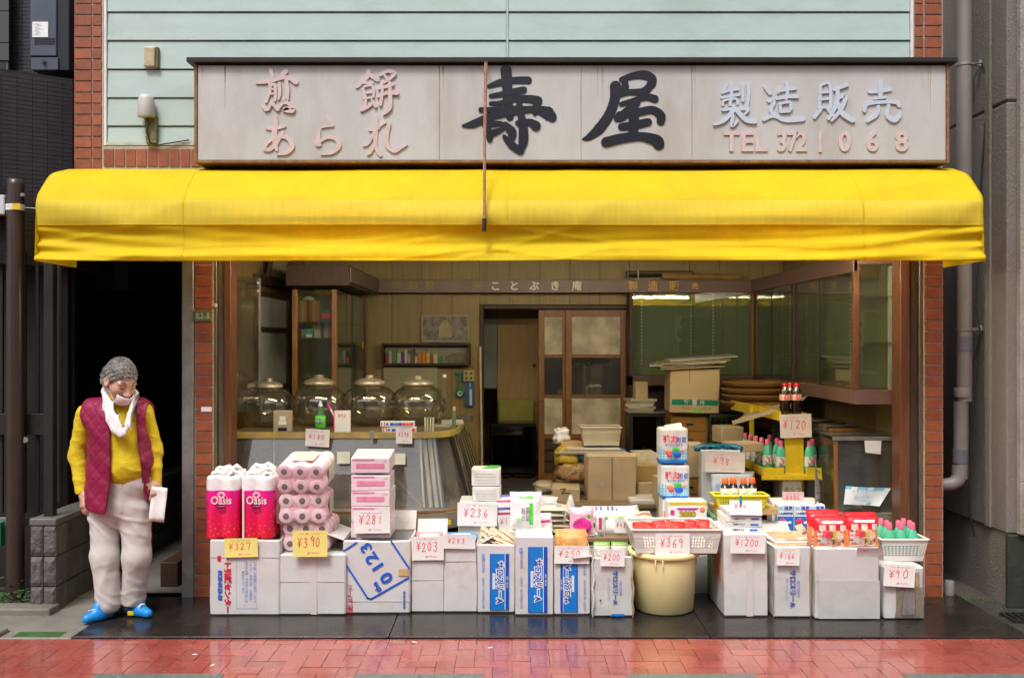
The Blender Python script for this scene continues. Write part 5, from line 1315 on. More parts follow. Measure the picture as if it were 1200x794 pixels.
def carton(px0, px1, pt, pb, dep, label, m=CARD, rz=0, seed=1, amp=.0055, flaps='', cat='carton', group='cartons of goods in the front row', base=MZ, wall=True, Yf=None, open_=True, name='carton', lean=0):
    Y = Yf if Yf is not None else (H - base) * FP / (pb - 400) + CY
    x0, x1 = ax(px0, Y), ax(px1, Y)
    h = az(pt, Y) - base
    w = x1 - x0
    t = thing(name, label, cat, ((x0 + x1) / 2, Y + dep / 2, base), rz, group)
    me = dent_box(w, dep, h, seed, amp, open_top=open_, lean=lean)
    me.materials.append(m); me.materials.append(INSIDE)
    o = link('carton_body', me, t)
    if open_:
        s = o.modifiers.new('t', 'SOLIDIFY'); s.thickness = .005; s.offset = -1; s.use_even_offset = False
        s.material_offset_rim = 1
    t['w'], t['h'], t['d'] = w, h, dep
    hw, hd = w / 2, dep / 2
    for f in flaps.split():
        k, a = f[0], R(float(f[1:]))
        e = .004
        if k == 'F': flap(t, (-hw + e, -hd, h), (hw - e, -hd, h), min(dep / 2, .13), a, (0, -1, 0), m, seed)
        if k == 'B': flap(t, (-hw + e, hd, h), (hw - e, hd, h), min(dep / 2, .13), a, (0, 1, 0), m, seed + 1)
        if k == 'L': flap(t, (-hw, hd - e, h), (-hw, -hd + e, h), min(dep / 2, .12), a, (-1, 0, 0), m, seed + 2)
        if k == 'R': flap(t, (hw, -hd + e, h), (hw, hd - e, h), min(dep / 2, .12), a, (1, 0, 0), m, seed + 3)
    for k_ in ('w', 'h', 'd'): pass
    return t, w, h, dep
def strip(t, x0, x1, z0, z1, y, m, name='print'):
    mb = MB(); mb.box(x0, x1, y - .0008, y, z0, z1); return mb.build(name, m, t)
def saros(t, w, h, dep, flip=False, f=.35, fr=(.33, .84)):
    """blue band with outlined katakana lettering turned on its side"""
    y = -dep / 2 - .0052
    a, b = -w / 2 + w * fr[0], -w / 2 + w * fr[1]
    if flip: a, b = -w / 2 + w * .17, -w / 2 + w * .66
    z1 = h * .93 - .03
    mb = MB(); mb.box(a, b, y - .0006, y + .003, .02, z1)
    mb.build('blue_band', CYB, t)
    e = (b - a)
    if not flip: strip(t, b - e * .17, b - .001, .021, z1 - .001, y - .0008, DKB, 'dark_stripe'); strip(t, b - e * .22, b - e * .19, .021, z1, y - .0008, WHITEINK, 'white_line'); strip(t, a + .002, a + .006, .021, z1, y - .0008, DKB, 'dark_stripe')
    else: strip(t, a + .001, a + e * .13, .021, z1 - .001, y - .0008, DKB, 'dark_stripe'); strip(t, a + e * .15, a + e * .17, .021, z1, y - .0008, WHITEINK, 'white_line'); strip(t, b - e * .08, b - e * .06, .021, z1, y - .0008, DKB, 'dark_stripe')
    ang = PI / 2 if not flip else -PI / 2
    cx = a + e * (.5 if not flip else .42)
    zc = h * .45
    sz = e * .44
    text('サロスリーA', sz, WHITEINK, (cx, y - .0022, zc), t, ang=ang, off=.0065 * sz / .05, name='lettering_outline', sx=.88)
    text('サロスリーA', sz, DKB, (cx, y - .0034, zc), t, ang=ang, off=.0012, sx=.88)
    dx = -e * .28 if not flip else e * .3
    strip(t, cx + dx - e * .08, cx + dx + e * .06, zc - .045, zc + .055, y - .0017, WHITEINK, 'white_badge')
    text('オールウェイズ', e * .11, PALEBLUE, (cx + dx - .002, y - .003, zc), t, ang=ang)
    text('純良・衛生品', e * .1, WHITEINK, (b - e * .09 if not flip else a + e * .07, y - .0025, zc), t, ang=ang)
    x_ = -w / 2 + w * .15 if not flip else w / 2 - w * .15
    text('品質表示・衛生薄葉紙 200枚', .015, PALEBLUE, (x_, y - .001, h * .3), t, ang=ang)
    text('衛生薄葉紙', .018, PALEBLUE, (x_, y - .001, h * .7), t, ang=ang)
    strip(t, x_ - .01, x_ + .01, h * .8, h * .86, y - .001, PALEBLUE)
def crease(t, w, h, dep, z, m=None):
    mb = MB(); mb.box(-w / 2 + .002, w / 2 - .002, -dep / 2 - .0045, -dep / 2 - .0025, z - .0012, z + .0012); mb.build('crease', m or FOX, t)
def pillow(w, h, th, fn, mats, n=14, m_=10, crimp=.06, seed=0, sag=0):
    """filled pouch standing up, base centre at origin; fn(u,v)->material index"""
    vs, fs, ms = [], [], []
    rr_ = seed * 1.7
    for side in (-1, 1):
        base = len(vs)
        for j in range(n + 1):
            for i in range(m_ + 1):
                u, v = i / m_, j / n
                pu = 1 - abs(2 * u - 1) ** 3; pv = 1
                e = min(v, 1 - v)
                pv = 0 if e < crimp else min(1, (e - crimp) / .2) ** .6
                t_ = th / 2 * pu * pv * (1 + .25 * noise.noise(Vector((u * 4 + rr_, v * 4, side)))) + .0006
                x = (u - .5) * w * (1 - .05 * pv)
                z = v * h + noise.noise(Vector((u * 3 + rr_, v * 2, 7))) * .004 * h * 2
                vs.append((x, side * t_ + sag * (v * v), z))
        for j in range(n):
            for i in range(m_):
                q = [base + j * (m_ + 1) + i, base + j * (m_ + 1) + i + 1, base + (j + 1) * (m_ + 1) + i + 1, base + (j + 1) * (m_ + 1) + i]
                fs.append(q if side < 0 else q[::-1]); ms.append(fn((i + .5) / m_, (j + .5) / n) if side < 0 else 0)
    mb = MB(); mb.add(vs, fs, ms, True)
    return mb
def flatpack(w, d, h, seed):
    return pillow(w, d, h, lambda u, v: 0, None, 8, 8, .04, seed)

tA, w, h, dep = carton(246, 327.5, 632, 720.5, .36, 'white moving carton with red Japanese lettering down its front, leftmost of the front row', seed=1, rz=-.0)
y = -dep / 2 - .005
text('ート引越センター', .043, mat('carton_red', (.62, .01, .04), .5), (-w * .25 + w * .0, y, h * .43), tA, ang=PI / 2, off=.0022, sx=1.08)
text('0120-0123-33', .034, BLUEINK, (-w * .355, y, h * .4), tA, ang=PI / 2, off=.0018, sx=.95)
strip(tA, -w * .39, -w * .34, h * .72, h * .79, y, mat('carton_red', (0, 0, 0)), 'red_block')
for a in ((-w * .12, -w * .118, h * .1, h * .9), (w * .17, w * .172, h * .1, h * .9), (-w * .12, w * .17, h * .1, h * .103), (-w * .0, w * .002, h * .1, h * .75)): strip(tA, *a, y, PALEBLUE, 'ruled_line')
for k, s_ in enumerate(('お引越しの荷物は上積みしないで', 'ください。取扱注意・天地無用・', '水ぬれ注意・お問合せはお近くの', '受付センターまで')):
    text(s_, .017, PALEBLUE, (w * .14 - k * .024, y, h * .45), tA, ang=PI / 2)
crease(tA, w, h, dep, h * .77, mat('soft_crease', (.5, .47, .45), .7))
OAS = bpy.data.materials.new('magenta_film'); OAS.use_nodes = True
def film_nodes():
    t = OAS.node_tree; N, L = t.nodes, t.links; b = N['Principled BSDF']
    b.inputs['Roughness'].default_value = .22; b.inputs['Specular IOR Level'].default_value = .6
    tc = N.new('ShaderNodeTexCoord'); sp = N.new('ShaderNodeSeparateXYZ'); L.new(tc.outputs['Object'], sp.inputs[0])
    cr = N.new('ShaderNodeValToRGB'); mr = N.new('ShaderNodeMapRange'); mr.inputs[2].default_value = .42; L.new(sp.outputs[2], mr.inputs[0]); L.new(mr.outputs[0], cr.inputs[0])
    e = cr.color_ramp.elements; e[0].position = 0; e[0].color = (.72, .01, .03, 1); e[1].position = .72; e[1].color = (.78, .01, .28, 1)
    a = e.new(.4); a.color = (.75, .008, .10, 1); a = e.new(.735); a.color = (.82, .8, .8, 1); a = e.new(1); a.color = (.85, .83, .83, 1)
    vo = N.new('ShaderNodeTexVoronoi'); vo.inputs['Scale'].default_value = 42; L.new(tc.outputs['Object'], vo.inputs[0])
    r2 = N.new('ShaderNodeValToRGB'); r2.color_ramp.elements[0].position = .12; r2.color_ramp.elements[0].color = (.8, .8, .8, 1); r2.color_ramp.elements[1].position = .3; r2.color_ramp.elements[1].color = (0, 0, 0, 1); L.new(vo.outputs[0], r2.inputs[0])
    zz = N.new('ShaderNodeMapRange'); zz.inputs[1].default_value = .19; zz.inputs[2].default_value = .04; zz.inputs[4].default_value = .55; L.new(sp.outputs[2], zz.inputs[0])
    mu = N.new('ShaderNodeMath'); mu.operation = 'MULTIPLY'; L.new(r2.outputs[0], mu.inputs[0]); L.new(zz.outputs[0], mu.inputs[1])
    mx = N.new('ShaderNodeMix'); mx.data_type = 'RGBA'; L.new(mu.outputs[0], mx.inputs[0]); L.new(cr.outputs[0], mx.inputs[6]); mx.inputs[7].default_value = (.8, .3, .42, 1)
    L.new(mx.outputs[2], b.inputs['Base Color'])
    n = N.new('ShaderNodeTexNoise'); n.inputs['Scale'].default_value = 22; n.inputs['Detail'].default_value = 3; L.new(tc.outputs['Object'], n.inputs[0])
    bp = N.new('ShaderNodeBump'); bp.inputs['Strength'].default_value = .35; bp.inputs['Distance'].default_value = .008; L.new(n.outputs[0], bp.inputs['Height']); L.new(bp.outputs[0], b.inputs['Normal'])
film_nodes()
ROLLW = mat('white_tissue_film', (.8, .78, .78), .3, var=.06, vs=30, bump=.3, bs=50, stain=(.85, .5, .6), st=.3, ss=14)
PINKP = mat('pink_pack_film', (.92, .68, .74), .25, var=.08, vs=20, bump=.35, bs=40, stain=(.92, .25, .48), st=.8, ss=16)
COREH = mat('roll_core_dark', (.10, .09, .10), .8)

def sdf_mesh(fn, lo, hi, res):
    """naive surface nets on a sampled distance function"""
    lo, hi = np.array(lo, float), np.array(hi, float)
    n = np.maximum(np.ceil((hi - lo) / res).astype(int), 2) + 1
    g_ = [lo[k] + np.arange(n[k]) * res for k in range(3)]
    X, Y, Z = np.meshgrid(*g_, indexing='ij')
    V = fn(X, Y, Z).astype(np.float32)
    S = V < 0
    cs = [(i, j, k) for i in (0, 1) for j in (0, 1) for k in (0, 1)]
    def sl(A, c): return A[c[0]:A.shape[0] - 1 + c[0], c[1]:A.shape[1] - 1 + c[1], c[2]:A.shape[2] - 1 + c[2]]
    cnt = sum(sl(S, c).astype(int) for c in cs)
    act = (cnt > 0) & (cnt < 8)
    idx = -np.ones(act.shape, int); ii = np.argwhere(act); idx[act] = np.arange(len(ii))
    acc = np.zeros((len(ii), 3)); num = np.zeros(len(ii))
    for a in cs:
        for d in range(3):
            if a[d]: continue
            b = list(a); b[d] = 1; b = tuple(b)
            va, vb = sl(V, a)[act], sl(V, b)[act]
            cr = (va < 0) != (vb < 0)
            t = np.where(cr, va / np.where(cr, va - vb, 1), 0)
            p = np.array(a, float)[None, :] + np.zeros((len(ii), 3)); p[:, d] += t
            acc[cr] += p[cr]; num[cr] += 1
    vs = lo + (ii + acc / num[:, None]) * res
    fs = []
    for d in range(3):
        e, f = [k for k in range(3) if k != d]
        s0 = [slice(0, -1)] * 3; s1 = [slice(0, -1)] * 3
        s1[d] = slice(1, None)
        A, B = S[tuple(slice(0, n[k] - 1) if k == d else slice(1, n[k] - 1) for k in range(3))], S[tuple(slice(1, n[k]) if k == d else slice(1, n[k] - 1) for k in range(3))]
        q = np.argwhere(A != B)
        if not len(q): continue
        inn = A[tuple(q.T)]
        q = q.copy(); q[:, e] += 1; q[:, f] += 1
        def g2(de, df):
            r = q.copy(); r[:, e] += de; r[:, f] += df; return idx[tuple(r.T)]
        F = np.stack([g2(-1, -1), g2(0, -1), g2(0, 0), g2(-1, 0)], 1)
        flip = inn if d != 1 else ~inn
        F[~flip] = F[~flip][:, ::-1]
        fs.append(F[(F >= 0).all(1)])
    fs = np.concatenate(fs)
    return vs, fs
def sdf_obj(name, fn, lo, hi, res, mats, parent=None, mi=None, smooth=2):
    vs, fs = sdf_mesh(fn, lo, hi, res)
    me = bpy.data.meshes.new(name)
    me.vertices.add(len(vs)); me.vertices.foreach_set('co', vs.ravel())
    me.loops.add(len(fs) * 4); me.loops.foreach_set('vertex_index', fs.ravel())
    me.polygons.add(len(fs)); me.polygons.foreach_set('loop_start', np.arange(len(fs)) * 4)
    me.polygons.foreach_set('use_smooth', np.ones(len(fs), bool))
    me.update(calc_edges=True); me.validate()
    for m in (mats if isinstance(mats, (list, tuple)) else [mats]): me.materials.append(m)
    if mi is not None:
        c = vs[fs].mean(1); me.polygons.foreach_set('material_index', mi(c[:, 0], c[:, 1], c[:, 2]).astype(int))
    o = link(name, me, parent)
    if smooth:
        s = o.modifiers.new('s', 'SMOOTH'); s.iterations = smooth; s.factor = .5
    return o
def smin(a, b, k):
    h = np.clip(.5 + .5 * (b - a) / k, 0, 1)
    return b * (1 - h) + a * h - k * h * (1 - h)
def smax(a, b, k): return -smin(-a, -b, k)
def cap(X, Y, Z, a, b, ra, rb, sy=1.0):
    """tapered capsule, squashed in y by sy"""
    a, b = np.array(a, float), np.array(b, float)
    d = b - a; L2 = (d * d).sum()
    t = np.clip(((X - a[0]) * d[0] + (Y - a[1]) * d[1] + (Z - a[2]) * d[2]) / L2, 0, 1)
    dx, dy, dz = X - a[0] - t * d[0], (Y - a[1] - t * d[1]) / sy, Z - a[2] - t * d[2]
    return np.sqrt(dx * dx + dy * dy + dz * dz) - (ra + (rb - ra) * t)
def ell(X, Y, Z, c, r):
    dx, dy, dz = (X - c[0]) / r[0], (Y - c[1]) / r[1], (Z - c[2]) / r[2]
    q = np.sqrt(dx * dx + dy * dy + dz * dz)
    return (q - 1) * min(r)
def roll_pack(name, label, loc, rz, w=.212, d=.2, h=.405):
    t = thing(name, label, 'toilet rolls', loc, rz, 'magenta packs of toilet rolls')
    rr_ = w / 4 - .001
    def fn(X, Y, Z):
        r = None
        for a in (-rr_, rr_):
            for b in (-d / 2 + rr_, d / 2 - rr_):
                c = np.sqrt((X - a) ** 2 + (Y - b) ** 2) - rr_ * 1.02
                r = c if r is None else smin(r, c, .035)
        top = Z - (h - .012 + .008 * np.sin(X * 40) * np.cos(Y * 35))
        return smax(smax(r, top, .02), -Z + .003, .008) + .0015 * np.sin(X * 90 + Z * 30) * np.sin(Z * 55)
    sdf_obj('pack_film', fn, (-w / 2 - .02, -d / 2 - .02, -.01), (w / 2 + .02, d / 2 + .02, h + .02), .008, OAS, t)
    for a in (-rr_, rr_):
        for b in (-d / 2 + rr_,):
            m = MB(); m.lathe([(.001, 0), (.014, .001), (.018, -.004)], 12, (a, b, h - .007)); m.build('roll_core', COREH, t)
    y = -d / 2 - .0045
    text('Oasis', .068, WHITEINK, (0, y, h * .60), t, sx=.85, off=.0004)
    m = MB(); m.lathe([(.001, .002), (.028, .002), (.03, 0)], 20, sy=.3); o = m.build('dark_badge', mat('plum', (.12, .0, .05), .4), t); o.rotation_euler = (PI / 2, 0, 0); o.location = (0, y, h * .5)
    for k in range(7):
        a = k * 2 * PI / 7; m = MB(); m.lathe([(.001, .0012), (.008, .0012), (.009, 0)], 8); o = m.build('petal_print', mat('petal_pink', (.85, .45, .6), .4), t); o.rotation_euler = (PI / 2, 0, 0); o.location = (.018 * math.cos(a), y + .001, h * .68 + .016 * math.sin(a))
    m = MB(); r_ = random.Random(int(loc[0] * 999))
    pts = [(-w * .4, 0, h - .006)] + [(-w * .4 + w * .8 * k / 6, r_.uniform(-.03, .03), h + r_.uniform(.0, .03)) for k in range(1, 6)] + [(w * .4, 0, h - .004)]
    m.tube(pts, [.006, .016, .012, .018, .012, .015, .005], 7); m.build('twisted_film', ROLLW, t)
    return t
zA = tA['h'] + MZ
def clean(t):
    for k in ('w', 'h', 'd'):
        if k in t: del t[k]
Yf = tA.location.y - .18
for k, (px, dy, lb) in enumerate(((264.5, .115, 'magenta toilet roll pack, front left one on the moving carton'), (306, .115, 'magenta toilet roll pack, front right one on the moving carton'), (268, .33, 'magenta toilet roll pack standing behind the front left one'), (309, .33, 'magenta toilet roll pack standing behind the front right one'))):
    roll_pack('toilet_roll_pack', lb, (ax(px, Yf + dy), Yf + dy, zA - .005), (.02, -.03, .05, -.06)[k])
m = MB(); m.tube([(ax(285, Yf - .0), Yf + .005, zA), (ax(285, Yf), Yf + .003, zA + .31)], .006, 6); o = m.build('film_strip', PAPER); tag(o, 'white film strip hanging between the two front magenta packs', 'strip')
card(263, 302, 630, 652.5, Yf - .02, 'Y327', 'yellow price card reading 327 yen under the magenta roll packs', YPAPER, -.02, .05)
tB, w, h, dep = carton(326.5, 405, 649, 720, .38, 'plain white taped carton under the three pink roll packs', seed=2, open_=False, lean=.01)
strip(tB, -.006, .03, .004, h - .01, -dep / 2 - .0045, TAPE, 'tape')
crease(tB, w, h, dep, h * .55, mat('soft_crease', (0, 0, 0)))
def pink_pack(label, loc, rz, s=1):
    t = thing('toilet_roll_pack', label, 'toilet rolls', loc, rz, 'pink packs of toilet rolls')
    r0 = .0515
    P = [(a * r0 * 1.95, .052 + b * r0 * 1.85) for a in (-1, 0, 1) for b in (0, 1)]
    def fn(X, Y, Z):
        r = None
        for a, b in P:
            c = np.sqrt((X - a) ** 2 + (Z - b) ** 2) - r0
            r = c if r is None else smin(r, c, .055)
        return smax(r + .004 + .002 * np.sin(Y * 70 + X * 20), np.abs(Y) - .165, .03) + .0012 * np.sin(X * 110) * np.sin(Y * 60 + Z * 50)
    sdf_obj('pack_film', fn, (-.18, -.2, -.02), (.18, .2, .23), .008, PINKP, t)
    for a, b in P:
        m = MB(); m.lathe([(.001, .0), (.036, .001), (.045, -.004)], 20, caps=(False, False)); o = m.build('roll_end', mat('pinkish_roll_film', (.90, .80, .82), .3, var=.08, vs=30, bump=.2), t); o.rotation_euler = (PI / 2, 0, 0); o.location = (a, -.1655, b)
        m = MB(); m.lathe([(.001, .0), (.019, .0005), (.0195, .0)], 14); o = m.build('roll_core', COREH, t); o.rotation_euler = (PI / 2, 0, 0); o.location = (a, -.168, b)
    m = MB(); vs = [(u * .158, -.172 - .004 * math.sin(u * 9 + v * 5) , .008 + (v + 1) * .093) for v in (-1, -.6, -.2, .2, .6, 1) for u in (-1, -.7, -.4, -.1, .2, .5, .8, 1)]
    m.add(vs, [(j * 8 + i, j * 8 + i + 1, j * 8 + i + 9, j * 8 + i + 8) for j in range(5) for i in range(7)], 0, True); m.build('clear_film', glass('pink_film', (.97, .88, .9), 1.5, dirt=.1, dcol=(.95, .75, .82), bump=.9, rough=.1, bs=28), t)
    m = MB(); m.box(-.07, .07, -.1, .1, .199, .203); m.build('pale_print', mat('pale_green_print', (.62, .66, .5), .4), t, .001)
    for sx in (-1, 1): m = MB(); m.hexa([(sx * .15, -.05, .05), (sx * .152, -.05, .05), (sx * .152, .1, .05), (sx * .15, .1, .05), (sx * .15, -.05, .15), (sx * .152, -.05, .15), (sx * .152, .1, .15), (sx * .15, .1, .15)]); m.build('side_print', mat('pale_green_print', (0, 0, 0)), t)
    return t
zB = h + MZ
YB_ = tB.location.y
pink_pack('pink toilet roll pack at the bottom of the pile, behind the yellow card', (ax(365, YB_), YB_ + .03, zB), -.04)
pink_pack('pink toilet roll pack in the middle of the pile of three', (ax(360, YB_), YB_ + .0, zB + .178), .02)
pink_pack('pink toilet roll pack on top of the pile of three', (ax(361, YB_), YB_ - .01, zB + .39), -.05)
C.objects['toilet_roll_pack.006'].rotation_euler.x = .16
card(343, 383.5, 621, 652, YB_ - .24, 'Y390', 'yellow price card reading 390 yen in front of the pink roll packs', YPAPER, .0, .05)
tC, w, h, dep = carton(402, 481, 633, 718.5, .38, 'white carton with a big blue outlined number block, printed askew', seed=3, flaps='L70 B30')
y = -dep / 2 - .005
kx = w / 79.; zt0 = h
def cp(px, py): return ((px - 441.5) * kx, h - (py - 633) * kx)
def pline(pts, wd, nm, m_): 
    mb = MB()
    for a, b in zip(pts, pts[1:]):
        A, B = cp(*a), cp(*b); stroke(mb, [A, B], wd, y - .0006)
    mb.build(nm, m_, tC)
pline([(403, 645), (418, 635)], .011, 'blue_outline', BLUEINK); pline([(402.5, 656), (431, 700), (435, 701), (479, 676)], .011, 'blue_outline', BLUEINK); pline([(458.5, 633.5), (479.5, 665)], .011, 'blue_outline', BLUEINK)
aa = -R(123)
for ch, px, py, s_ in (('0', 453.5, 676, .105), ('1', 443.5, 663, .105), ('2', 436, 653, .105), ('3', 429.5, 640.5, .095)):
    c = cp(px, py); text(ch, s_, BLUEINK, (c[0], y - .001, c[1]), tC, ang=aa, off=.003, sx=1.15)
c = cp(442, 687); text('the', .05, BLUEINK, (c[0], y - .001, c[1]), tC, ang=aa, off=.0015)
c = cp(411, 700); text('引越しはアート！', .032, mat('carton_red', (0, 0, 0)), (c[0], y, c[1]), tC, ang=-PI / 2, off=.0008, sx=.75)
c = cp(474, 702); text('0120-0123-33', .019, BLUEINK, (c[0], y, c[1]), tC, ang=-PI / 2, off=.0006)
a, b = cp(467, 666), cp(479, 674); strip(tC, a[0], b[0], b[1], a[1], y - .001, mat('tape_tan', (.55, .36, .18), .4), 'tape_piece')
crease(tC, w, h, dep, h * .17, mat('soft_crease', (0, 0, 0)))
zC = tC['h'] + MZ; YC = tC.location.y
TP = mat('pink_tissue_film', (.78, .62, .68), .25, var=.06, vs=12, bump=.15, bs=30)
TPK = mat('tissue_pink_print', (.75, .25, .38), .4, var=.15, vs=20)
STR = [mat('stripe_lav', (.5, .5, .72), .4), mat('stripe_pink', (.78, .5, .55), .4), mat('stripe_green', (.55, .72, .4), .4), mat('stripe_blue', (.4, .55, .75), .4), mat('stripe_white', (.75, .75, .78), .4)]
k6 = (YC - .1 - CY) / FP
tw = 45.5 * k6; th = 18.2 * k6
for k in range(5):
    t = thing('tissue_pack', ('five-box pink tissue pack at the bottom of the stack', 'five-box pink tissue pack, second from the bottom, behind the price card', 'five-box pink tissue pack, middle of the stack of five', 'five-box pink tissue pack, second from the top', 'five-box pink tissue pack with pastel striped top, on top of the stack')[k], 'tissues',
              (ax(434, YC - .1) + .002 * (k % 2), YC - .10, zC - .002 + k * (th + .001)), (-.02, .01, -.015, .02, .0)[k], 'stack of pink tissue packs')
    for q in range(5):
        yy = q * .056
        m = MB(); m.box(-tw / 2, tw / 2, yy, yy + .055, 0, th); o = m.build('tissue_box', [TP, STR[q]] if True else TP, t, .005, 2)
        for f in o.data.polygons:
            if f.center.z > th - .002: f.material_index = 1
    if k == 4: t.rotation_euler.x = .1; t.location.z += .012
    strip(t, -tw * .36, tw * .36, th * .34, th * .64, -.002, TPK, 'pink_print'); strip(t, -tw * .46, tw * .1, th * .86, th * .95, -.002, TPK, 'pink_print'); strip(t, tw * .32, tw * .42, th * .8, th * .93, -.002, mat('stripe_green', (0, 0, 0)), 'small_mark')
card(414.5, 457, 597.5, 624.5, YC - .13, 'Y281', 'white price card reading 281 yen on the pink tissue stack', None, -.015, .02)
tD, w, h, dep = carton(482, 520.5, 641, 717, .34, 'narrow white carton full of flat pink packets, under the 203 yen card', seed=4, flaps='B35')
def flat_goods(t, w, h, dep, mats_, n, th, name, label, cat, top=.04, rzv=.12):
    for k in range(n):
        m_ = pillow(w * .86, dep * .62, th, lambda u, v: 1 if (.25 < v < .7 and .15 < u < .85) else 0, None, 8, 8, .05, k)
        o = m_.build(name, mats_, None)
        o.location = (t.location.x + r6.uniform(-.006, .006), t.location.y - dep * .38 + r6.uniform(0, .02) + k * .008, t.location.z + h - top + k * th * .85)
        o.rotation_euler = (-PI / 2 + .12 + r6.uniform(-.05, .05) + .03 * k, r6.uniform(-.05, .05), r6.uniform(-rzv, rzv))
        o.rotation_euler = (-PI / 2 * .0 + (PI / 2) * -1 + .1, 0, r6.uniform(-rzv, rzv))
        tag(o, label, cat, label + 's' if False else cat + 's lying in the ' + t['label'].split(',')[0].split(' under')[0][:40])
PKF = mat('dusky_pink_packet', (.62, .22, .26), .4, var=.2, vs=20); PKL = mat('pale_packet', (.7, .66, .6), .4, var=.1)
flat_goods(tD, w, h, dep, [PKF, PKL], 5, .014, 'flat_packet', 'flat dusky pink packet piled in the narrow carton over the 203 yen card', 'packet', .03)
crease(tD, w, h, dep, h * .5, mat('soft_crease', (0, 0, 0)))
card(482.5, 520, 628, 656, tD.location.y - .19, 'Y203', 'white price card reading 203 yen on the narrow carton', None, -.02, .04)
tE, w, h, dep = carton(520.5, 559, 640, 717, .34, 'narrow white carton with blue and white packets, under the 283 yen card', seed=5, flaps='R60')
flat_goods(tE, w, h, dep, [mat('blue_packet', (.05, .25, .6), .35, var=.15), mat('white_packet', (.75, .76, .78), .35)], 4, .016, 'flat_packet', 'flat blue and white packet piled over the 283 yen card', 'packet', .025)
crease(tE, w, h, dep, h * .78, mat('soft_crease', (0, 0, 0)))
card(519.5, 557, 625.5, 642.5, tE.location.y - .19, 'Y283', 'white price card reading 283 yen beside the 203 yen one', None, .03, .06, sub=False)
tF, w, h, dep = carton(559.5, 603.5, 637, 717.5, .34, 'blue striped carton with beige packets heaped on top, left of the three', seed=6)
saros(tF, w, h, dep)
BEI = mat('beige_packet', (.56, .47, .33), .4, var=.2, vs=25, stain=(.7, .66, .58), st=.6, ss=20)
for k in range(8):
    m_ = pillow(.13, .11, .016, lambda u, v: 1 if .3 < v < .5 else 0, None, 7, 7, .06, k + 3)
    o = m_.build('beige_packet', [BEI, mat('brown_print', (.3, .12, .08), .5)], None)
    o.location = (tF.location.x - .055 + (k % 4) * .036, tF.location.y - .15 + (k // 4) * .05, MZ + h - .012 + (k % 3) * .012 + (k // 4) * .015); o.rotation_euler = (-1.2 + r6.uniform(-.2, .2), .5 + r6.uniform(-.2, .2), r6.uniform(-.4, .4))
    tag(o, 'beige packet in the ' + ('lower', 'upper')[k // 4] + ' layer heaped on the left blue striped carton', 'packet', 'beige packets on the left blue striped carton')
tG, w, h, dep = carton(604, 648.5, 628, 720.5, .34, 'tallest blue striped carton, closed, middle of the three', seed=7, open_=False, amp=.003)
saros(tG, w, h, dep)
tH, w, h, dep = carton(649.5, 691.5, 640, 720, .34, 'blue striped carton standing upside down under the 250 yen card', seed=8)
saros(tH, w, h, dep, flip=True)
ORG = mat('orange_snack_pack', (.75, .35, .12), .3, var=.3, vs=30, stain=(.7, .65, .15), st=.8, ss=18)
for k in range(6):
    m_ = pillow(.2, .12, .022, lambda u, v: 1 if v > .94 or (v > .84 and u < .12) else 0, None, 8, 10, .05, k)
    o = m_.build('orange_packet', [ORG, mat('yellow_green_print', (.5, .6, .12), .4)], None)
    o.location = (tH.location.x, tH.location.y - .13 + k * .035, MZ + h - .052); o.rotation_euler = (-.1, 0, r6.uniform(-.03, .03))
    tag(o, ('front', 'second', 'third', 'fourth', 'fifth', 'rearmost')[k] + ' yellow and orange packet standing in the upside-down blue striped carton', 'packet', 'orange packets over the 250 yen card')
card(649.5, 690.5, 639, 660, tH.location.y - .19, 'Y250', 'white price card reading 250 yen on the upside-down blue carton', None, .01, .03)
tI, w, h, dep = carton(693, 741, 652, 722, .36, 'worn white carton with split sides beside the yellow bucket', seed=9, amp=.011, flaps='L95', m=CARDG, rz=.03)
y = -dep / 2 - .012
text('サロスリーA', .036, DKB, (.012, y, h * .5), tI, ang=PI / 2, off=.0012); text('(オールウェイズ)', .017, PALEBLUE, (-.028, y, h * .5), tI, ang=PI / 2); text('衛生 薄葉紙', .016, PALEBLUE, (.045, y, h * .5), tI, ang=PI / 2)
strip(tI, -.01, .07, .006, .02, y - .001, CYB, 'blue_label')
for sx in (-1, 1):
    m = MB(); pv = [(sx * (w / 2 - .004 + .006 * math.sin(k * 2.1)), -dep / 2 - .012 - .01 * math.sin(k * .7), h * k / 8) for k in range(9)]; m.tube(pv, [.004, .008, .006, .009, .007, .009, .006, .008, .005], 6); m.build('torn_edge', [CARDG, FOX][sx > 0], tI)
m = MB(); m.tube([(-w * .3, y, h * .28), (-w * .3, y - .002, h * .28)], .006, 8); m.build('hole', BLACKINK, tI)
COWP = mat('mottled_packet', (.62, .60, .5), .35, var=.1, stain=(.1, .11, .09), st=1, ss=22)
for k, (dx, dy) in enumerate(((-.055, -.12), (.055, -.12), (-.05, -.04), (.06, -.05))):
    o = pillow(.105, .105, .05, lambda u, v: 1 if v > .88 else 0, None, 10, 10, .05, k + 4).build('mottled_pouch', [COWP, mat('leaf_green', (.15, .35, .05), .4)], None)
    o.location = (tI.location.x + dx, tI.location.y + dy, MZ + h - .042); o.rotation_euler = (-.15, 0, .1 - .1 * k); tag(o, ('front left', 'front right', 'rear left', 'rear right')[k] + ' white pouch with dark mottled print in the worn carton', 'pouch', 'mottled pouches')
card(703.5, 732, 643.5, 663, tI.location.y - .21, 'Y200', 'small white price card reading 200 yen on the worn carton', None, .02, .02, hh=.4)
YBk = (H - MZ) * FP / (717 - 400) + CY + .0
bx = ax(778, -.31)
t = thing('plastic_bucket', 'large pale yellow round plastic bucket with a white basket on top', 'bucket', (bx, -.31, MZ))
BUC = mat('pale_yellow_plastic', (.95, .84, .42), .35, var=.04, stain=(.74, .58, .28), st=.35, ss=5)
k7 = (-.31 - CY) / FP
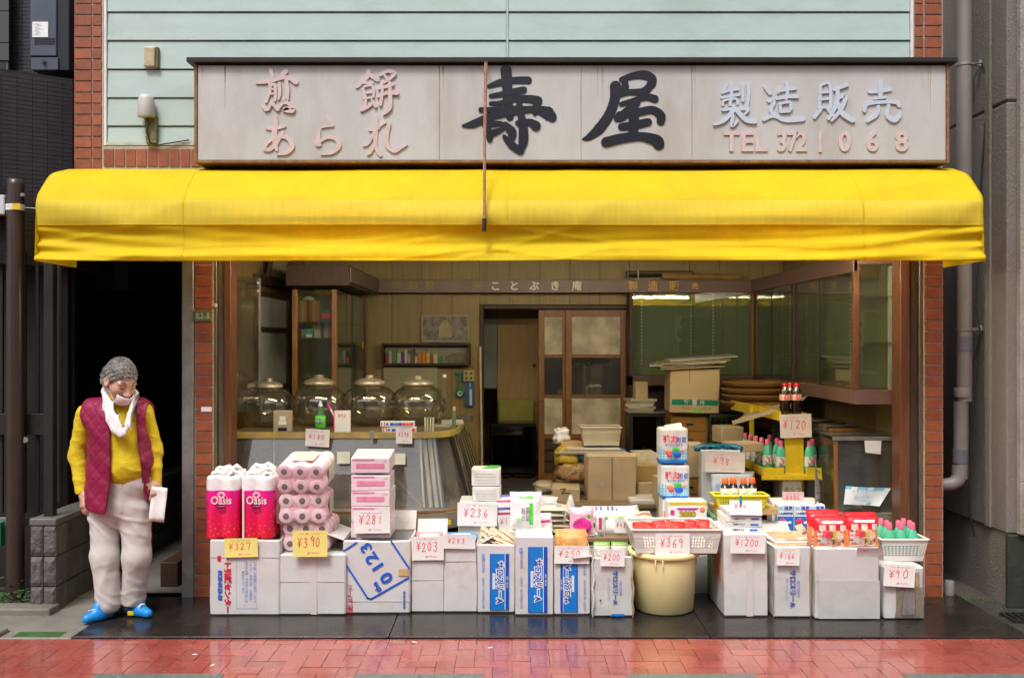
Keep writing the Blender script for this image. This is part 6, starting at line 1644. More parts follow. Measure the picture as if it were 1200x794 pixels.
R0, R1, hb_ = 34 * k7, 39.5 * k7, 70 * k7
m = MB(); m.lathe([(R0 * .9, 0), (R0, .012), (R1 - .006, hb_ * .9), (R1 - .004, hb_ - .02), (R1 + .004, hb_ - .01), (R1 + .004, hb_), (R1 - .008, hb_ + .002), (R1 - .014, hb_ - .01), (R0 - .008, .03), (.0, .028)], 48); m.build('bucket_body', BUC, t)
m = MB(); m.lathe([(R1 + .008, hb_ - .03), (R1 + .014, hb_ - .022), (R1 + .016, hb_ - .004), (R1 + .008, hb_ + .003), (R1 - .006, hb_ + .003)], 48, caps=(False, False)); m.build('bucket_rim', BUC, t)
for a in (-1.95, -1.75): m = MB(); m.box(-.004, .004, -.012, 0, -.04, 0); o = m.build('rim_rib', BUC, t, .002); o.location = ((R1 + .004) * math.cos(a), (R1 + .004) * math.sin(a), hb_ - .028); o.rotation_euler = (0, 0, a + PI / 2)
def basket(name, label, px0, px1, pt, pb, Y, dep, m_, taper=.88, holes=None, loc_z=None, rows=4, cols_=14, skip=None, group='plastic baskets'):
    k = (Y - CY) / FP
    w = (px1 - px0) * k; h = (pb - pt) * k; z0 = az(pb, Y) if loc_z is None else loc_z
    t = thing(name, label, 'basket', (ax((px0 + px1) / 2, Y), Y + dep / 2, z0), 0, group)
    rim = .012
    def wall(P0, P1, Q0, Q1, nm, nc):
        """perforated side between bottom P0-P1 and top Q0-Q1: real slots between bars"""
        mb = MB()
        def pt_(u, v): a = Vector(P0).lerp(Vector(P1), u); b = Vector(Q0).lerp(Vector(Q1), u); return tuple(a.lerp(b, v))
        v0, v1 = .22, .72
        def band(a, b):
            q = [pt_(0, a), pt_(1, a), pt_(1, b), pt_(0, b)]; mb.add(q, [(0, 1, 2, 3)])
        band(0, v0); band(v1, 1)
        us = [i / nc for i in range(nc + 1)]
        for r_ in range(rows):
            a = v0 + (v1 - v0) * r_ / rows; b = v0 + (v1 - v0) * (r_ + 1) / rows
            mb.add([pt_(0, a), pt_(1, a), pt_(1, a + (b - a) * .35), pt_(0, a + (b - a) * .35)], [(0, 1, 2, 3)])
            for i in range(nc):
                u = us[i]; du = 1 / nc
                if skip and skip(u): mb.add([pt_(u, a), pt_(u + du, a), pt_(u + du, b), pt_(u, b)], [(0, 1, 2, 3)])
                else: mb.add([pt_(u, a), pt_(u + du * .4, a), pt_(u + du * .4, b), pt_(u, b)], [(0, 1, 2, 3)])
        o = mb.build(nm, m_, t); s = o.modifiers.new('t', 'SOLIDIFY'); s.thickness = .003
    a, b, c, d = (-w / 2 * taper, -dep / 2 * taper, 0), (w / 2 * taper, -dep / 2 * taper, 0), (w / 2 * taper, dep / 2 * taper, 0), (-w / 2 * taper, dep / 2 * taper, 0)
    A, B, C_, D = (-w / 2, -dep / 2, h), (w / 2, -dep / 2, h), (w / 2, dep / 2, h), (-w / 2, dep / 2, h)
    wall(a, b, A, B, 'basket_side', cols_); wall(b, c, B, C_, 'basket_side', cols_ // 2 + 2); wall(c, d, C_, D, 'basket_side', cols_); wall(d, a, D, A, 'basket_side', cols_ // 2 + 2)
    m = MB(); m.slab([(p[0], p[1]) for p in (a, b, c, d)], 0, .004); m.build('basket_floor', m_, t)
    m = MB()
    for p, q in ((A, B), (B, C_), (C_, D), (D, A)): m.bar(p, q, .018, .012)
    m.build('basket_rim', m_, t, .003)
    return t
WPL = mat('white_plastic', (.72, .70, .66), .35, var=.05, stain=(.6, .55, .45), st=.3)
tb = basket('plastic_basket', 'white slotted basket of red packs balanced on the yellow bucket', 741, 846, 622, 650, -.5, .40, WPL, .9, rows=4, cols_=30, skip=lambda u: .24 < u < .66 or u < .08 or u > .93 or .8 < u < .84, loc_z=MZ + hb_ + .006)
tb.location.z = MZ + hb_ + .008
RP = mat('red_pack', (.5, .02, .02), .35, var=.2, vs=20)
for k in range(14):
    o = pillow(.085, .07, .022, lambda u, v: 1 if .4 < v < .6 and .2 < u < .8 else 0, None, 7, 7, .07, k).build('red_pack', [RP, mat('dark_red', (.4, .01, .015), .4)], None)
    o.location = (tb.location.x - .215 + (k % 7) * .068, tb.location.y - .15 + (k // 7) * .13, tb.location.z + .098 + r6.uniform(0, .02) + (k // 7) * .012); o.rotation_euler = (-1.0 + r6.uniform(-.15, .15), r6.uniform(-.25, .25), r6.uniform(-.3, .3))
    tag(o, 'small shiny red pack in the ' + ('front', 'rear')[k // 7] + ' row of the white basket on the bucket', 'pack', 'red packs in the white basket')
card(768, 808.5, 624.5, 650.5, tb.location.y - .2, 'Y369', 'white price card reading 369 yen on the white slotted basket', None, .0, .02)
tX, w, h, dep = carton(812, 839, 650, 697, .3, 'small crumpled white box half hidden behind the yellow bucket', m=CARDG, seed=31, amp=.012, base=.001, open_=False, group='cartons of goods in the front row', Yf=.1)
tJ, w, h, dep = carton(849, 900, 625, 722, .42, 'tall white taped carton with an orange patch on its left side', seed=10, rz=-.0, lean=-.015, open_=False, amp=.005)
strip(tJ, .0, .04, .004, h - .005, -dep / 2 - .0055, TAPE, 'tape'); 
m = MB(); m.box(-w / 2 - .009, -w / 2 - .0045, -.12, .02, h * .42, h * .72); m.build('orange_patch', mat('orange_print', (.65, .2, .05), .5), tJ)
for k in range(4):
    t = thing('white_box', ('lowest', 'second lowest', 'second highest', 'top')[k] + ' flat white box with small blue print on the tall carton', 'box', (tJ.location.x - .01 + .004 * k, tJ.location.y - .17, MZ + h - .002 + k * .034), (.02, -.03, .01, -.02)[k], 'flat white boxes on the tall carton')
    m = MB(); m.box(-.125 + .004 * k, .12 - .006 * k, 0, .24, 0, .033); m.build('box_body', WHITE_TRIM if k % 2 else PAPER, t, .003)
    text('不織布マスク', .016, BLACKINK, (-.03, -.002, .018), t, sx=.8); strip(t, .04, .09, .012, .022, -.0015, CYB, 'blue_mark')
card(855, 893, 586, 603, tJ.location.y - .18, 'Y*~', 'white card with faint red writing clipped above the tall carton', None, .02, -.25, sub=False)
m = MB(); m.box(-.006, .006, -.01, .01, -.03, .02); o = m.build('teal_clip', mat('teal_clip', (.0, .25, .3), .4), None, .002); o.location = at(868, 584, tJ.location.y - .18); tag(o, 'small teal clip holding the card above the tall carton', 'clip')
card(856, 897, 626, 648, tJ.location.y - .25, 'Y1200', 'white price card reading 1200 yen on the tall carton', None, .015, .03)
tK, w, h, dep = carton(907, 949.5, 640, 723, .4, 'white carton with blue katakana and frayed brown edges', seed=11, amp=.006, flaps='B60', m=CARDG)
y = -dep / 2 - .0075
text('サロスリーA', .042, DKB, (.0, y, h * .42), tK, ang=PI / 2, off=.0012, sx=.95); text('（オールウェイズ）', .017, PALEBLUE, (-.036, y, h * .42), tK, ang=PI / 2); text('衛生 薄葉 紙', .018, PALEBLUE, (.035, y, h * .42), tK, ang=PI / 2)
m = MB()
for sx in (-1, 1): m.tube([(sx * (w / 2 + .003), -dep / 2 + .0 + .003 * math.sin(k * 3), h * k / 9) for k in range(10)], [.002, .004, .003, .005, .003, .006, .003, .004, .005, .003], 5)
m.build('frayed_edge', FOX, tK)
for k in range(4):
    o = MB().box(-.10, .10, 0, .26, 0, .012).build('snack_sachet', [ [PAPER, mat('orange_white_print', (.72, .4, .22), .4, var=.4, vs=20, stain=(.75, .74, .7), st=1, ss=10)][k % 2]], None, .003)
    o.location = (tK.location.x - .01 + .008 * k, tK.location.y - .19 + .012 * k, MZ + h - .012 + k * .0125); o.rotation_euler = (0, 0, (.05, -.06, .1, -.03)[k]); tag(o, ('lowest white', 'second orange printed', 'third white', 'topmost orange printed')[k] + ' flat sachet lying on the frayed carton', 'sachet', 'flat sachets on the frayed carton')
card(910, 937, 642, 662, tK.location.y - .23, 'Y166', 'small white price card reading 166 yen on the frayed carton', None, .02, .03, hh=.36)
tL, w, h, dep = carton(955.5, 1031, 641.5, 725, .4, 'wide plain white carton carrying red noodle bags', seed=12, open_=False, m=CARDG, amp=.005)
crease(tL, w, h, dep, h * .54, mat('soft_crease', (0, 0, 0)))
m = MB(); m.box(-w / 2 + .02, w / 2 - .002, -dep / 2 - .0075, -dep / 2 - .003, .005, h * .535); m.build('film_wrap', mat('dull_film', (.50, .50, .49), .3, var=.08, vs=10, bump=.15), tL)
NOD = [mat('noodle_red', (.72, .02, .03), .25, var=.1, bump=.1), mat('noodle_pale', (.78, .58, .48), .25, var=.12, vs=20), mat('noodle_orange', (.75, .25, .08), .25, var=.2), mat('noodle_yellow', (.6, .42, .12), .25), mat('noodle_green', (.12, .13, .05), .3), mat('noodle_white', (.78, .72, .7), .25)]
def noodle(u, v):
    if v > .72: return 0 if not (.78 < v < .86 and .25 < u < .9) else 5
    if v > .55: return (0, 5, 1)[int(u * 9) % 3] if u > .15 else 0
    if u < .1: return 2
    if u > .9: return 2
    if .42 < u < .55 and .3 < v < .5: return 4
    if .58 < u < .7 and .2 < v < .55: return 3
    q = noise.noise(Vector((u * 6, v * 7, 2)))
    return 2 if q > .28 else 4 if q < -.42 else 3 if q < -.28 else 5 if u < .4 else 1
for k, (dx, dy, a) in enumerate(((-.095, -.17, -.06), (.1, -.17, .03), (-.11, -.12, -.1), (.11, -.11, .06), (-.105, -.06, -.02))):
    t = thing('noodle_bag', ('front left', 'front right', 'second left', 'second right', 'rearmost')[k] + ' red and white noodle bag on the wide carton', 'noodle bag', (tL.location.x + dx, tL.location.y + dy, MZ + h - .002 + .006 * k), a, 'red noodle bags')
    o = pillow(.205, .185, .05, noodle, None, 22, 20, .05, k).build('bag', NOD, t); o.rotation_euler = (-.12, 0, 0)
    if k < 2:
        text('しお', .045, REDINK, (-.062, -.028, .085), t, rot=(PI / 2 - .12, 0, 0), off=.0012, ang=0); text('塩麺', .036, REDINK, (-.01, -.028, .075), t, rot=(PI / 2 - .12, 0, 0), off=.0012, sx=.7)
        strip(t, -.06, .04, .150, .153, -.014, WHITEINK, 'print')
card(1004, 1034, 640, 650, tL.location.y - .22, '~*~', 'small white card folded over the wide carton\'s edge', None, .01, .5, sub=False)
tM, w, h, dep = carton(1036, 1083, 664, 725, .34, 'small torn carton wrapped in clear film under the 90 yen card', seed=13, amp=.009, open_=False, m=CARDG)
m = MB(); m.box(-w * .22, w * .48, -dep / 2 - .013, -dep / 2 - .011, .01, h * .62); m.build('clear_film', glass('film_glass', (.8, .8, .8), 1.5, dirt=.15, bump=.5, rough=.08, bs=25), tM)
m = MB(); m.prism([(-w * .12, .01), (-w * .25, .02), (-w * .05, h * .7), (0, h * .72)], -dep / 2 - .0125, -dep / 2 - .009); m.prism([(w * .28, .02), (w * .4, .02), (w * .36, h * .9), (w * .26, h * .9)], -dep / 2 - .0125, -dep / 2 - .009); m.build('torn_layer', FOX, tM)
m = MB(); m.prism([(-w * .08, .03), (w * .25, .03), (w * .25, h * .62), (w * .0, h * .62)], -dep / 2 - .0122, -dep / 2 - .0088); m.build('inner_print', mat('grey_print', (.35, .33, .33), .4, var=.5, vs=14), tM)
card(1036, 1072, 661, 687, tM.location.y - .20, 'Y90', 'white price card reading 90 yen on the small torn carton', None, .06, .03)
tN = basket('plastic_basket', 'small white mesh basket of green bottles at the right end', 1033, 1088, 634, 660, -.42, .26, WPL, .82, rows=5, cols_=12, loc_z=MZ + h + .002)
MINT = mat('mint_green_bottle', (.10, .50, .30), .3, var=.06); PINKC = mat('pink_cap', (.80, .16, .26), .35, var=.06)
GLB = mat('white_label', (.7, .72, .68), .4, var=.05)
def det(loc, label, group, s=1, lab=False, rz=0):
    t = thing('detergent_bottle', label, 'bottle', loc, rz, group)
    m = MB(); m.lathe([(.030, 0), (.034, .006), (.034, .05), (.034, .0501), (.034, .12), (.034, .1201), (.032, .145), (.024, .175), (.015, .195)], 18, mi=[0, 0, 1 if lab else 0, 1 if lab else 0, 1 if lab else 0, 0, 0, 0], sx=1.05, sy=.85); m.build('bottle_body', [MINT, GLB], t)
    m = MB(); m.lathe([(.017, .193), (.0175, .20), (.015, .232), (.013, .235)], 14); m.build('cap', PINKC, t)
    if lab:
        m = MB(); q = [(-.014, .115), (.012, .085), (-.014, .055)]; stroke(m, q, .007, -.032, 0); m.build('red_chevron', REDINK, t); m = MB(); stroke(m, [(-.02, .075), (-.004, .055)], .006, -.031); m.build('blue_chevron', BLUEINK, t)
        m = MB(); m.box(-.02, .02, -.0315, -.029, .052, .06); m.build('green_print', mat('leaf_green', (0, 0, 0)), t)
    t.scale = (s, s, s)
    return t
names = ('front left', 'front middle', 'front right', 'second row left', 'second row middle', 'second row right', 'rear left', 'rear right')
for k in range(8):
    i, j = k % 3, k // 3
    if k >= 6: i = (0, 2)[k - 6]
    det((tN.location.x - .075 + i * .072 + (.01 if j == 1 else 0), tN.location.y - .075 + j * .072, tN.location.z + .005), names[k] + ' mint green bottle with pink cap in the small mesh basket', 'green bottles in the small basket', .98, rz=.1 * k)
m = MB()
for k in range(3): m.box(-.08 + k * .06, -.04 + k * .06, -.1005, -.1, .02, .1)
t = thing('label_sheet', 'blue printed card lining the small mesh basket', 'card', (tN.location.x, tN.location.y, tN.location.z + .0)); m.build('print', mat('blue_check_print', (.15, .3, .6), .5, var=.6, vs=60), t)
for q in (tA, tB, tC, tD, tE, tF, tG, tH, tI, tJ, tK, tL, tM, tX): clean(q)
DIMT = mat('table_wood', (.2, .13, .07), .6, var=.2, stretch=(1, 6, 6))
def table(name, label, x0, x1, y0, y1, z, m_=DIMT):
    t = thing(name, label, 'table', ((x0 + x1) / 2, (y0 + y1) / 2, 0))
    hw, hd = (x1 - x0) / 2, (y1 - y0) / 2
    m = MB(); m.box(-hw, hw, -hd, hd, z - .03, z); m.build('table_top', m_, t, .003)
    for sx in (-1, 1):
        for sy in (-1, 1): m = MB(); m.box(sx * (hw - .03) - .02, sx * (hw - .03) + .02, sy * (hd - .03) - .02, sy * (hd - .03) + .02, 0, z - .031); m.build('leg', m_, t)
    return t
T1 = .42
table('low_table', 'low wooden table carrying packets behind the blue striped cartons', -.36, 1.02, -.1, .42, T1)
def box_thing(name, label, cat, px0, px1, pt, pb, Y, dep, m_, rz=0, seed=1, amp=.004, group=None, open_=False, zb=None):
    """closed or open carton placed by what it covers in the picture; its base height follows from pb"""
    x0, x1 = ax(px0, Y), ax(px1, Y); z0 = az(pb, Y) if zb is None else zb; z1 = az(pt, Y)
    t = thing(name, label, cat, ((x0 + x1) / 2, Y + dep / 2, z0), rz, group)
    me = dent_box(x1 - x0, dep, z1 - z0, seed, amp, open_top=open_)
    me.materials.append(m_); o = link('box_body', me, t)
    if open_: s = o.modifiers.new('t', 'SOLIDIFY'); s.thickness = .004; s.offset = -1
    return t, x1 - x0, z1 - z0, dep
mat('bright_green', (.06, .5, .06), .4)
for k, (a, b) in enumerate(((586, 570), (568.5, 549))):
    t, w, h, dep = box_thing('white_box', ('lower', 'upper, green-topped')[k] + ' white box of the pair above the 236 yen card', 'box', 554 - k, 587 - k * .5, b, a + 1, .02, .17, WHITE_TRIM, -.02, 40 + k, .002, 'white boxes above the 236 yen card')
    m = MB()
    for q in range(4): m.box(-w * .4, w * .35, -dep / 2 - .0045, -dep / 2 - .003, h * (.2 + q * .17), h * (.215 + q * .17))
    m.build('print', PALEBLUE if False else mat('grey_print', (0, 0, 0)), t)
    if k: m = MB(); m.prism([(0, 0), (1, 0), (1, 1)], 0, .001); m = MB(); m.slab([(-w * .15, -dep / 2 + .01), (w * .45, -dep / 2 + .01), (w * .45, dep * .4), (w * .1, dep * .4)], h + .003, h + .005); m.build('green_top', mat('bright_green', (.06, .5, .06), .4), t)
    else: m = MB(); m.box(-w / 2 - .004, -w / 2 - .002, -dep * .4, dep * .4, .01, h - .01); m.build('green_side', mat('bright_green', (0, 0, 0)), t)
t, w, h, dep = box_thing('carton', 'white carton hidden behind the 236 yen card, under the pair of white boxes', 'carton', 537, 583, 589, 640, -.03, .3, CARD, 0, 44, .004, None, zb=None); t.location.z = az(640, -.03)
t.location.z = 0.0015; h_ = az(589, -.03); t.scale = (1, 1, (h_ - .0015) / h)
card(536, 582.5, 588.5, 616, -.06, 'Y236', 'white price card reading 236 yen under the green-topped white boxes', None, .015, .05, hx=.16)
o = pillow(.17, .26, .06, lambda u, v: [0, 1, 0, 2][int(v * 14) % 4] if u < .9 else 0, [PAPER], 16, 10, .05, 3).build('check_bag', [mat('white_bag_film', (.75, .74, .75), .3, bump=.2), mat('navy_print', (.12, .14, .42), .4), mat('maroon_print', (.5, .05, .15), .4)], None)
o.location = (ax(588, .05), .04, T1 + .0); tag(o, 'white bag with rows of navy blue print behind the green-lettered pouch', 'bag')
card(584, 600, 603, 622, -.06, 'Y1', 'narrow white price card with a pink yen sign left of the green-lettered pouch', None, -.08, .05, sub=False, hx=.1)
GRN = mat('vivid_green', (.08, .62, .03), .35)
def poufn(u, v):
    if .80 < v < .9 and .3 < u < .75: return 1
    if .12 < v < .68 and .62 < u < .73: return 1
    return 0
t = thing('white_pouch', 'white pouch with vivid green print and black writing on the tall striped carton', 'pouch', (ax(616, -.26), -.22, MZ + (az(628, -.35) - MZ) - .002), -.03)
t.location.z = az(627, -.42) + .004
o = pillow(.205, .235, .07, poufn, [], 26, 24, .05, 8).build('pouch_body', [mat('white_bag_film', (0, 0, 0)), GRN], t); o.rotation_euler = (-.12, 0, 0)
text('お茶', .042, BLACKINK, (.0, -.034, .12), t, rot=(PI / 2 - .12, 0, 0), sx=.7); text('の葉', .04, BLACKINK, (.0, -.042, .07), t, rot=(PI / 2 - .12, 0, 0), sx=.7)
text('緑', .03, GRN, (-.045, -.038, .06), t, rot=(PI / 2 - .12, 0, 0))
for k in range(5):
    zb_ = T1 + k * .036
    o = pillow(.22, .18, .045, lambda u, v: 1 if (.15 < u < .8 and .45 < v < .55) or (.7 < u < .85 and .2 < v < .4) else 0, [], 12, 12, .05, k + 9).build('packet', [mat('cream_packet', (.55, .50, .38), .45, var=.15), mat('blue_grey_print', (.25, .3, .42), .5)], None)
    o.location = (ax(646, .05) + r6.uniform(-.015, .015), .0, zb_ + .02); o.rotation_euler = (-PI / 2 + .06, 0, r6.uniform(-.15, .15))
    o.location.y = -.02
    tag(o, ('lowest', 'second lowest', 'middle', 'second highest', 'top')[k] + ' cream packet in the pile between white pouch and pink pouch', 'packet', 'cream packets in a pile')
def pinkfn(u, v):
    if v > .93 or v < .05: return 1
    du, dv_ = (u - .52) / .38, (v - .36) / .26
    r_ = du * du + dv_ * dv_
    if r_ < .72: return 2
    if r_ < 1.1: return (2, 3)[int(math.atan2(dv_, du) * 5) % 2]
    if (u - .8) ** 2 + (v - .68) ** 2 < .006: return 4
    return 0
t = thing('pink_pouch', 'pink pouch with a magenta oval, standing above the orange packets', 'pouch', (ax(682, -.1), -.08, T1), .0)
t.location.z = az(628, -.1)
o = pillow(.165, .185, .06, pinkfn, [], 30, 28, .05, 5).build('pouch_body', [mat('baby_pink', (.78, .42, .52), .3), mat('pale_pink', (.8, .55, .6), .3), mat('magenta_print', (.72, .03, .28), .3), mat('purple_print', (.4, .12, .45), .3), mat('leaf_green', (0, 0, 0))], t); o.rotation_euler = (-.08, 0, 0)
WB = [mat('white_bag_film', (0, 0, 0)), mat('bag_green', (.1, .42, .2), .35), mat('bag_orange', (.75, .38, .15), .35), mat('navy_print', (0, 0, 0)), mat('maroon_print', (0, 0, 0))]
for k, (px, pb, Y, w, h, fn, lb, rz, rx) in enumerate((
    (722, 628, .02, .24, .17, lambda u, v: 1 if (.6 < v < .72 and (int(u * 7) % 3 == 1)) else (2 if .72 < v < .8 and .15 < u < .85 else 0), 'white bag with green and orange print above the mottled pouches', -.06, -.35),
    (709, 612, .22, .30, .14, lambda u, v: 3 if (.5 < v < .8 and (int(u * 19) % 2)) else 0, 'white bag with a row of navy letters in front of the big brown carton', .03, -.8),
    (742, 610, .2, .18, .12, lambda u, v: 0, 'plain white crumpled bag right of the navy-lettered bag', .5, -.7),
    (703, 628, -.02, .07, .16, lambda u, v: 4 if .3 < v < .8 and .4 < u < .7 else 0, 'narrow white packet with maroon print beside the pink pouch', -.15, -.15),
    (638, 600, .4, .16, .12, lambda u, v: 0, 'pale crumpled bag behind the cream packets', -.4, -.5),
    (668, 606, .3, .12, .16, lambda u, v: 1 if (.2 < v < .3 and u < .3) else 0, 'whitish translucent bag gathered to a point behind the pink pouch', .2, .1))):
    mb = pillow(w, h, .08, fn, [], 18, 18, .05, 20 + k)
    if k == 5: mb.v = [(a * (1 - .85 * c / h), b * (1 - .7 * c / h), c) for a, b, c in mb.v]
    o = mb.build('bag', WB, None); o.location = (ax(px, Y), Y, az(pb, Y)); o.rotation_euler = (rx, 0, rz); tag(o, lb, 'bag')
card(720, 737, 607, 624, -.07, 'Y48', 'white price card reading 48 yen on the green and orange printed bag', None, .03, .05, sub=False)
t, w, h, dep = box_thing('carton', 'big upright brown carton with a dark round mark, in the middle of the shop', 'carton', 688, 745, 535, 594, .75, .35, KRAFT, .03, 50, .005)
zl = t.location.z
strip(t, -.004, .004, .005, h - .005, -dep / 2 - .004, mat('shadow_gap', (.2, .15, .1), .8), 'flap_seam'); m = MB(); m.lathe([(.001, 0), (.018, .001)], 14); o = m.build('round_mark', mat('grey_print', (0, 0, 0)), t); o.rotation_euler = (PI / 2, 0, 0); o.location = (-w * .22, -dep / 2 - .004, h * .45)
flap(t, (-w / 2, -dep / 2, h), (w / 2, -dep / 2, h), .05, R(-60), (0, -1, 0), KRAFT, 3)
def stack(base_label, px0, px1, lst, Y, dep, m_, seed):
    pass
specs = [ # px0 px1 top bottom Y depth mat label
 (746, 777, 565, 612, .85, .3, KRAFT, 'brown carton with small print right of the big upright carton'),
 (744, 773, 545, 564, .9, .3, mat('ochre_cardboard', (.35, .24, .08), .7), 'ochre low box between two cartons, right of the big upright carton'),
 (744, 770, 531, 544.5, .95, .25, BEI, 'stack of beige papers right of the big upright carton'),
 (648, 681, 572, 605, .7, .3, KRAFT, 'small brown carton marked with a black zigzag, left of the big upright carton'),
 (656, 682, 517, 529, 1.15, .15, mat('tan_box', (.5, .33, .14), .6), 'small tan box left of the pale basket'),
 (738, 772, 585, 640, .6, .3, CARDG, 'greyish box under the brown carton, right of the big upright carton')]
bt = []
for k, (a, b, c, d, Y, dp_, mm, lb) in enumerate(specs):
    bt.append(box_thing('carton', lb, 'carton', a, b, c, d, Y, dp_, mm, (.05, -.04, .1, -.06, .1, .03)[k], 60 + k, .005)[0])
mb = MB(); stroke(mb, [(-.04, .20), (.0, .205), (-.03, .17), (.03, .175)], .006, -.154); mb.build('zigzag_mark', BLACKINK, bt[3])
bt[3].location.z += 0
table('back_table', 'long low table at the back of the shop under the heap of bags', .34, 1.2, 1.0, 1.5, az(560, 1.1), DIMT)
table('mid_table', 'low table under the brown cartons in the middle of the shop', .3, 1.15, .55, .98, .53, DIMT)
t = thing('cardboard_sheets', 'flat cardboard sheets and papers under the pale basket', 'cardboard', at(700, 529, 1.15), 0)
for k in range(4): m = MB(); m.box(-.33 + k * .03, .22 - k * .02, -.16, .1, k * .011, k * .011 + .008); m.build('sheet', [KRAFT, CARDG][k % 2], t)
basket('plastic_basket', 'pale cream mesh basket on the heap in front of the sliding door', 682, 728, 501, 522, 1.05, .22, mat('cream_plastic2', (.5, .45, .33), .5), .9, rows=5, cols_=16)
TARP = mat('blue_tarp', (.01, .16, .42), .45, var=.2, bump=.3, bs=30)
def heap(name, label, cat, px0, px1, pt, pb, Y, dep, m_, seed, rough=.25):
    """crumpled sack or cloth: noisy ellipsoid flattened at the base"""
    x0, x1, z0, z1 = ax(px0, Y), ax(px1, Y), az(pb, Y), az(pt, Y)
    w, h = x1 - x0, z1 - z0
    vs, fs = [], []; n, k_ = 14, 20
    for j in range(n + 1):
        for i in range(k_):
            a = 2 * PI * i / k_; p = PI * j / n
            d = Vector((math.sin(p) * math.cos(a), math.sin(p) * math.sin(a), math.cos(p)))
            sx = abs(d.x) ** .6 * (1 if d.x > 0 else -1); sy = abs(d.y) ** .7 * (1 if d.y > 0 else -1); sz = abs(d.z) ** .7 * (1 if d.z > 0 else -1)
            r = 1 + rough * noise.noise(d * 2.2 + Vector((seed, 0, 0))) + rough * .6 * noise.noise(d * 6 + Vector((0, seed, 0)))
            vs.append((sx * w / 2 * r, sy * dep / 2 * r, max(0, h / 2 + sz * h / 2 * r)))
    fs = [(j * k_ + i, (j + 1) * k_ + i, (j + 1) * k_ + (i + 1) % k_, j * k_ + (i + 1) % k_) for j in range(n) for i in range(k_)]
    mb = MB(); mb.add(vs, fs, 0, True); o = mb.build(name, m_, None)
    o.location = ((x0 + x1) / 2, Y + dep / 2, z0); tag(o, label, cat); return o
heap('blue_tarp', 'bright blue plastic sheet hanging over the heap', 'sheet', 674, 738, 525, 545, 1.0, .35, TARP, 1, .15)
heap('yellow_bag', 'yellow plastic sack at the left of the heap', 'sack', 650, 680, 526, 547, 1.0, .25, mat('yellow_sack', (.45, .33, .03), .4, var=.3, bump=.4, bs=30), 2)
heap('snack_sack', 'sack of brown striped rice crackers in the heap', 'sack', 652, 694, 543, 566, .95, .3, mat('cracker_print', (.34, .2, .08), .4, var=.7, vs=35, stain=(.55, .45, .25), st=.9, ss=25), 3)
heap('clear_sack', 'pale crumpled plastic sack on the floor left of the zigzag carton', 'sack', 626, 652, 566, 580, 1.0, .25, mat('pale_sack', (.45, .38, .28), .35, bump=.4, bs=30), 4)
heap('clear_sack', 'pale crumpled plastic sack wedged behind the big upright carton', 'sack', 668, 694, 560, 580, 1.0, .2, mat('pale_sack', (0, 0, 0)), 5)
heap('white_sack', 'white crumpled bag sticking up left of the pale basket', 'sack', 650, 668, 503, 520, 1.15, .12, ROLLW, 6, .5)
def kitfn(u, v):
    if v < .1: return 1
    if v < .38 + .06 * math.cos(u * 6.3): return 2 if (int(u * 22) % 2 or int(v * 30) % 2) else 3
    return 0
KM = [mat('white_film', (.76, .74, .72), .28, bump=.12, bs=40), CYB, mat('light_blue_print', (.2, .5, .72), .4), mat('white_film', (0, 0, 0)), REDINK, BLUEINK, mat('print_green', (.05, .5, .08), .4), mat('print_orange', (.8, .25, .1), .4)]
table('packet_table', 'small table under the kitchen paper packs', .82, 1.32, .1, .4, az(612, .2), DIMT)
for k, (pt, pb, dx) in enumerate(((544, 583.5, .004), (501, 543, -.004))):
    Y = .12; kk = (Y - CY) / FP
    w, h = 34.5 * kk, (pb - pt) * kk
    t = thing('kitchen_paper_pack', ('lower', 'upper')[k] + ' white and blue kitchen paper pack in the pile of two', 'kitchen paper', (ax(790.5, Y) + dx, Y + .08, az(pb, Y)), .03 - .05 * k, 'kitchen paper packs')
    def fn(X, Y_, Z, w=w, h=h):
        r = None
        for a in (-w / 4, w / 4):
            for b in (-.045, .045):
                c = np.sqrt((X - a) ** 2 + (Y_ - b) ** 2) - w / 4; r = c if r is None else smin(r, c, .05)
        return smax(smax(r, Z - h + .004, .015), -Z + .002, .01)
    def mi(X, Y_, Z, w=w, h=h):
        v = Z / h; u = X / w + .5
        b = ((u * 22).astype(int) % 2 + (v * 26).astype(int) % 2) > 0
        return np.where(v < .1, 1, np.where((v < .38 + .06 * np.cos(u * 6.3)), np.where(b, 2, 0), 0))
    sdf_obj('pack_film', fn, (-w / 2 - .01, -.11, -.01), (w / 2 + .01, .11, h + .01), .0055, KM, t, mi, 1)
    y = -.045 - w / 4 - .004
    text('強力', .05, REDINK, (-w * .12, y, h * .68), t, sx=1, off=.002); text('吸収', .04, BLUEINK, (w * .26, y, h * .66), t, sx=.8, off=.001); text('キッチンタオル', .017, BLUEINK, (.0, y, h * .53), t, off=.0005)
    for cx, cz, r_, mm in ((-.04, .34, .022, 7), (.012, .4, .026, 6), (.035, .26, .0, 5), (-.03, .24, .018, 4), (.02, .26, .028, 5), (.055, .37, .014, 7)):
        if r_:
            m = MB(); m.lathe([(.001, .002), (r_ * .9, .002), (r_, 0)], 16, sy=.7); o = m.build('vegetable_print', KM[mm], t); o.rotation_euler = (PI / 2, 0, 0); o.location = (cx, y + .002 - cz * .002 - (.002 if mm == 5 else 0), h * cz)
    m = MB(); m.hexa([(-w * .3, -.05, h - .006), (w * .35, -.05, h - .006), (w * .3, .05, h - .006), (-w * .3, .05, h - .006), (-w * .25, -.01, h + .012), (w * .3, -.01, h + .03), (w * .3, .01, h + .03), (-w * .25, .01, h + .012)]); m.build('folded_film', KM[0], t, .004)
t, w, h, dep = box_thing('white_box', 'white box with red edge print under the kitchen paper packs', 'box', 777, 812, 584, 612, .13, .2, PAPER, 0, 70, .003)
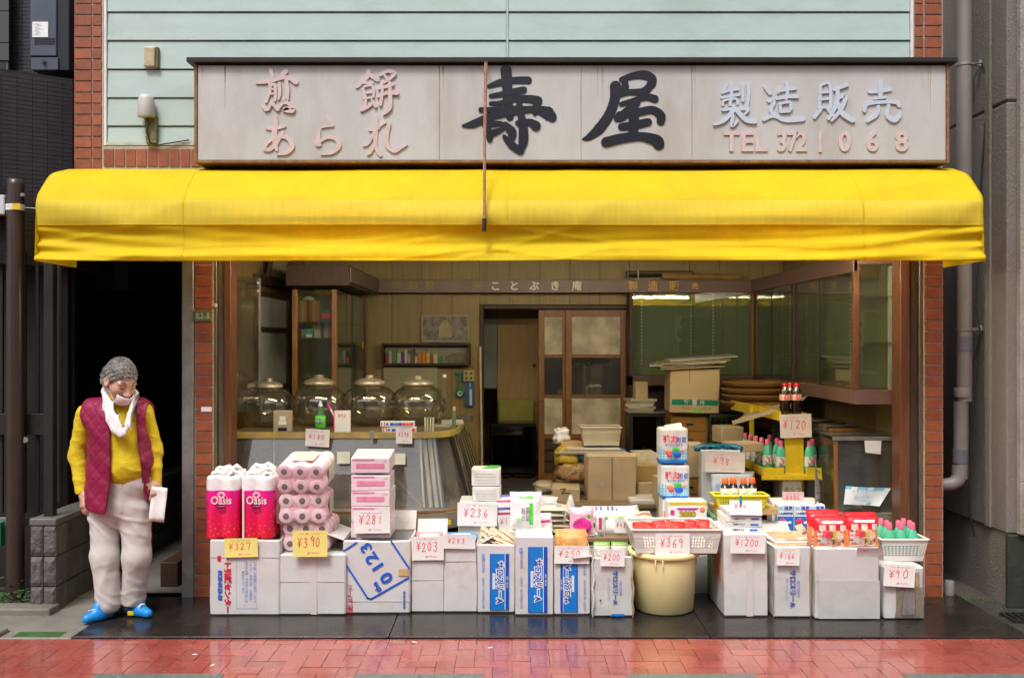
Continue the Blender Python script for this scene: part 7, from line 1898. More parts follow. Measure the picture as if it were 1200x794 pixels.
hb = MB(); hand(hb, 'Y ~~~', -w * .3, h * .62, .022, .014, 1.2, .1, -dep / 2 - .004); hb.build('handwriting', PINKINK, t)
strip(t, -w * .48, -w * .44, .01, h * .5, -dep / 2 - .003, REDINK)
t, w, h, dep = box_thing('mask_box', 'flat box with yellow bands, purple stripe and big number above the white basket', 'box', 783, 828.5, 587, 611, -.02, .16, PAPER, 0, 71, .0015)
y = -dep / 2 - .0025
strip(t, -w / 2 + .002, w / 2 - .002, h * .84, h * .97, y, YELLOW); strip(t, -w / 2 + .002, w / 2 - .002, h * .02, h * .1, y, YELLOW)
text('2000', .05, BLACKINK, (0, y - .0012, h * .36), t, off=.003, sx=1.05, name='lettering_outline'); text('2000', .05, YELLOW, (0, y - .003, h * .36), t, off=.0004, sx=1.05)
m = MB(); m.prism([(-w * .3, h * .68), (w * .3, h * .68), (w * .22, h * .57), (-w * .22, h * .57)], y - .001, y); m.build('purple_band', mat('purple_band', (.45, .03, .4), .4), t)
strip(t, -w * .44, -w * .34, h * .35, h * .58, y, mat('magenta_print', (0, 0, 0))); m = MB(); m.lathe([(.001, .001), (.018, .001), (.019, 0)], 14); o = m.build('figure_print', mat('print_orange', (0, 0, 0)), t); o.rotation_euler = (PI / 2, 0, 0); o.location = (w * .38, y, h * .6)
o = t
t, w, h, dep = box_thing('carton', 'grey-white carton of blue gloves with a 98 yen price card', 'carton', 826, 871, 524, 612, .28, .38, CARDG, -.12, 72, .006, None, True)
t.location.z = .52; t.scale = (1, 1, (az(527, .28) - .52) / h); t['label'] = 'tall grey-white carton of blue gloves behind the orange-capped bottles'
GLV = mat('blue_rubber', (.01, .12, .22), .35, var=.3)
for k in range(5):
    tt = thing('rubber_glove', ('leftmost', 'second left', 'middle', 'second right', 'rightmost')[k] + ' blue rubber glove lying in the open carton', 'glove', (t.location.x - .13 + k * .055, t.location.y - .1 + .02 * (k % 2), az(525, .28) - .012), k * .6, 'blue rubber gloves')
    m = MB(); m.tube([(-.06, 0, 0), (0, 0, .012), (.03, 0, .014)], [.022, .026, .02], 8); m.build('palm', GLV, tt)
    for q in range(4): m = MB(); a = -.5 + q * .33; m.tube([(.03, .0 + (q - 1.5) * .01, .012), (.06 + .01 * (q % 2), math.sin(a) * .05, .02), (.085, math.sin(a) * .07, .008 + .012 * (q % 2))], [.009, .008, .006], 6); m.build('finger', GLV, tt)
box_thing('grey_box', 'pale box of gloves behind the blue ones', 'box', 855, 893, 519, 529, .6, .2, KRAFT, .3, 74, .004)
card(826, 873, 530, 553, .24, 'Y98', 'wide white price card reading 98 yen below the blue gloves', mat('aged_paper', (.62, .56, .5), .7), .02, .0, hx=.2)
t, w, h, dep = box_thing('carton', 'pale carton standing right of the blue glove carton', 'carton', 873, 889, 535, 556, .45, .3, CARDG, -.3, 75, .004)
t.location.z = .62
t, w, h, dep = box_thing('printed_carton', 'pale blue printed carton behind the orange-capped bottles', 'carton', 835, 880, 556, 600, .2, .05, mat('pale_blue_card', (.5, .55, .6), .5, var=.15), 0, 76, .003)
text('取扱注意', .035, PALEBLUE, (-w * .38, -dep / 2 - .004, h * .5), t, ang=PI / 2)
YBK = mat('yellow_basket', (.68, .58, .03), .4, var=.08)
box_thing('wooden_board', 'tan wooden board under the yellow basket of dark bottles', 'board', 840, 912, 596, 603, -.06, .3, mat('tan_box', (0, 0, 0)), 0, 77, .001)
box_thing('carton', 'green and tan box under the wooden board', 'carton', 834, 872, 603.5, 640, -.05, .25, mat('green_tan', (.12, .25, .13), .6), 0, 78, .003, zb=.0015)
yb_ = basket('plastic_basket', 'yellow basket holding four dark bottles with orange caps', 838, 901, 581, 596, -.08, .16, YBK, .85, rows=3, cols_=20)
DG = mat('dark_sauce', (.012, .006, .004), .12, spec=.8); OCAP = mat('orange_cap', (.85, .13, .02), .35)
LBL = mat('cream_label', (.62, .62, .42), .4, var=.15, vs=40); LG2 = mat('label_green', (.22, .35, .06), .4, var=.2)
for k, px in enumerate((850.5, 860.5, 872, 882.5)):
    t = thing('sauce_bottle', ('leftmost', 'second', 'third', 'rightmost')[k] + ' dark bottle with orange cap and cream label in the yellow basket', 'bottle', (ax(px, -.02), .0 + .01 * (k % 2), yb_.location.z + .005), .2 * (k % 2), 'orange-capped dark bottles')
    m = MB(); m.lathe([(.026, 0), (.030, .006), (.030, .03), (.0305, .0301), (.0305, .05), (.0305, .0501), (.0305, .12), (.030, .1201), (.026, .14), (.016, .155)], 18, mi=[0, 0, 0, 2, 2, 1, 1, 0, 0]); m.build('bottle_body', [DG, LBL, LG2], t)
    m = MB(); m.lathe([(.022, .152), (.023, .156), (.02, .185), (.017, .188)], 16); m.build('cap', OCAP, t)
    text('白だし', .02, mat('leaf_green', (0, 0, 0)), (0, -.0335, .085), t, ang=0, sx=.7)
t, w, h, dep = box_thing('carton', 'grey carton under the blue and white detergent boxes', 'carton', 908, 968, 622, 660, .1, .42, CARDG, 0, 80, .004, zb=.0015)

zt_ = t.location.z + h
DTM = [PAPER, mat('mid_blue_print', (.02, .18, .6), .35, var=.3, vs=40), BLUEINK, REDINK, mat('sky_print', (.3, .6, .8), .4)]
for k in range(9):
    i, j = k % 3, k // 3
    kk = 7.0 / FP
    tt = thing('detergent_box', ('front', 'middle', 'rear')[j] + ' ' + ('left', 'middle', 'right')[i] + ' blue and white detergent box in the block of nine', 'box', (ax((920, 939.5, 957)[i] + j * 2 - (4 if j else 0), .12), .14 + j * .1, zt_ + .003 + j * .004), (.0, .02, -.05)[i], 'blue and white detergent boxes')
    bw_, bh = .108, .172
    m = MB(); m.box(-bw_ / 2, bw_ / 2, -.03, .045, 0, bh); m.build('box_body', PAPER, tt, .002)
    if j == 0:
        m = MB(); m.box(-bw_ / 2 + .001, bw_ / 2 - .001, -.0315, -.0303, .002, bh * .55); m.build('blue_print', DTM[1], tt)
        m = MB(); m.lathe([(.001, .001), (.022, .001), (.023, 0)], 16); o = m.build('red_circle', REDINK, tt); o.rotation_euler = (PI / 2, 0, 0); o.location = (-.018, -.0318, bh * .34)
        m = MB(); m.lathe([(.001, .001), (.016, .001), (.017, 0)], 16, sy=.6); o = m.build('white_print', PAPER, tt); o.rotation_euler = (PI / 2, 0, 0); o.location = (.025, -.0318, bh * .3)
        text('消臭', .03, BLUEINK, (.02, -.0318, bh * .86), tt, off=.001); text('入れ歯洗浄剤', .018, BLUEINK, (0, -.0318, bh * .66), tt, off=.0006, sx=.9); strip(tt, -.048, -.015, bh * .8, bh * .92, -.0302, DTM[4])
card(917, 942, 576, 593, .3, 'Y986', 'pinkish price card standing behind the blue and white detergent boxes', mat('pinkish_paper', (.75, .55, .58), .7), .0, .0, hh=.4)
t, w, h, dep = box_thing('carton', 'beige carton with brown lettering under the yellow display stand', 'carton', 917, 940, 557, 590, .5, .25, mat('beige_carton', (.55, .48, .36), .6), 0, 82, .003)
text('めんつ', .045, mat('brown_print2', (.3, .18, .08), .5), (0, -dep / 2 - .004, h * .5), t, sx=.9, off=.001)
t.location.z = az(590, .5)
ys_ = thing('display_stand', 'yellow steel display stand with trays of bottles', 'display stand', (ax(931, .6), .75, 0)); o_ = tuple(ys_.location)
zt2, zt1 = az(484, .6), az(548, .55)
m = MB(o_); m.box(ax(920, .55), ax(942, .55), .55, .57, zt1 - .3, zt2 - .02); m.build('front_post', YELLOW, ys_, .003)
for x in (-.15, .15): m = MB(); m.box(x - .015, x + .015, .5, .53, 0, zt2); m.build('rear_post', YELLOW, ys_, .002)
m = MB(o_); m.box(ax(893, .5), ax(962, .5), .48, 1.4, zt1 - .05, zt1 - .04); m.build('lower_tray', YELLOW, ys_, .002)
m = MB(o_); m.box(ax(893, .5), ax(918, .5), .475, .485, zt1 - .055, zt1 + .01); m.box(ax(944, .5), ax(962, .5), .475, .485, zt1 - .055, zt1 + .01); m.box(ax(893, .5), ax(893, .5) + .008, .486, 1.4, zt1 - .055, zt1 + .01); m.build('tray_lip', YELLOW, ys_, .002)
m = MB(o_); m.box(ax(892, .48), ax(963, .48), .465, .474, zt1 - .075, zt1 - .045); m.build('tray_lip', YELLOW, ys_, .002)
for k in range(20): m = MB(o_) if k == 0 else m; m.box(ax(894, .5) + k * .021, ax(894, .5) + k * .021 + .003, .462, .465, zt1 - .04, zt1 + .005)
A = Vector((ax(916, .55), .55, zt2)); B = Vector((ax(857, 1.9), 1.9, zt2))
A2, B2 = A + Vector((.16, 0, 0)), B + Vector((.42, .0, 0))
m = MB(o_); m.slab([(A.x, A.y), (A2.x + .05, A2.y), (B2.x, B2.y), (B.x, B.y)], zt2 - .02, zt2 - .008); m.build('upper_tray', YELLOW, ys_, .002)
m = MB(o_); q1 = A.lerp(B, .02); q2 = A.lerp(B, .42); m.bar(tuple(q1 - Vector((0, 0, .02))), tuple(q2 - Vector((0, 0, .02))), .012, .07); m.build('tray_lip', YELLOW, ys_, .002)
m = MB(o_); q1 = A.lerp(B, .46); q2 = A.lerp(B, 1.0); m.bar(tuple(q1 - Vector((0, 0, .02))), tuple(q2 - Vector((0, 0, .02))), .012, .08); m.build('tray_lip', YELLOW, ys_, .002)
t = thing('mesh_tray', 'pale mesh tray tilted on the yellow stand behind the cola-dark bottles', 'tray', (ax(905, .9), .95, zt2)); t.rotation_euler = (R(8), R(-18), R(-30)); t.scale = (1.25, 1.25, 1)
for k in range(14): m = MB(); m.bar((-.2, -.15 + k * .024, .0), (.2, -.15 + k * .024, .0), .004, .004); m.build('wire', mat('tan_wire', (.4, .33, .2), .6), t)
for k in range(14): m = MB(); m.bar((-.2 + k * .03, -.15, .005), (-.2 + k * .03, .16, .005), .004, .004); m.build('wire', mat('tan_wire', (0, 0, 0)), t)
m = MB(); m.bar((-.2, -.155, .01), (.2, -.155, .01), .008, .03); m.build('tray_rim', mat('tan_wire', (0, 0, 0)), t)
WCK = mat('wicker', (.30, .15, .035), .75, var=.35, vs=60, bump=1.2, bs=90, stretch=(1, 1, 2.5))
WCD = mat('wicker_inside', (.2, .10, .03), .8, var=.4, vs=50, bump=1, bs=90)
for k in range(4):
    z = az((478, 470, 462.5, 455)[k], 1.85)
    t = thing('wicker_basket', ('lowest', 'second lowest', 'second highest', 'top')[k] + ' shallow round wicker basket of the stack of four', 'basket', (ax(888, 1.85) + .012 * (k % 2), 1.95, z), k * .3, 'stacked wicker baskets')
    m = MB(); m.lathe([(.02, .0), (.22, .0), (.275, .03), (.285, .048), (.27, .05), (.21, .012), (.02, .012)], 36); m.build('basket_bowl', [WCK, WCD][k % 2 if k < 3 else 0], t)
    m = MB(); m.tube([(.283 * math.cos(a * PI / 18), .283 * math.sin(a * PI / 18), .049 + .003 * (a % 2)) for a in range(37)], .0085, 6); m.build('basket_rim', WCK, t)
COLA = mat('cola_plastic', (.015, .005, .003), .1, spec=.8); RC = mat('red_cap', (.6, .01, .015), .35); PL = mat('pinkish_label', (.75, .45, .35), .4, var=.15)
for k, (px, Y) in enumerate(((921, .6), (934.5, .6), (927, .7))):
    t = thing('cola_bottle', ('front left', 'front right', 'rear')[k] + ' dark sauce bottle with red cap on top of the yellow stand', 'bottle', (ax(px, Y), Y + .03, zt2 - .007), 0, 'red-capped dark bottles')
    m = MB(); m.lathe([(.034, 0), (.038, .008), (.036, .03), (.038, .05), (.036, .07), (.038, .085), (.038, .1), (.0382, .101), (.0382, .142), (.038, .143), (.034, .165), (.02, .19), (.016, .2)], 20, mi=[0] * 7 + [1, 1] + [0] * 3); m.build('bottle_body', [COLA, PL], t)
    m = MB(); m.lathe([(.018, .198), (.0185, .202), (.018, .22), (.014, .223)], 14); m.build('cap', RC, t)
    mb = MB(); stroke(mb, [(.012, .135), (-.008, .137), (-.012, .115), (.004, .108), (.014, .12)], .006, -.0395); mb.build('red_print', REDINK, t)
card(914, 951, 485, 512.5, .52, 'Y120', 'price card reading 120 yen under the red-capped bottles on the yellow stand', mat('aged_paper2', (.68, .6, .55), .7), -.03, .0, hx=.1)
n = 0
for k, (px, Y, lb) in enumerate(((899, .66, 'front bottle of the row on the left of the yellow stand'), (915, .56, 'bottle left of the yellow post'), (948, .56, 'bottle right of the yellow post'), (951.5, .68, 'bottle behind the one right of the yellow post'), (910.5, .72, 'bottle behind the front ones, left of the yellow post'), (902, 1.0, 'bottle alone behind the row on the yellow stand'))):
    det((ax(px, Y), Y, zt1 - .038), 'mint green ' + lb, 'green bottles on the yellow stand', 1.0, True, rz=.1 * k)
for k in range(5):
    Y = .78 + k * .12
    det((ax(899, .66) - .012 * (k + 1), Y, zt1 - .038 + .0), ('second', 'third', 'fourth', 'fifth', 'sixth')[k] + ' mint green bottle in the receding row on the yellow stand', 'green bottles on the yellow stand', 1.0, True, rz=.1)
Yd = 2.3
t = thing('drawer_chest', 'small wooden chest of drawers under the big green-banded carton', 'chest', ((ax(786, Yd) + ax(830, Yd)) / 2, Yd, 0)); hw = (ax(830, Yd) - ax(786, Yd)) / 2; zt_ = az(484, Yd)
OAK = mat('varnished_oak', (.34, .17, .04), .4, var=.2, stretch=(1, 4, 8))
m = MB(); m.box(-hw, hw, .005, .4, 0, zt_); m.build('chest_body', OAK, t, .003)
for k in range(6): z = zt_ - .03 - k * .14; m = MB(); m.box(-hw + .02, hw - .02, -.008, .004, z - .13, z); dr = m.build('drawer', OAK, t, .004); m = MB(); m.box(-.03, .03, -.02, -.009, z - .075, z - .06); m.build('handle', DARKMET, dr)
t, w, h, dep = box_thing('carton', 'big tan carton with a green band standing on the wooden chest', 'carton', 785.5, 843.5, 431, 484, Yd - .1, .38, mat('tan_carton', (.6, .45, .26), .65, var=.06), -.03, 90, .004)
t.rotation_euler.y = .02
y = -dep / 2 - .0045
m = MB(); m.box(-w * .46, w * .46, y - .001, y + .002, h * .18, h * .3); m.build('green_band', mat('band_green', (.005, .22, .15), .4), t)
for k, s_ in enumerate(('竹', '松', '梅')): text(s_, .042, CW, (-w * .17 + k * w * .16, y - .0025, h * .24), t, sx=1)
text('TRADE MARK 王将 印', .03, mat('brown_print2', (0, 0, 0)), (w * .03, y, h * .105), t, sx=.9); m = MB(); m.box(-.015, .06, y - .003, y - .0015, h * .0 + .003, h * .12); m.build('green_tape', mat('tape_green', (.3, .5, .1), .4), t)
strip(t, -.02, .02, h * .0 + .004, h * .35, y - .0005, TAPE, 'tape'); strip(t, -w * .12, -w * .11, h * .68, h - .005, y, mat('shadow_gap', (0, 0, 0)), 'tear')
for k in range(6):
    z = t.location.z + h + .006 + k * .016; sx_ = (.28, .25, .33, .3, .27, .3)[k]
    m = MB(); m.box(-sx_, sx_, -.2, .18, 0, .008); o = m.build('flattened_carton', [mat('pale_cardboard', (.55, .43, .26), .7), KRAFT, CARDG][k % 3], None)
    o.location = (t.location.x + (-.03, -.09, -.05, .0, .02, .07)[k], t.location.y - .05, z); o.rotation_euler = (.03, -.045 - .004 * k, (.0, .1, -.12, .05, .08, -.02)[k])
    tag(o, ('lowest', 'second', 'third', 'fourth', 'fifth', 'topmost, pale')[k] + ' flattened cardboard sheet on the green-banded carton', 'cardboard', 'flattened cardboard sheets')
t = thing('dark_cabinet', 'dark glass-fronted cabinet with papers on top by the sliding door', 'cabinet', ((ax(738, 2.6) + ax(785, 2.6)) / 2, 2.6, 0)); hw = (ax(785, 2.6) - ax(738, 2.6)) / 2; zt_ = az(484, 2.6)
m = MB(); m.box(-hw, hw, .01, .4, 0, zt_); m.build('cabinet_body', DARKMET, t, .003); m = MB(); m.box(-hw + .03, hw - .06, 0, .009, .1, zt_ - .03); m.build('cabinet_door', glass('black_glass', (.02, .02, .02), 1.5), t); m = MB(); m.box(-hw - .01, hw + .01, -.01, .41, zt_ + .001, zt_ + .012); m.build('cabinet_top', GALV, t)
box_thing('carton', 'small pale carton with green stripe on the dark cabinet', 'carton', 744, 759, 447, 468, 2.65, .12, mat('pale_cardboard', (0, 0, 0)), .1, 92, .002)
for k in range(5): o = MB().box(-.14, .12, -.1, .1, 0, .022).build('paper_bundle', [KRAFT, mat('dusty_paper_1', (.5, .48, .42), .7), CARDG][k % 3], None, .002); o.location = (ax(753, 2.65), 2.75, zt_ + .013 + k * .0235); o.rotation_euler = (0, 0, r6.uniform(-.25, .25)); tag(o, ('lowest', 'second', 'third', 'fourth', 'top')[k] + ' old paper bundle in the pile on the dark cabinet', 'papers', 'paper bundles on the dark cabinet')
CRT = mat('dark_green_crate', (.04, .045, .02), .5)
def crate(label, px0, px1, pt, pb, Y):
    t = thing('plastic_crate', label, 'crate', ((ax(px0, Y) + ax(px1, Y)) / 2, Y, az(pb, Y)), 0, 'dark crates at the back')
    hw = (ax(px1, Y) - ax(px0, Y)) / 2; h = az(pt, Y) - az(pb, Y)
    m = MB(); m.box(-hw, hw, .38, .39, 0, h); m.box(-hw, -hw + .01, .0, .38, 0, h); m.box(hw - .01, hw, .0, .38, 0, h); m.box(-hw, hw, 0, .39, 0, .01); m.build('crate_shell', CRT, t)
    m = MB(); m.box(-hw, hw, -.015, 0, h - .03, h); m.box(-hw, hw, -.015, 0, 0, .03); m.build('crate_rim', CRT, t)
    m = MB()
    for k in range(9): x = -hw + k * 2 * hw / 8; m.box(x - .004, x + .004, -.01, 0, .031, h - .031)
    for k in range(4): z = .03 + (h - .06) * (k + .5) / 4; m.box(-hw, hw, -.006, -.001, z - .003, z + .003)
    m.build('crate_grid', CRT, t)
crate('upper dark green grid crate right of the wooden chest', 832, 884, 485, 515, 2.2)
crate('lower dark green grid crate right of the wooden chest', 832, 884, 516, 546, 2.2)
SKIN = mat('tanned_skin', (.60, .36, .26), .5, var=.08, vs=25, stain=(.55, .24, .17), st=.3, ss=12)
SWE = mat('yellow_fleece', (.62, .46, .012), .9, var=.08, vs=25, bump=.5, bs=20, stretch=(1, 1, 2))
VEST = mat('magenta_nylon', (.23, .003, .046), .5, var=.12, vs=12, bump=.12, bs=50)
TRO = mat('offwhite_cotton', (.55, .52, .495), .9, var=.05, vs=6, bump=.08, bs=240, stain=(.5, .45, .4), st=.3, ss=6)
SHOE = mat('cyan_blue_rubber', (.006, .24, .68), .4, var=.06)
TOW = mat('white_towel', (.80, .78, .80), .9, var=.04, bump=.22, bs=300)
HAIRM = mat('grey_hair', (.14, .125, .12), .55, var=.6, vs=30, bump=.4, bs=160, stain=(.5, .48, .46), st=.9, ss=10, stretch=(1, 1, 1))
MASKM = mat('white_mask', (.78, .70, .70), .8, var=.03)
K = (-.48 - CY) / FP
man = thing('person', 'elderly man in yellow sweater, magenta vest, white towel and face mask, looking down', 'person', (ax(140, -.48), -.48, .0125))
MX = man.location.x
def L(px, py, y=0):
    k = (-.48 + y - CY) / FP
    return ((px - 600) * k - MX, y, H - .0125 - (py - 400) * k)
def pix(X, Y, Z):
    k = (-.48 + Y - CY) / FP
    return (X + MX) / k + 600, 400 + (H - .0125 - Z) / k
def crease_(a, s=1.0): return (1 - np.abs(np.sin(a))) ** 2 * s
def trousers(X, Y, Z):
    hipL, hipR = L(122, 600, .01), L(160, 597, .01)
    kL, kR = L(121.5, 652, -.03), L(161.5, 652, -.005)
    aL, aR = L(126, 706, -.035), L(157.5, 703, .03)
    d = cap(X, Y, Z, hipL, kL, .106, .088, 1.0)
    d = smin(d, cap(X, Y, Z, kL, aL, .088, .082, 1.05), .04)
    e = cap(X, Y, Z, hipR, kR, .104, .09, 1.0)
    e = smin(e, cap(X, Y, Z, kR, aR, .09, .077, 1.1), .04)
    d = smin(d, e, .012)
    pel = ell(X, Y, Z, L(138, 585, .01), (.205, .135, .17))
    d = smin(d, pel, .05)
    wl = cap(X, Y, Z, L(134, 562, 0), L(154, 562, 0), .15, .15, .85)
    d = smin(d, smax(wl, -(Z - L(0, 590)[2]), .02), .03)
    ph = Z * 62 + 6 * np.sin(X * 9) + 9 * np.abs(X - L(146, 0)[0])
    zc = L(0, 612)[2]
    f = -.006 * crease_(ph * .6 + 1.3 * np.sin(X * 17 + 2)) * np.exp(-((Z - zc) / .09) ** 2) + .004
    f += -.004 * crease_(Z * 52 + X * 16 + 1.6 * np.sin(X * 23 + Z * 9)) * np.exp(-((Z - .12) / .085) ** 2)
    f += -.002 * crease_(Z * 17 - X * 19 + 1.1 * np.sin(Z * 21 + X * 9) + Y * 8) * np.exp(-((Z - .36) / .17) ** 2)
    f += -.004 * crease_(X * 22 + Z * 5 + 1.2 * np.sin(Z * 12)) * (Z < .62)
    f += .0012 * np.sin(X * 70 + Z * 30) * np.sin(Z * 60 - Y * 40)
    f += -.004 * np.exp(-((X - L(150.5, 0)[0]) / .004) ** 2) * (Z > L(0, 598)[2]) * (Y < 0)
    d = d + f
    zh = L(0, 711.5)[2] + .012 * np.sin(X * 20) - .01 * (X < L(142, 0)[0])
    d = smax(d, zh - Z, .006)
    return smax(d, Z - L(0, 556)[2], .01)
sdf_obj('trousers', trousers, (-.32, -.26, .0), (.32, .26, .93), .0065, TRO, man)
HC = np.array(L(141.5, 447, -.115))        # skull centre
yaw, pit, rol = R(52), R(28), R(2)
RM = np.array((Matrix.Rotation(yaw, 3, 'Z') @ Matrix.Rotation(pit, 3, 'X') @ Matrix.Rotation(rol, 3, 'Y')))
HS = 1.08
def toh(X, Y, Z):
    """man space -> head space (face towards -y)"""
    P = np.stack([X - HC[0], Y - HC[1], Z - HC[2]])
    q = np.tensordot(RM.T, P, 1) / HS
    return q[0], q[1], q[2]
def frh(p): return tuple(HC + RM @ (np.array(p) * HS))
def head(X, Y, Z):
    x, y, z = toh(X, Y, Z); ax_ = np.abs(x)
    d = ell(x, y, z, (0, .012, .03), (.079, .096, .088))
    d = smin(d, ell(x, y, z, (0, -.03, -.035), (.062, .062, .075)), .04)
    d = smin(d, ell(x, y, z, (0, -.055, -.088), (.032, .03, .024)), .03)          # chin
    d = smin(d, ell(ax_, y, z, (.042, -.045, -.02), (.026, .03, .026)), .025)       # cheeks
    d = smin(d, ell(ax_, y, z, (.03, -.074, .028), (.03, .012, .009)), .012)        # brow
    d = smax(d, -ell(ax_, y, z, (.032, -.094, .008), (.019, .014, .012)), .012)     # sockets
    d = smin(d, ell(ax_, y, z, (.031, -.073, .007), (.015, .012, .011)), .005)      # lids
    d = smin(d, cap(x, y, z, (0, -.084, .012), (0, -.108, -.028), .009, .013), .012) # nose
    d = smin(d, ell(ax_, y, z, (.013, -.098, -.031), (.009, .011, .008)), .006)
    d = smin(d, ell(x, y, z, (0, -.088, -.056), (.024, .012, .009)), .006)          # lips
    ear = smax(ell(ax_, y, z, (.081, .012, -.005), (.012, .024, .034)), -ell(ax_, y, z, (.092, .008, -.002), (.01, .014, .022)), .006)
    d = smin(d, ear, .006)
    return d * HS
def hand_l(X, Y, Z, W_, dirv, side, curl):
    pass
def limb_hand(W_, F, S, N_, X, Y, Z, curl=.5, thumb=1):
    """hand from wrist W_, F finger direction, S towards the thumb side, N_ palm normal"""
    W_, F, S, N_ = (np.array(q, float) for q in (W_, F, S, N_))
    def p(f, s, n): return W_ + F * f + S * s + N_ * n
    d = cap(X, Y, Z, p(-.03, 0, 0), p(.02, 0, 0), .027, .027)
    for s in (-.027, -.009, .009, .027):
        d = smin(d, cap(X, Y, Z, p(.01, s * .7, 0), p(.082, s * 1.05, 0), .016, .0135), .012)
    for k, (s, l) in enumerate(((-.031, .058), (-.0105, .07), (.0105, .076), (.031, .068))):
        a = p(.08, s, 0); c1 = curl * (.75 + .12 * k)
        b = a + F * l * .48 * math.cos(c1 * .6) + N_ * l * .48 * math.sin(c1 * .6)
        c = b + F * l * .3 * math.cos(c1 * 1.5) + N_ * l * .3 * math.sin(c1 * 1.5)
        e = c + F * l * .24 * math.cos(c1 * 2.1) + N_ * l * .24 * math.sin(c1 * 2.1)
        r = (.0082, .0092, .0095, .0093)[k]
        g_ = smin(cap(X, Y, Z, a, b, r * 1.12, r), smin(cap(X, Y, Z, b, c, r, r * .93), cap(X, Y, Z, c, e, r * .93, r * .8), .002), .002)
        d = smin(d, g_, .003)
    a = p(.018, .028, .006); b = p(.05, .052, .018 * thumb); c = p(.078, .05, .03 * thumb); e = p(.098, .042, .036 * thumb)
    t_ = smin(cap(X, Y, Z, a, b, .015, .012), smin(cap(X, Y, Z, b, c, .0115, .0105), cap(X, Y, Z, c, e, .0105, .0085), .003), .004)
    return smin(d, t_, .008)
def nrm(v): v = np.array(v, float); return v / np.linalg.norm(v)
wL = np.array(L(93.5, 577, -.045)); FL_ = nrm((.10, -.20, -.95)); NL = nrm((.75, .62, -.05)); NL = nrm(NL - FL_ * NL.dot(FL_)); SL = np.cross(FL_, NL); SL = SL if SL[1] < 0 else -SL
SL = nrm(SL)
wR = np.array(L(186, 563, .0)); FR_ = nrm((.12, -.3, -.92)); NR = nrm((-.6, .7, 0)); NR = nrm(NR - FR_ * NR.dot(FR_)); SR = np.cross(FR_, NR); SR = SR if SR[1] < 0 else -SR
def body(X, Y, Z):
    d = cap(X, Y, Z, L(140, 545, .0), L(138, 490, .0), .12, .13, .75)
    d = smin(d, cap(X, Y, Z, L(112, 487, .01), L(164, 487, .01), .05, .05), .04)
    d = smin(d, cap(X, Y, Z, L(138, 478, -.01), frh((0, .02, -.06)), .060, .052), .03)
    for s, e, w in ((L(96, 484, .0), L(86.5, 534, .03), wL), (L(171, 488, .01), L(184, 528, .045), wR)):
        d = smin(d, cap(X, Y, Z, s, e, .036, .033), .02)
        d = smin(d, cap(X, Y, Z, e, w, .033, .024), .02)
    return d
def body_all(X, Y, Z):
    d = body(X, Y, Z)
    d = smin(d, head(X, Y, Z), .012)
    return d
def body_mesh():
    """one continuous skin: the fine head and hands share the surface with neck, torso and arms"""
    def fn(X, Y, Z):
        d = body_all(X, Y, Z)
        d = smin(d, limb_hand(wL, FL_, SL, NL, X, Y, Z, .55), .006)
        d = smin(d, limb_hand(wR, FR_, SR, NR, X, Y, Z, .8), .006)
        return d
    return fn
sdf_obj('body', body_mesh(), (-.36, -.29, .60), (.31, .16, 1.62), .0042, SKIN, man, smooth=1)
for k, s in enumerate((-.031, -.0105, .0105, .031)):
    pass
EYE = mat('eye_dark', (.02, .012, .01), .3)
for sx in (-1, 1):
    m = MB(); m.tube([frh((sx * .019, -.0845, .001)), frh((sx * .032, -.0872, -.0025)), frh((sx * .045, -.080, .0)) ], [.0012, .0022, .001], 6); m.build('eye_slit', EYE, man)
    m = MB(); m.tube([frh((sx * .014, -.0855, .032)), frh((sx * .032, -.0875, .040)), frh((sx * .052, -.073, .036))], [.0025, .0042, .002], 6); m.build('eyebrow', mat('brow_grey', (.09, .07, .06), .8), man)
def hair(X, Y, Z):
    x, y, z = toh(X, Y, Z); ax_ = np.abs(x)
    d = ell(x, y, z, (0, .02, .037), (.089, .104, .094))
    d = smin(d, ell(ax_, y, z, (.07, .045, -.01), (.017, .055, .05)), .02)
    line = .030 + .022 * np.clip(1 - (ax_ / .05) ** 2, 0, 1) - np.clip((ax_ - .058), 0, .1) * 2.2   # hairline: nearer the ear it drops
    cut = np.maximum(-(z - line) , -(y + .03)) 
    front = smax((-y - .005), (line - z), .01)     # remove where in front and below the hairline
    d = smax(d, -smax(-(y - .004), (line + .012 - z) * 1, .006) * -1 * -1, .004) if False else d
    keep = np.minimum(.0 - (y - .006), (line + .0) - z)      # >0 means face area
    d = smax(d, keep, .008)
    d = smax(d, -(z + .055), .01)
    earcut = ell(ax_, y, z, (.088, .004, -.008), (.02, .022, .036))
    d = smax(d, -earcut, .006)
    n = .0016 * np.sin(x * 240 + 40 * y + 8 * np.sin(z * 60)) + .0014 * np.sin(y * 190 + z * 170) + .0013 * np.sin(x * 60 + z * 30) * np.sin(y * 50)
    return (d + n) * HS
sdf_obj('hair', hair, tuple(HC - .17), tuple(HC + .17), .0036, HAIRM, man, smooth=0)
m = MB(); rh = random.Random(4)
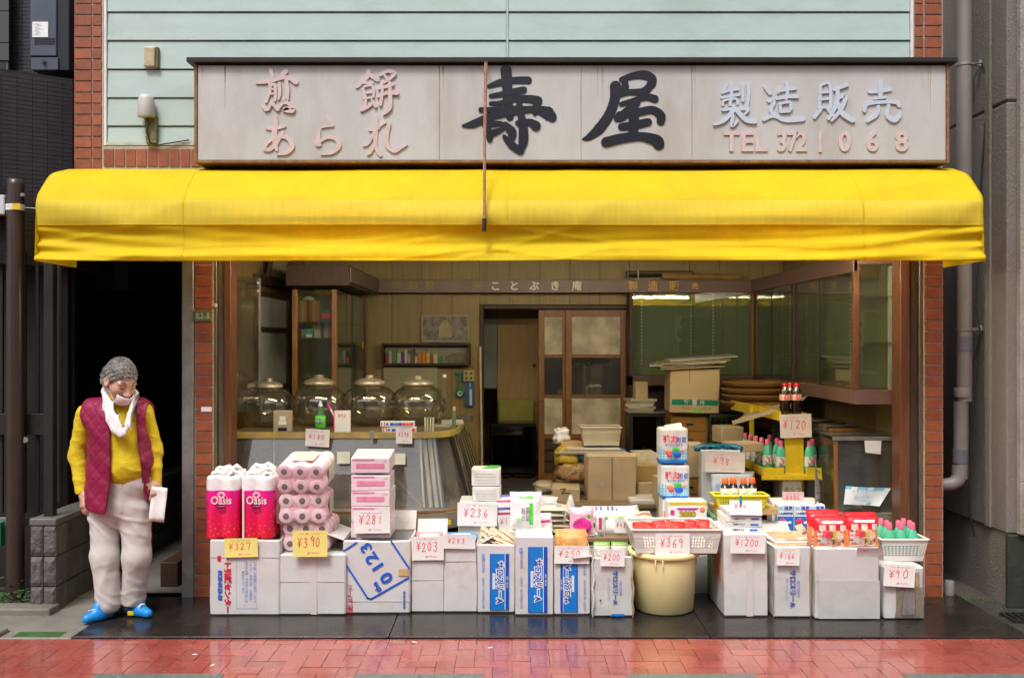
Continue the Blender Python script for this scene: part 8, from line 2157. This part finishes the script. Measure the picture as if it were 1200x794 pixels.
for k in range(1500):
    a, p = rh.uniform(0, 2 * PI), rh.uniform(0, 1.75)
    dd = Vector((math.sin(p) * math.cos(a), math.sin(p) * math.sin(a), math.cos(p)))
    c = Vector((0, .02, .037)) + Vector((dd.x * .0885, dd.y * .1035, dd.z * .0935))
    axx = abs(c.x); line = .030 + .022 * max(0, 1 - (axx / .05) ** 2) - max(0, axx - .058) * 2.2
    if c.y < .0 and c.z < line: continue
    if c.z < -.05: continue
    tn = Vector((dd.x * .2 + rh.uniform(-.4, .4), -1 + dd.y * .3, -.35 if c.y < 0 else .1)).normalized() if c.z > .06 else Vector((rh.uniform(-.3, .3), .5, -1)).normalized()
    tn = (tn - dd * tn.dot(dd)).normalized()
    l = rh.uniform(.012, .026); sd_ = dd.cross(tn) * .0005
    q0, q1, q2 = c - dd * .001, c + tn * l * .5 + dd * .003, c + tn * l + dd * rh.uniform(.0, .004)
    m.add([frh(q0 - sd_), frh(q0 + sd_), frh(q1 + sd_), frh(q1 - sd_), frh(q2)], [(0, 1, 2, 3), (3, 2, 4)], 0 if rh.random() < .55 else 1)
tag(m.build('hair_strands', [mat('dark_strand', (.06, .05, .05), .5), mat('silver_strand', (.36, .35, .34), .45)], man), kind='stuff')
def mask(X, Y, Z):
    x, y, z = toh(X, Y, Z)
    r = ell(x, y, z, (0, -.034, -.056), (.067, .082, .062)) * HS
    d = np.abs(r - .002) - .0022
    d = smax(d, (np.abs(z + .072 - .3 * np.abs(x) ** 1.2 * .8) - .031) * HS, .002)
    d = smax(d, (np.abs(x) - .055) * HS, .003)
    return smax(d, (y + .045) * HS, .003) + .0003 * np.sin(z * 420)
sdf_obj('face_mask', mask, tuple(HC - .16), tuple(HC + .12), .0034, MASKM, man)
for sx in (-1, 1):
    for z0_, z1_ in ((-.028, .012), (-.078, -.03)):
        m = MB(); m.tube([frh((sx * .053, -.062, z0_)), frh((sx * .068, -.03, (z0_ + z1_) / 2)), frh((sx * .084, .012, z1_))], .0016, 5); m.build('ear_loop', MASKM, man)
def torso(X, Y, Z, g=0.):
    d = cap(X, Y, Z, L(147, 540, -.015), L(141, 500, -.01), .158 + g, .158 + g, .86)
    d = smin(d, cap(X, Y, Z, L(108, 485, .012), L(166, 484, .012), .072 + g, .068 + g, 1.0), .07)
    d = smin(d, cap(X, Y, Z, L(139, 480, .0), L(139, 466, -.015), .09 + g, .06 + g), .03)
    return d
def sleeves(X, Y, Z, g=0.):
    out = None
    for s, e, w, r in ((L(97, 486, .01), L(87.5, 532, .03), L(92.5, 577, -.035), .066), (L(172, 484, .01), L(184.0, 527, .045), L(186.0, 563, .005), .056)):
        d = smin(cap(X, Y, Z, s, e, r + g, r * .90 + g), cap(X, Y, Z, e, w, r * .88 + g, r * .66 + g), .03)
        out = d if out is None else np.minimum(out, d)
    return out
def sweater(X, Y, Z):
    t_ = torso(X, Y, Z)
    hem = L(0, 566)[2] + .006 * np.sin(X * 18)
    bl = ell(X, Y, Z, L(147, 548, -.03), (.15, .125, .13)); t_ = smin(t_, bl, .04)
    t_ = smax(t_, hem - Z, .012)
    s = sleeves(X, Y, Z)
    f = -.006 * crease_(Z * 27 + X * 16 + 1.5 * np.sin(X * 14)) * np.exp(-((Z - .91) / .07) ** 2)
    f += -.004 * crease_(Z * 14 - np.abs(X) * 22 + 1.4 * np.sin(X * 9 + Z * 7)) + .002
    f += -.006 * crease_(Z * 24 + X * 9 + 1.5 * np.sin(Z * 17 + Y * 20)) * (np.abs(X) > .19) * np.exp(-((Z - .95) / .2) ** 2)
    cut = L(0, 578)[2]
    s = smax(s, cut - Z, .006)
    s = smax(s, np.where(X > 0, L(0, 566)[2] - Z, -1), .004)
    d = smin(t_, s, .03) + f
    neck = cap(X, Y, Z, L(139, 475, -.01), frh((0, .01, -.10)), .066, .060)
    neck = smax(neck, -.0 + (Z - L(0, 463)[2]), .006)
    return smin(d, neck, .015)
sdf_obj('sweater', sweater, (-.37, -.24, .74), (.33, .22, 1.45), .0068, SWE, man)
def vest(X, Y, Z):
    px, py = pix(X, Y, Z)
    d = torso(X, Y, Z, .018)
    fl = cap(X, Y, Z, L(139, 590, .0), L(139, 500, .0), .212, .182, .78)          # flares free of the body below
    fl = smax(fl, Z - L(0, 480)[2], .05)
    d = smin(d, fl, .04)
    c = cap(X, Y, Z, L(138, 478, .015), L(138, 452, -.0), .098, .080, 1.0)
    d = smin(d, c, .03)
    sh = np.abs(d) - .011
    q1 = np.abs(((X * .9 + Z) * 12) % 1 - .5); q2 = np.abs(((X * .9 - Z) * 12) % 1 - .5)
    qq = np.minimum(.5 - q1, .5 - q2)
    sh = sh - .0045 * np.clip(qq * 4, 0, 1) ** .6 + .0025
    sh = sh + .003 * np.sin(Z * 45 + X * 25)
    xL_ = L(1, 0)[0]
    left = np.interp(py, (440, 470, 500, 540, 570, 605), (121, 125, 127.5, 128.5, 128.5, 121))
    right = np.interp(py, (440, 466, 490, 520, 560, 590), (161, 160, 161, 164, 169, 172.5))
    opening = np.minimum(np.minimum(px - left, right - px) * K, -(Y - .02))
    sh = smax(sh, opening, .006)
    sh = smax(sh, (py - np.interp(px, (90, 104, 122, 150, 168, 180), (590, 600, 603, 588, 584, 588))) * K, .006)
    sh = smax(sh, Z - (L(0, 449)[2] + (Y + .02) * .1), .006)
    for s, e, r in ((L(90, 489, .01), L(70, 520, .02), .083), (L(181, 486, .01), L(200, 515, .02), .075)):
        sh = smax(sh, -cap(X, Y, Z, s, e, r, r * 1.3), .008)
    return sh
sdf_obj('vest', vest, (-.28, -.26, .58), (.27, .24, 1.47), .0062, VEST, man, smooth=1)
ZY = (-.13, -.165, -.175, -.165)
for pts in ([(127.5, 478), (128, 520), (128.5, 560), (122.5, 600)], [(160.5, 478), (164, 520), (168.5, 550), (169.5, 566)]):
    m = MB(); m.tube([L(a, b, yy) for (a, b), yy in zip(pts, ZY)], .003, 6); m.build('zip_edge', mat('dark_zip', (.06, .004, .02), .4), man)
def towel(X, Y, Z):
    def rib(P, ws, ty, dep):
        d = None
        for (a, b), (w0, w1) in zip(zip(P, P[1:]), zip(ws, ws[1:])):
            A_, B_ = np.array(a), np.array(b); v = B_ - A_; L2 = v.dot(v)
            t = np.clip(((X - A_[0]) * v[0] + (Y - A_[1]) * v[1] + (Z - A_[2]) * v[2]) / L2, 0, 1)
            dx, dy, dz = X - A_[0] - t * v[0], Y - A_[1] - t * v[1], Z - A_[2] - t * v[2]
            w = w0 + (w1 - w0) * t
            c = np.sqrt((dx / 1) ** 2 + dz ** 2 + (dy * w0 / dep) ** 2) - w
            c = c * dep / w0
            d = c if d is None else smin(d, c, .006)
        return d
    a = rib([L(124, 446, .0), L(121.5, 458, -.08), L(125, 474, -.150), L(130, 490, -.185), L(136, 501, -.195)], [.020, .028, .036, .042, .048], 0, .011)
    b = rib([L(153, 455, .0), L(160, 462, -.06), L(159, 474, -.140), L(156.5, 487, -.180), L(152, 497, -.190)], [.018, .026, .033, .035, .036], 0, .011)
    c = rib([L(124, 446, .0), L(138, 441, .07), L(152, 450, .0)], [.020, .028, .020], 0, .011)
    t_ = rib([L(138, 504, -.198), L(143, 508, -.200), L(148, 503, -.195)], [.022, .024, .018], 0, .012)
    d = np.minimum(np.minimum(a, b), np.minimum(c, t_))
    return d - .004 * crease_(X * 52 + Z * 14 + 1.3 * np.sin(Z * 22)) + .002
sdf_obj('towel', towel, (-.17, -.27, 1.05), (.15, .13, 1.52), .0052, TOW, man)
def shoe(heel, toe, h_top, w, name):
    heel, toe = np.array(heel), np.array(toe)
    def fn(X, Y, Z):
        d = cap(X, Y, Z, heel + (0, 0, .032), heel * .45 + toe * .55 + (0, 0, .036), .040 * w, .047 * w)
        d = smin(d, cap(X, Y, Z, heel * .45 + toe * .55 + (0, 0, .034), toe + (0, 0, .026), .047 * w, .034 * w), .02)
        d = smin(d, cap(X, Y, Z, heel * .7 + toe * .3 + (0, 0, .05), heel * .55 + toe * .45 + (0, 0, h_top), .042, .034), .03)
        d = smax(d, -Z + .003, .01)
        return d
    lo = np.minimum(heel, toe) - (.08, .08, .02); hi = np.maximum(heel, toe) + (.08, .08, .14)
    return sdf_obj(name, fn, lo, hi, .0055, SHOE, man, smooth=3)
gL = lambda px, y: ((px - 140) * K, y, 0.0)
hL, tL_ = gL(128, -.03), gL(112, -.155); hR, tR = gL(148, .06), gL(178, -.035)
shoe(hL, tL_, .085, .92, 'shoe'); shoe(hR, tR, .075, .9, 'shoe')
m = MB(); m.tube([(tL_[0] + .0, tL_[1] + .018, .0715), (tL_[0] + .04, tL_[1] + .025, .077)], .0025, 6); m.build('shoe_stripe', PAPER, man)
m = MB(); m.tube([(tR[0] - .055, tR[1] - .012, .072), (tR[0] - .045, tR[1] - .0, .083), (tR[0] - .03, tR[1] + .02, .080)], .004, 6); m.build('shoe_stripe', PAPER, man)
m = MB(); m.box((152 - 140) * K, (160 - 140) * K, -.035, -.025, .012, .04); m.build('yellow_insole', YELLOW, man, .004)
pc = np.array(man.location) + np.array(L(188.5, 591, -.045))
man.scale = (.925, .97, 1); man.location.x += .002
pc[0] -= .018
t = thing('paper_sheet', 'folded white sheet of paper held in the man\'s hand', 'paper', tuple(pc))
w_, h_ = 17 * K, 40 * K
m = MB(); vs = []
for j in range(9):
    for i in range(5):
        u, v = i / 4 - .5, j / 8 - .5
        vs.append((u * w_ + v * .018, .012 * math.sin(u * 3 + 1) + .006 * math.sin(v * 5), v * h_ - u * .012))
m.add(vs, [(j * 5 + i, j * 5 + i + 1, (j + 1) * 5 + i + 1, (j + 1) * 5 + i) for j in range(8) for i in range(4)], 0, True)
o = m.build('sheet', PAPER, t); s = o.modifiers.new('t', 'SOLIDIFY'); s.thickness = .0012
m = MB(); m.box(w_ * .1, w_ * .3, -.012, -.0105, -h_ * .42, -h_ * .36); m.build('faint_print', mat('grey_print', (0, 0, 0)), t)
for k, (px, pb, Y, w, h, th, c1, c2, rx, rz, lb) in enumerate((
    (700, 640, -.05, .10, .13, .05, 'white_bag_film', 'bag_green', -.5, .2, 'small white packet with green print, second from the pink pouch'),
    (734, 646, -.08, .12, .10, .05, 'white_bag_film', 'bag_orange', -.6, -.3, 'small white packet with orange print leaning on the white slotted basket'),
    (756, 612, .1, .16, .10, .06, 'cream_packet', 'brown_print', -.9, .4, 'cream packet lying flat behind the white slotted basket'),
    (640, 622, -.1, .10, .12, .04, 'white_packet', 'magenta_print', -.4, .3, 'white packet with magenta band just right of the green-lettered pouch'),
    (596, 632, -.1, .12, .08, .04, 'cream_packet', 'blue_grey_print', -.9, -.2, 'cream packet lying left of the green-lettered pouch'),
    (650, 612, .12, .13, .10, .05, 'white_bag_film', 'navy_print', -.7, .1, 'white packet with dark stripe on the cream packets'),
    (817, 612, .15, .12, .14, .06, 'white_bag_film', 'bag_green', -.2, .3, 'white film bag behind the yellow-banded flat box'),
    (836, 640, -.2, .10, .10, .05, 'cream_packet', 'brown_print', -.5, .5, 'cream packet wedged between slotted basket and tall carton'),
    (905, 632, -.05, .14, .08, .05, 'white_packet', 'magenta_print', -1.1, .2, 'white packet behind the frayed carton\'s sachets'),
    (946, 636, -.15, .12, .13, .05, 'beige_packet', 'brown_print', -.5, .9, 'beige crumpled wrapper between the frayed carton and the red noodle bags'),
    (944, 652, -.2, .10, .12, .04, 'beige_packet', 'brown_print', -.3, 1.3, 'lower beige wrapper tucked beside the wide noodle carton'),
    (393, 668, -.25, .10, .10, .04, 'white_bag_film', 'pale_pink', -.5, .8, 'white wrapper sticking up between the pink rolls and the askew carton'))):
    o = pillow(w, h, th, lambda u, v: 1 if .4 < v < .6 and .15 < u < .85 else 0, [], 14, 14, .05, 60 + k).build('small_packet', [MC.get(c1, PAPER), MC.get(c2, REDINK)], None)
    o.location = at(px, pb, Y); o.rotation_euler = (rx, 0, rz); tag(o, lb, 'packet')
for k, (px0, px1, pt, pb, Y, m_, lb) in enumerate((
    (770, 782, 560, 612, .5, 'brown_cardboard', 'narrow brown carton edge left of the kitchen paper packs'),
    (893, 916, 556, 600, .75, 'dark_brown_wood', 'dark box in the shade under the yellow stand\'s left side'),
    (944, 966, 560, 602, .8, 'greyish_carton', 'greyish carton in the shade right of the brown-lettered carton'),
    (624, 650, 584, 612, .55, 'brown_cardboard', 'low brown carton behind the cream packets'),
    (806, 826, 520, 560, .5, 'brown_cardboard', 'brown carton between the kitchen paper and the glove carton'),
    (842, 870, 500, 519, 1.2, 'brown_cardboard', 'flat brown carton behind the blue gloves'))):
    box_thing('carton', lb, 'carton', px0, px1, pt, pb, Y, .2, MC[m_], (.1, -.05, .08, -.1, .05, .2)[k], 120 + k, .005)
t = thing('counter_clip', 'small bright metal clip at the middle of the counter\'s yellow edge', 'clip', at(436, 508, .19))
m = MB(); m.box(-.015, .015, -.006, 0, -.035, .02); m.build('clip_body', MC['galvanised_steel'], t, .002)
RUN = mat('rust_run', (.36, .27, .18), .7, var=.4, vs=30)
rq = random.Random(9)
for k in range(16):
    px = rq.choice([236, 262, 516, 518, 690, 700, 708, 812, 1088, 1104, 1108]) + rq.uniform(-3, 3)
    x = ax(px, -.3); l = rq.uniform(.05, .3); z1 = SZ1 - .01
    m = MB(so); m.prism([(x - .0022, z1), (x + .0022, z1), (x + .0006, z1 - l), (x - .0006, z1 - l)], -.3006, -.3001); m.build('rust_run', RUN, sg)
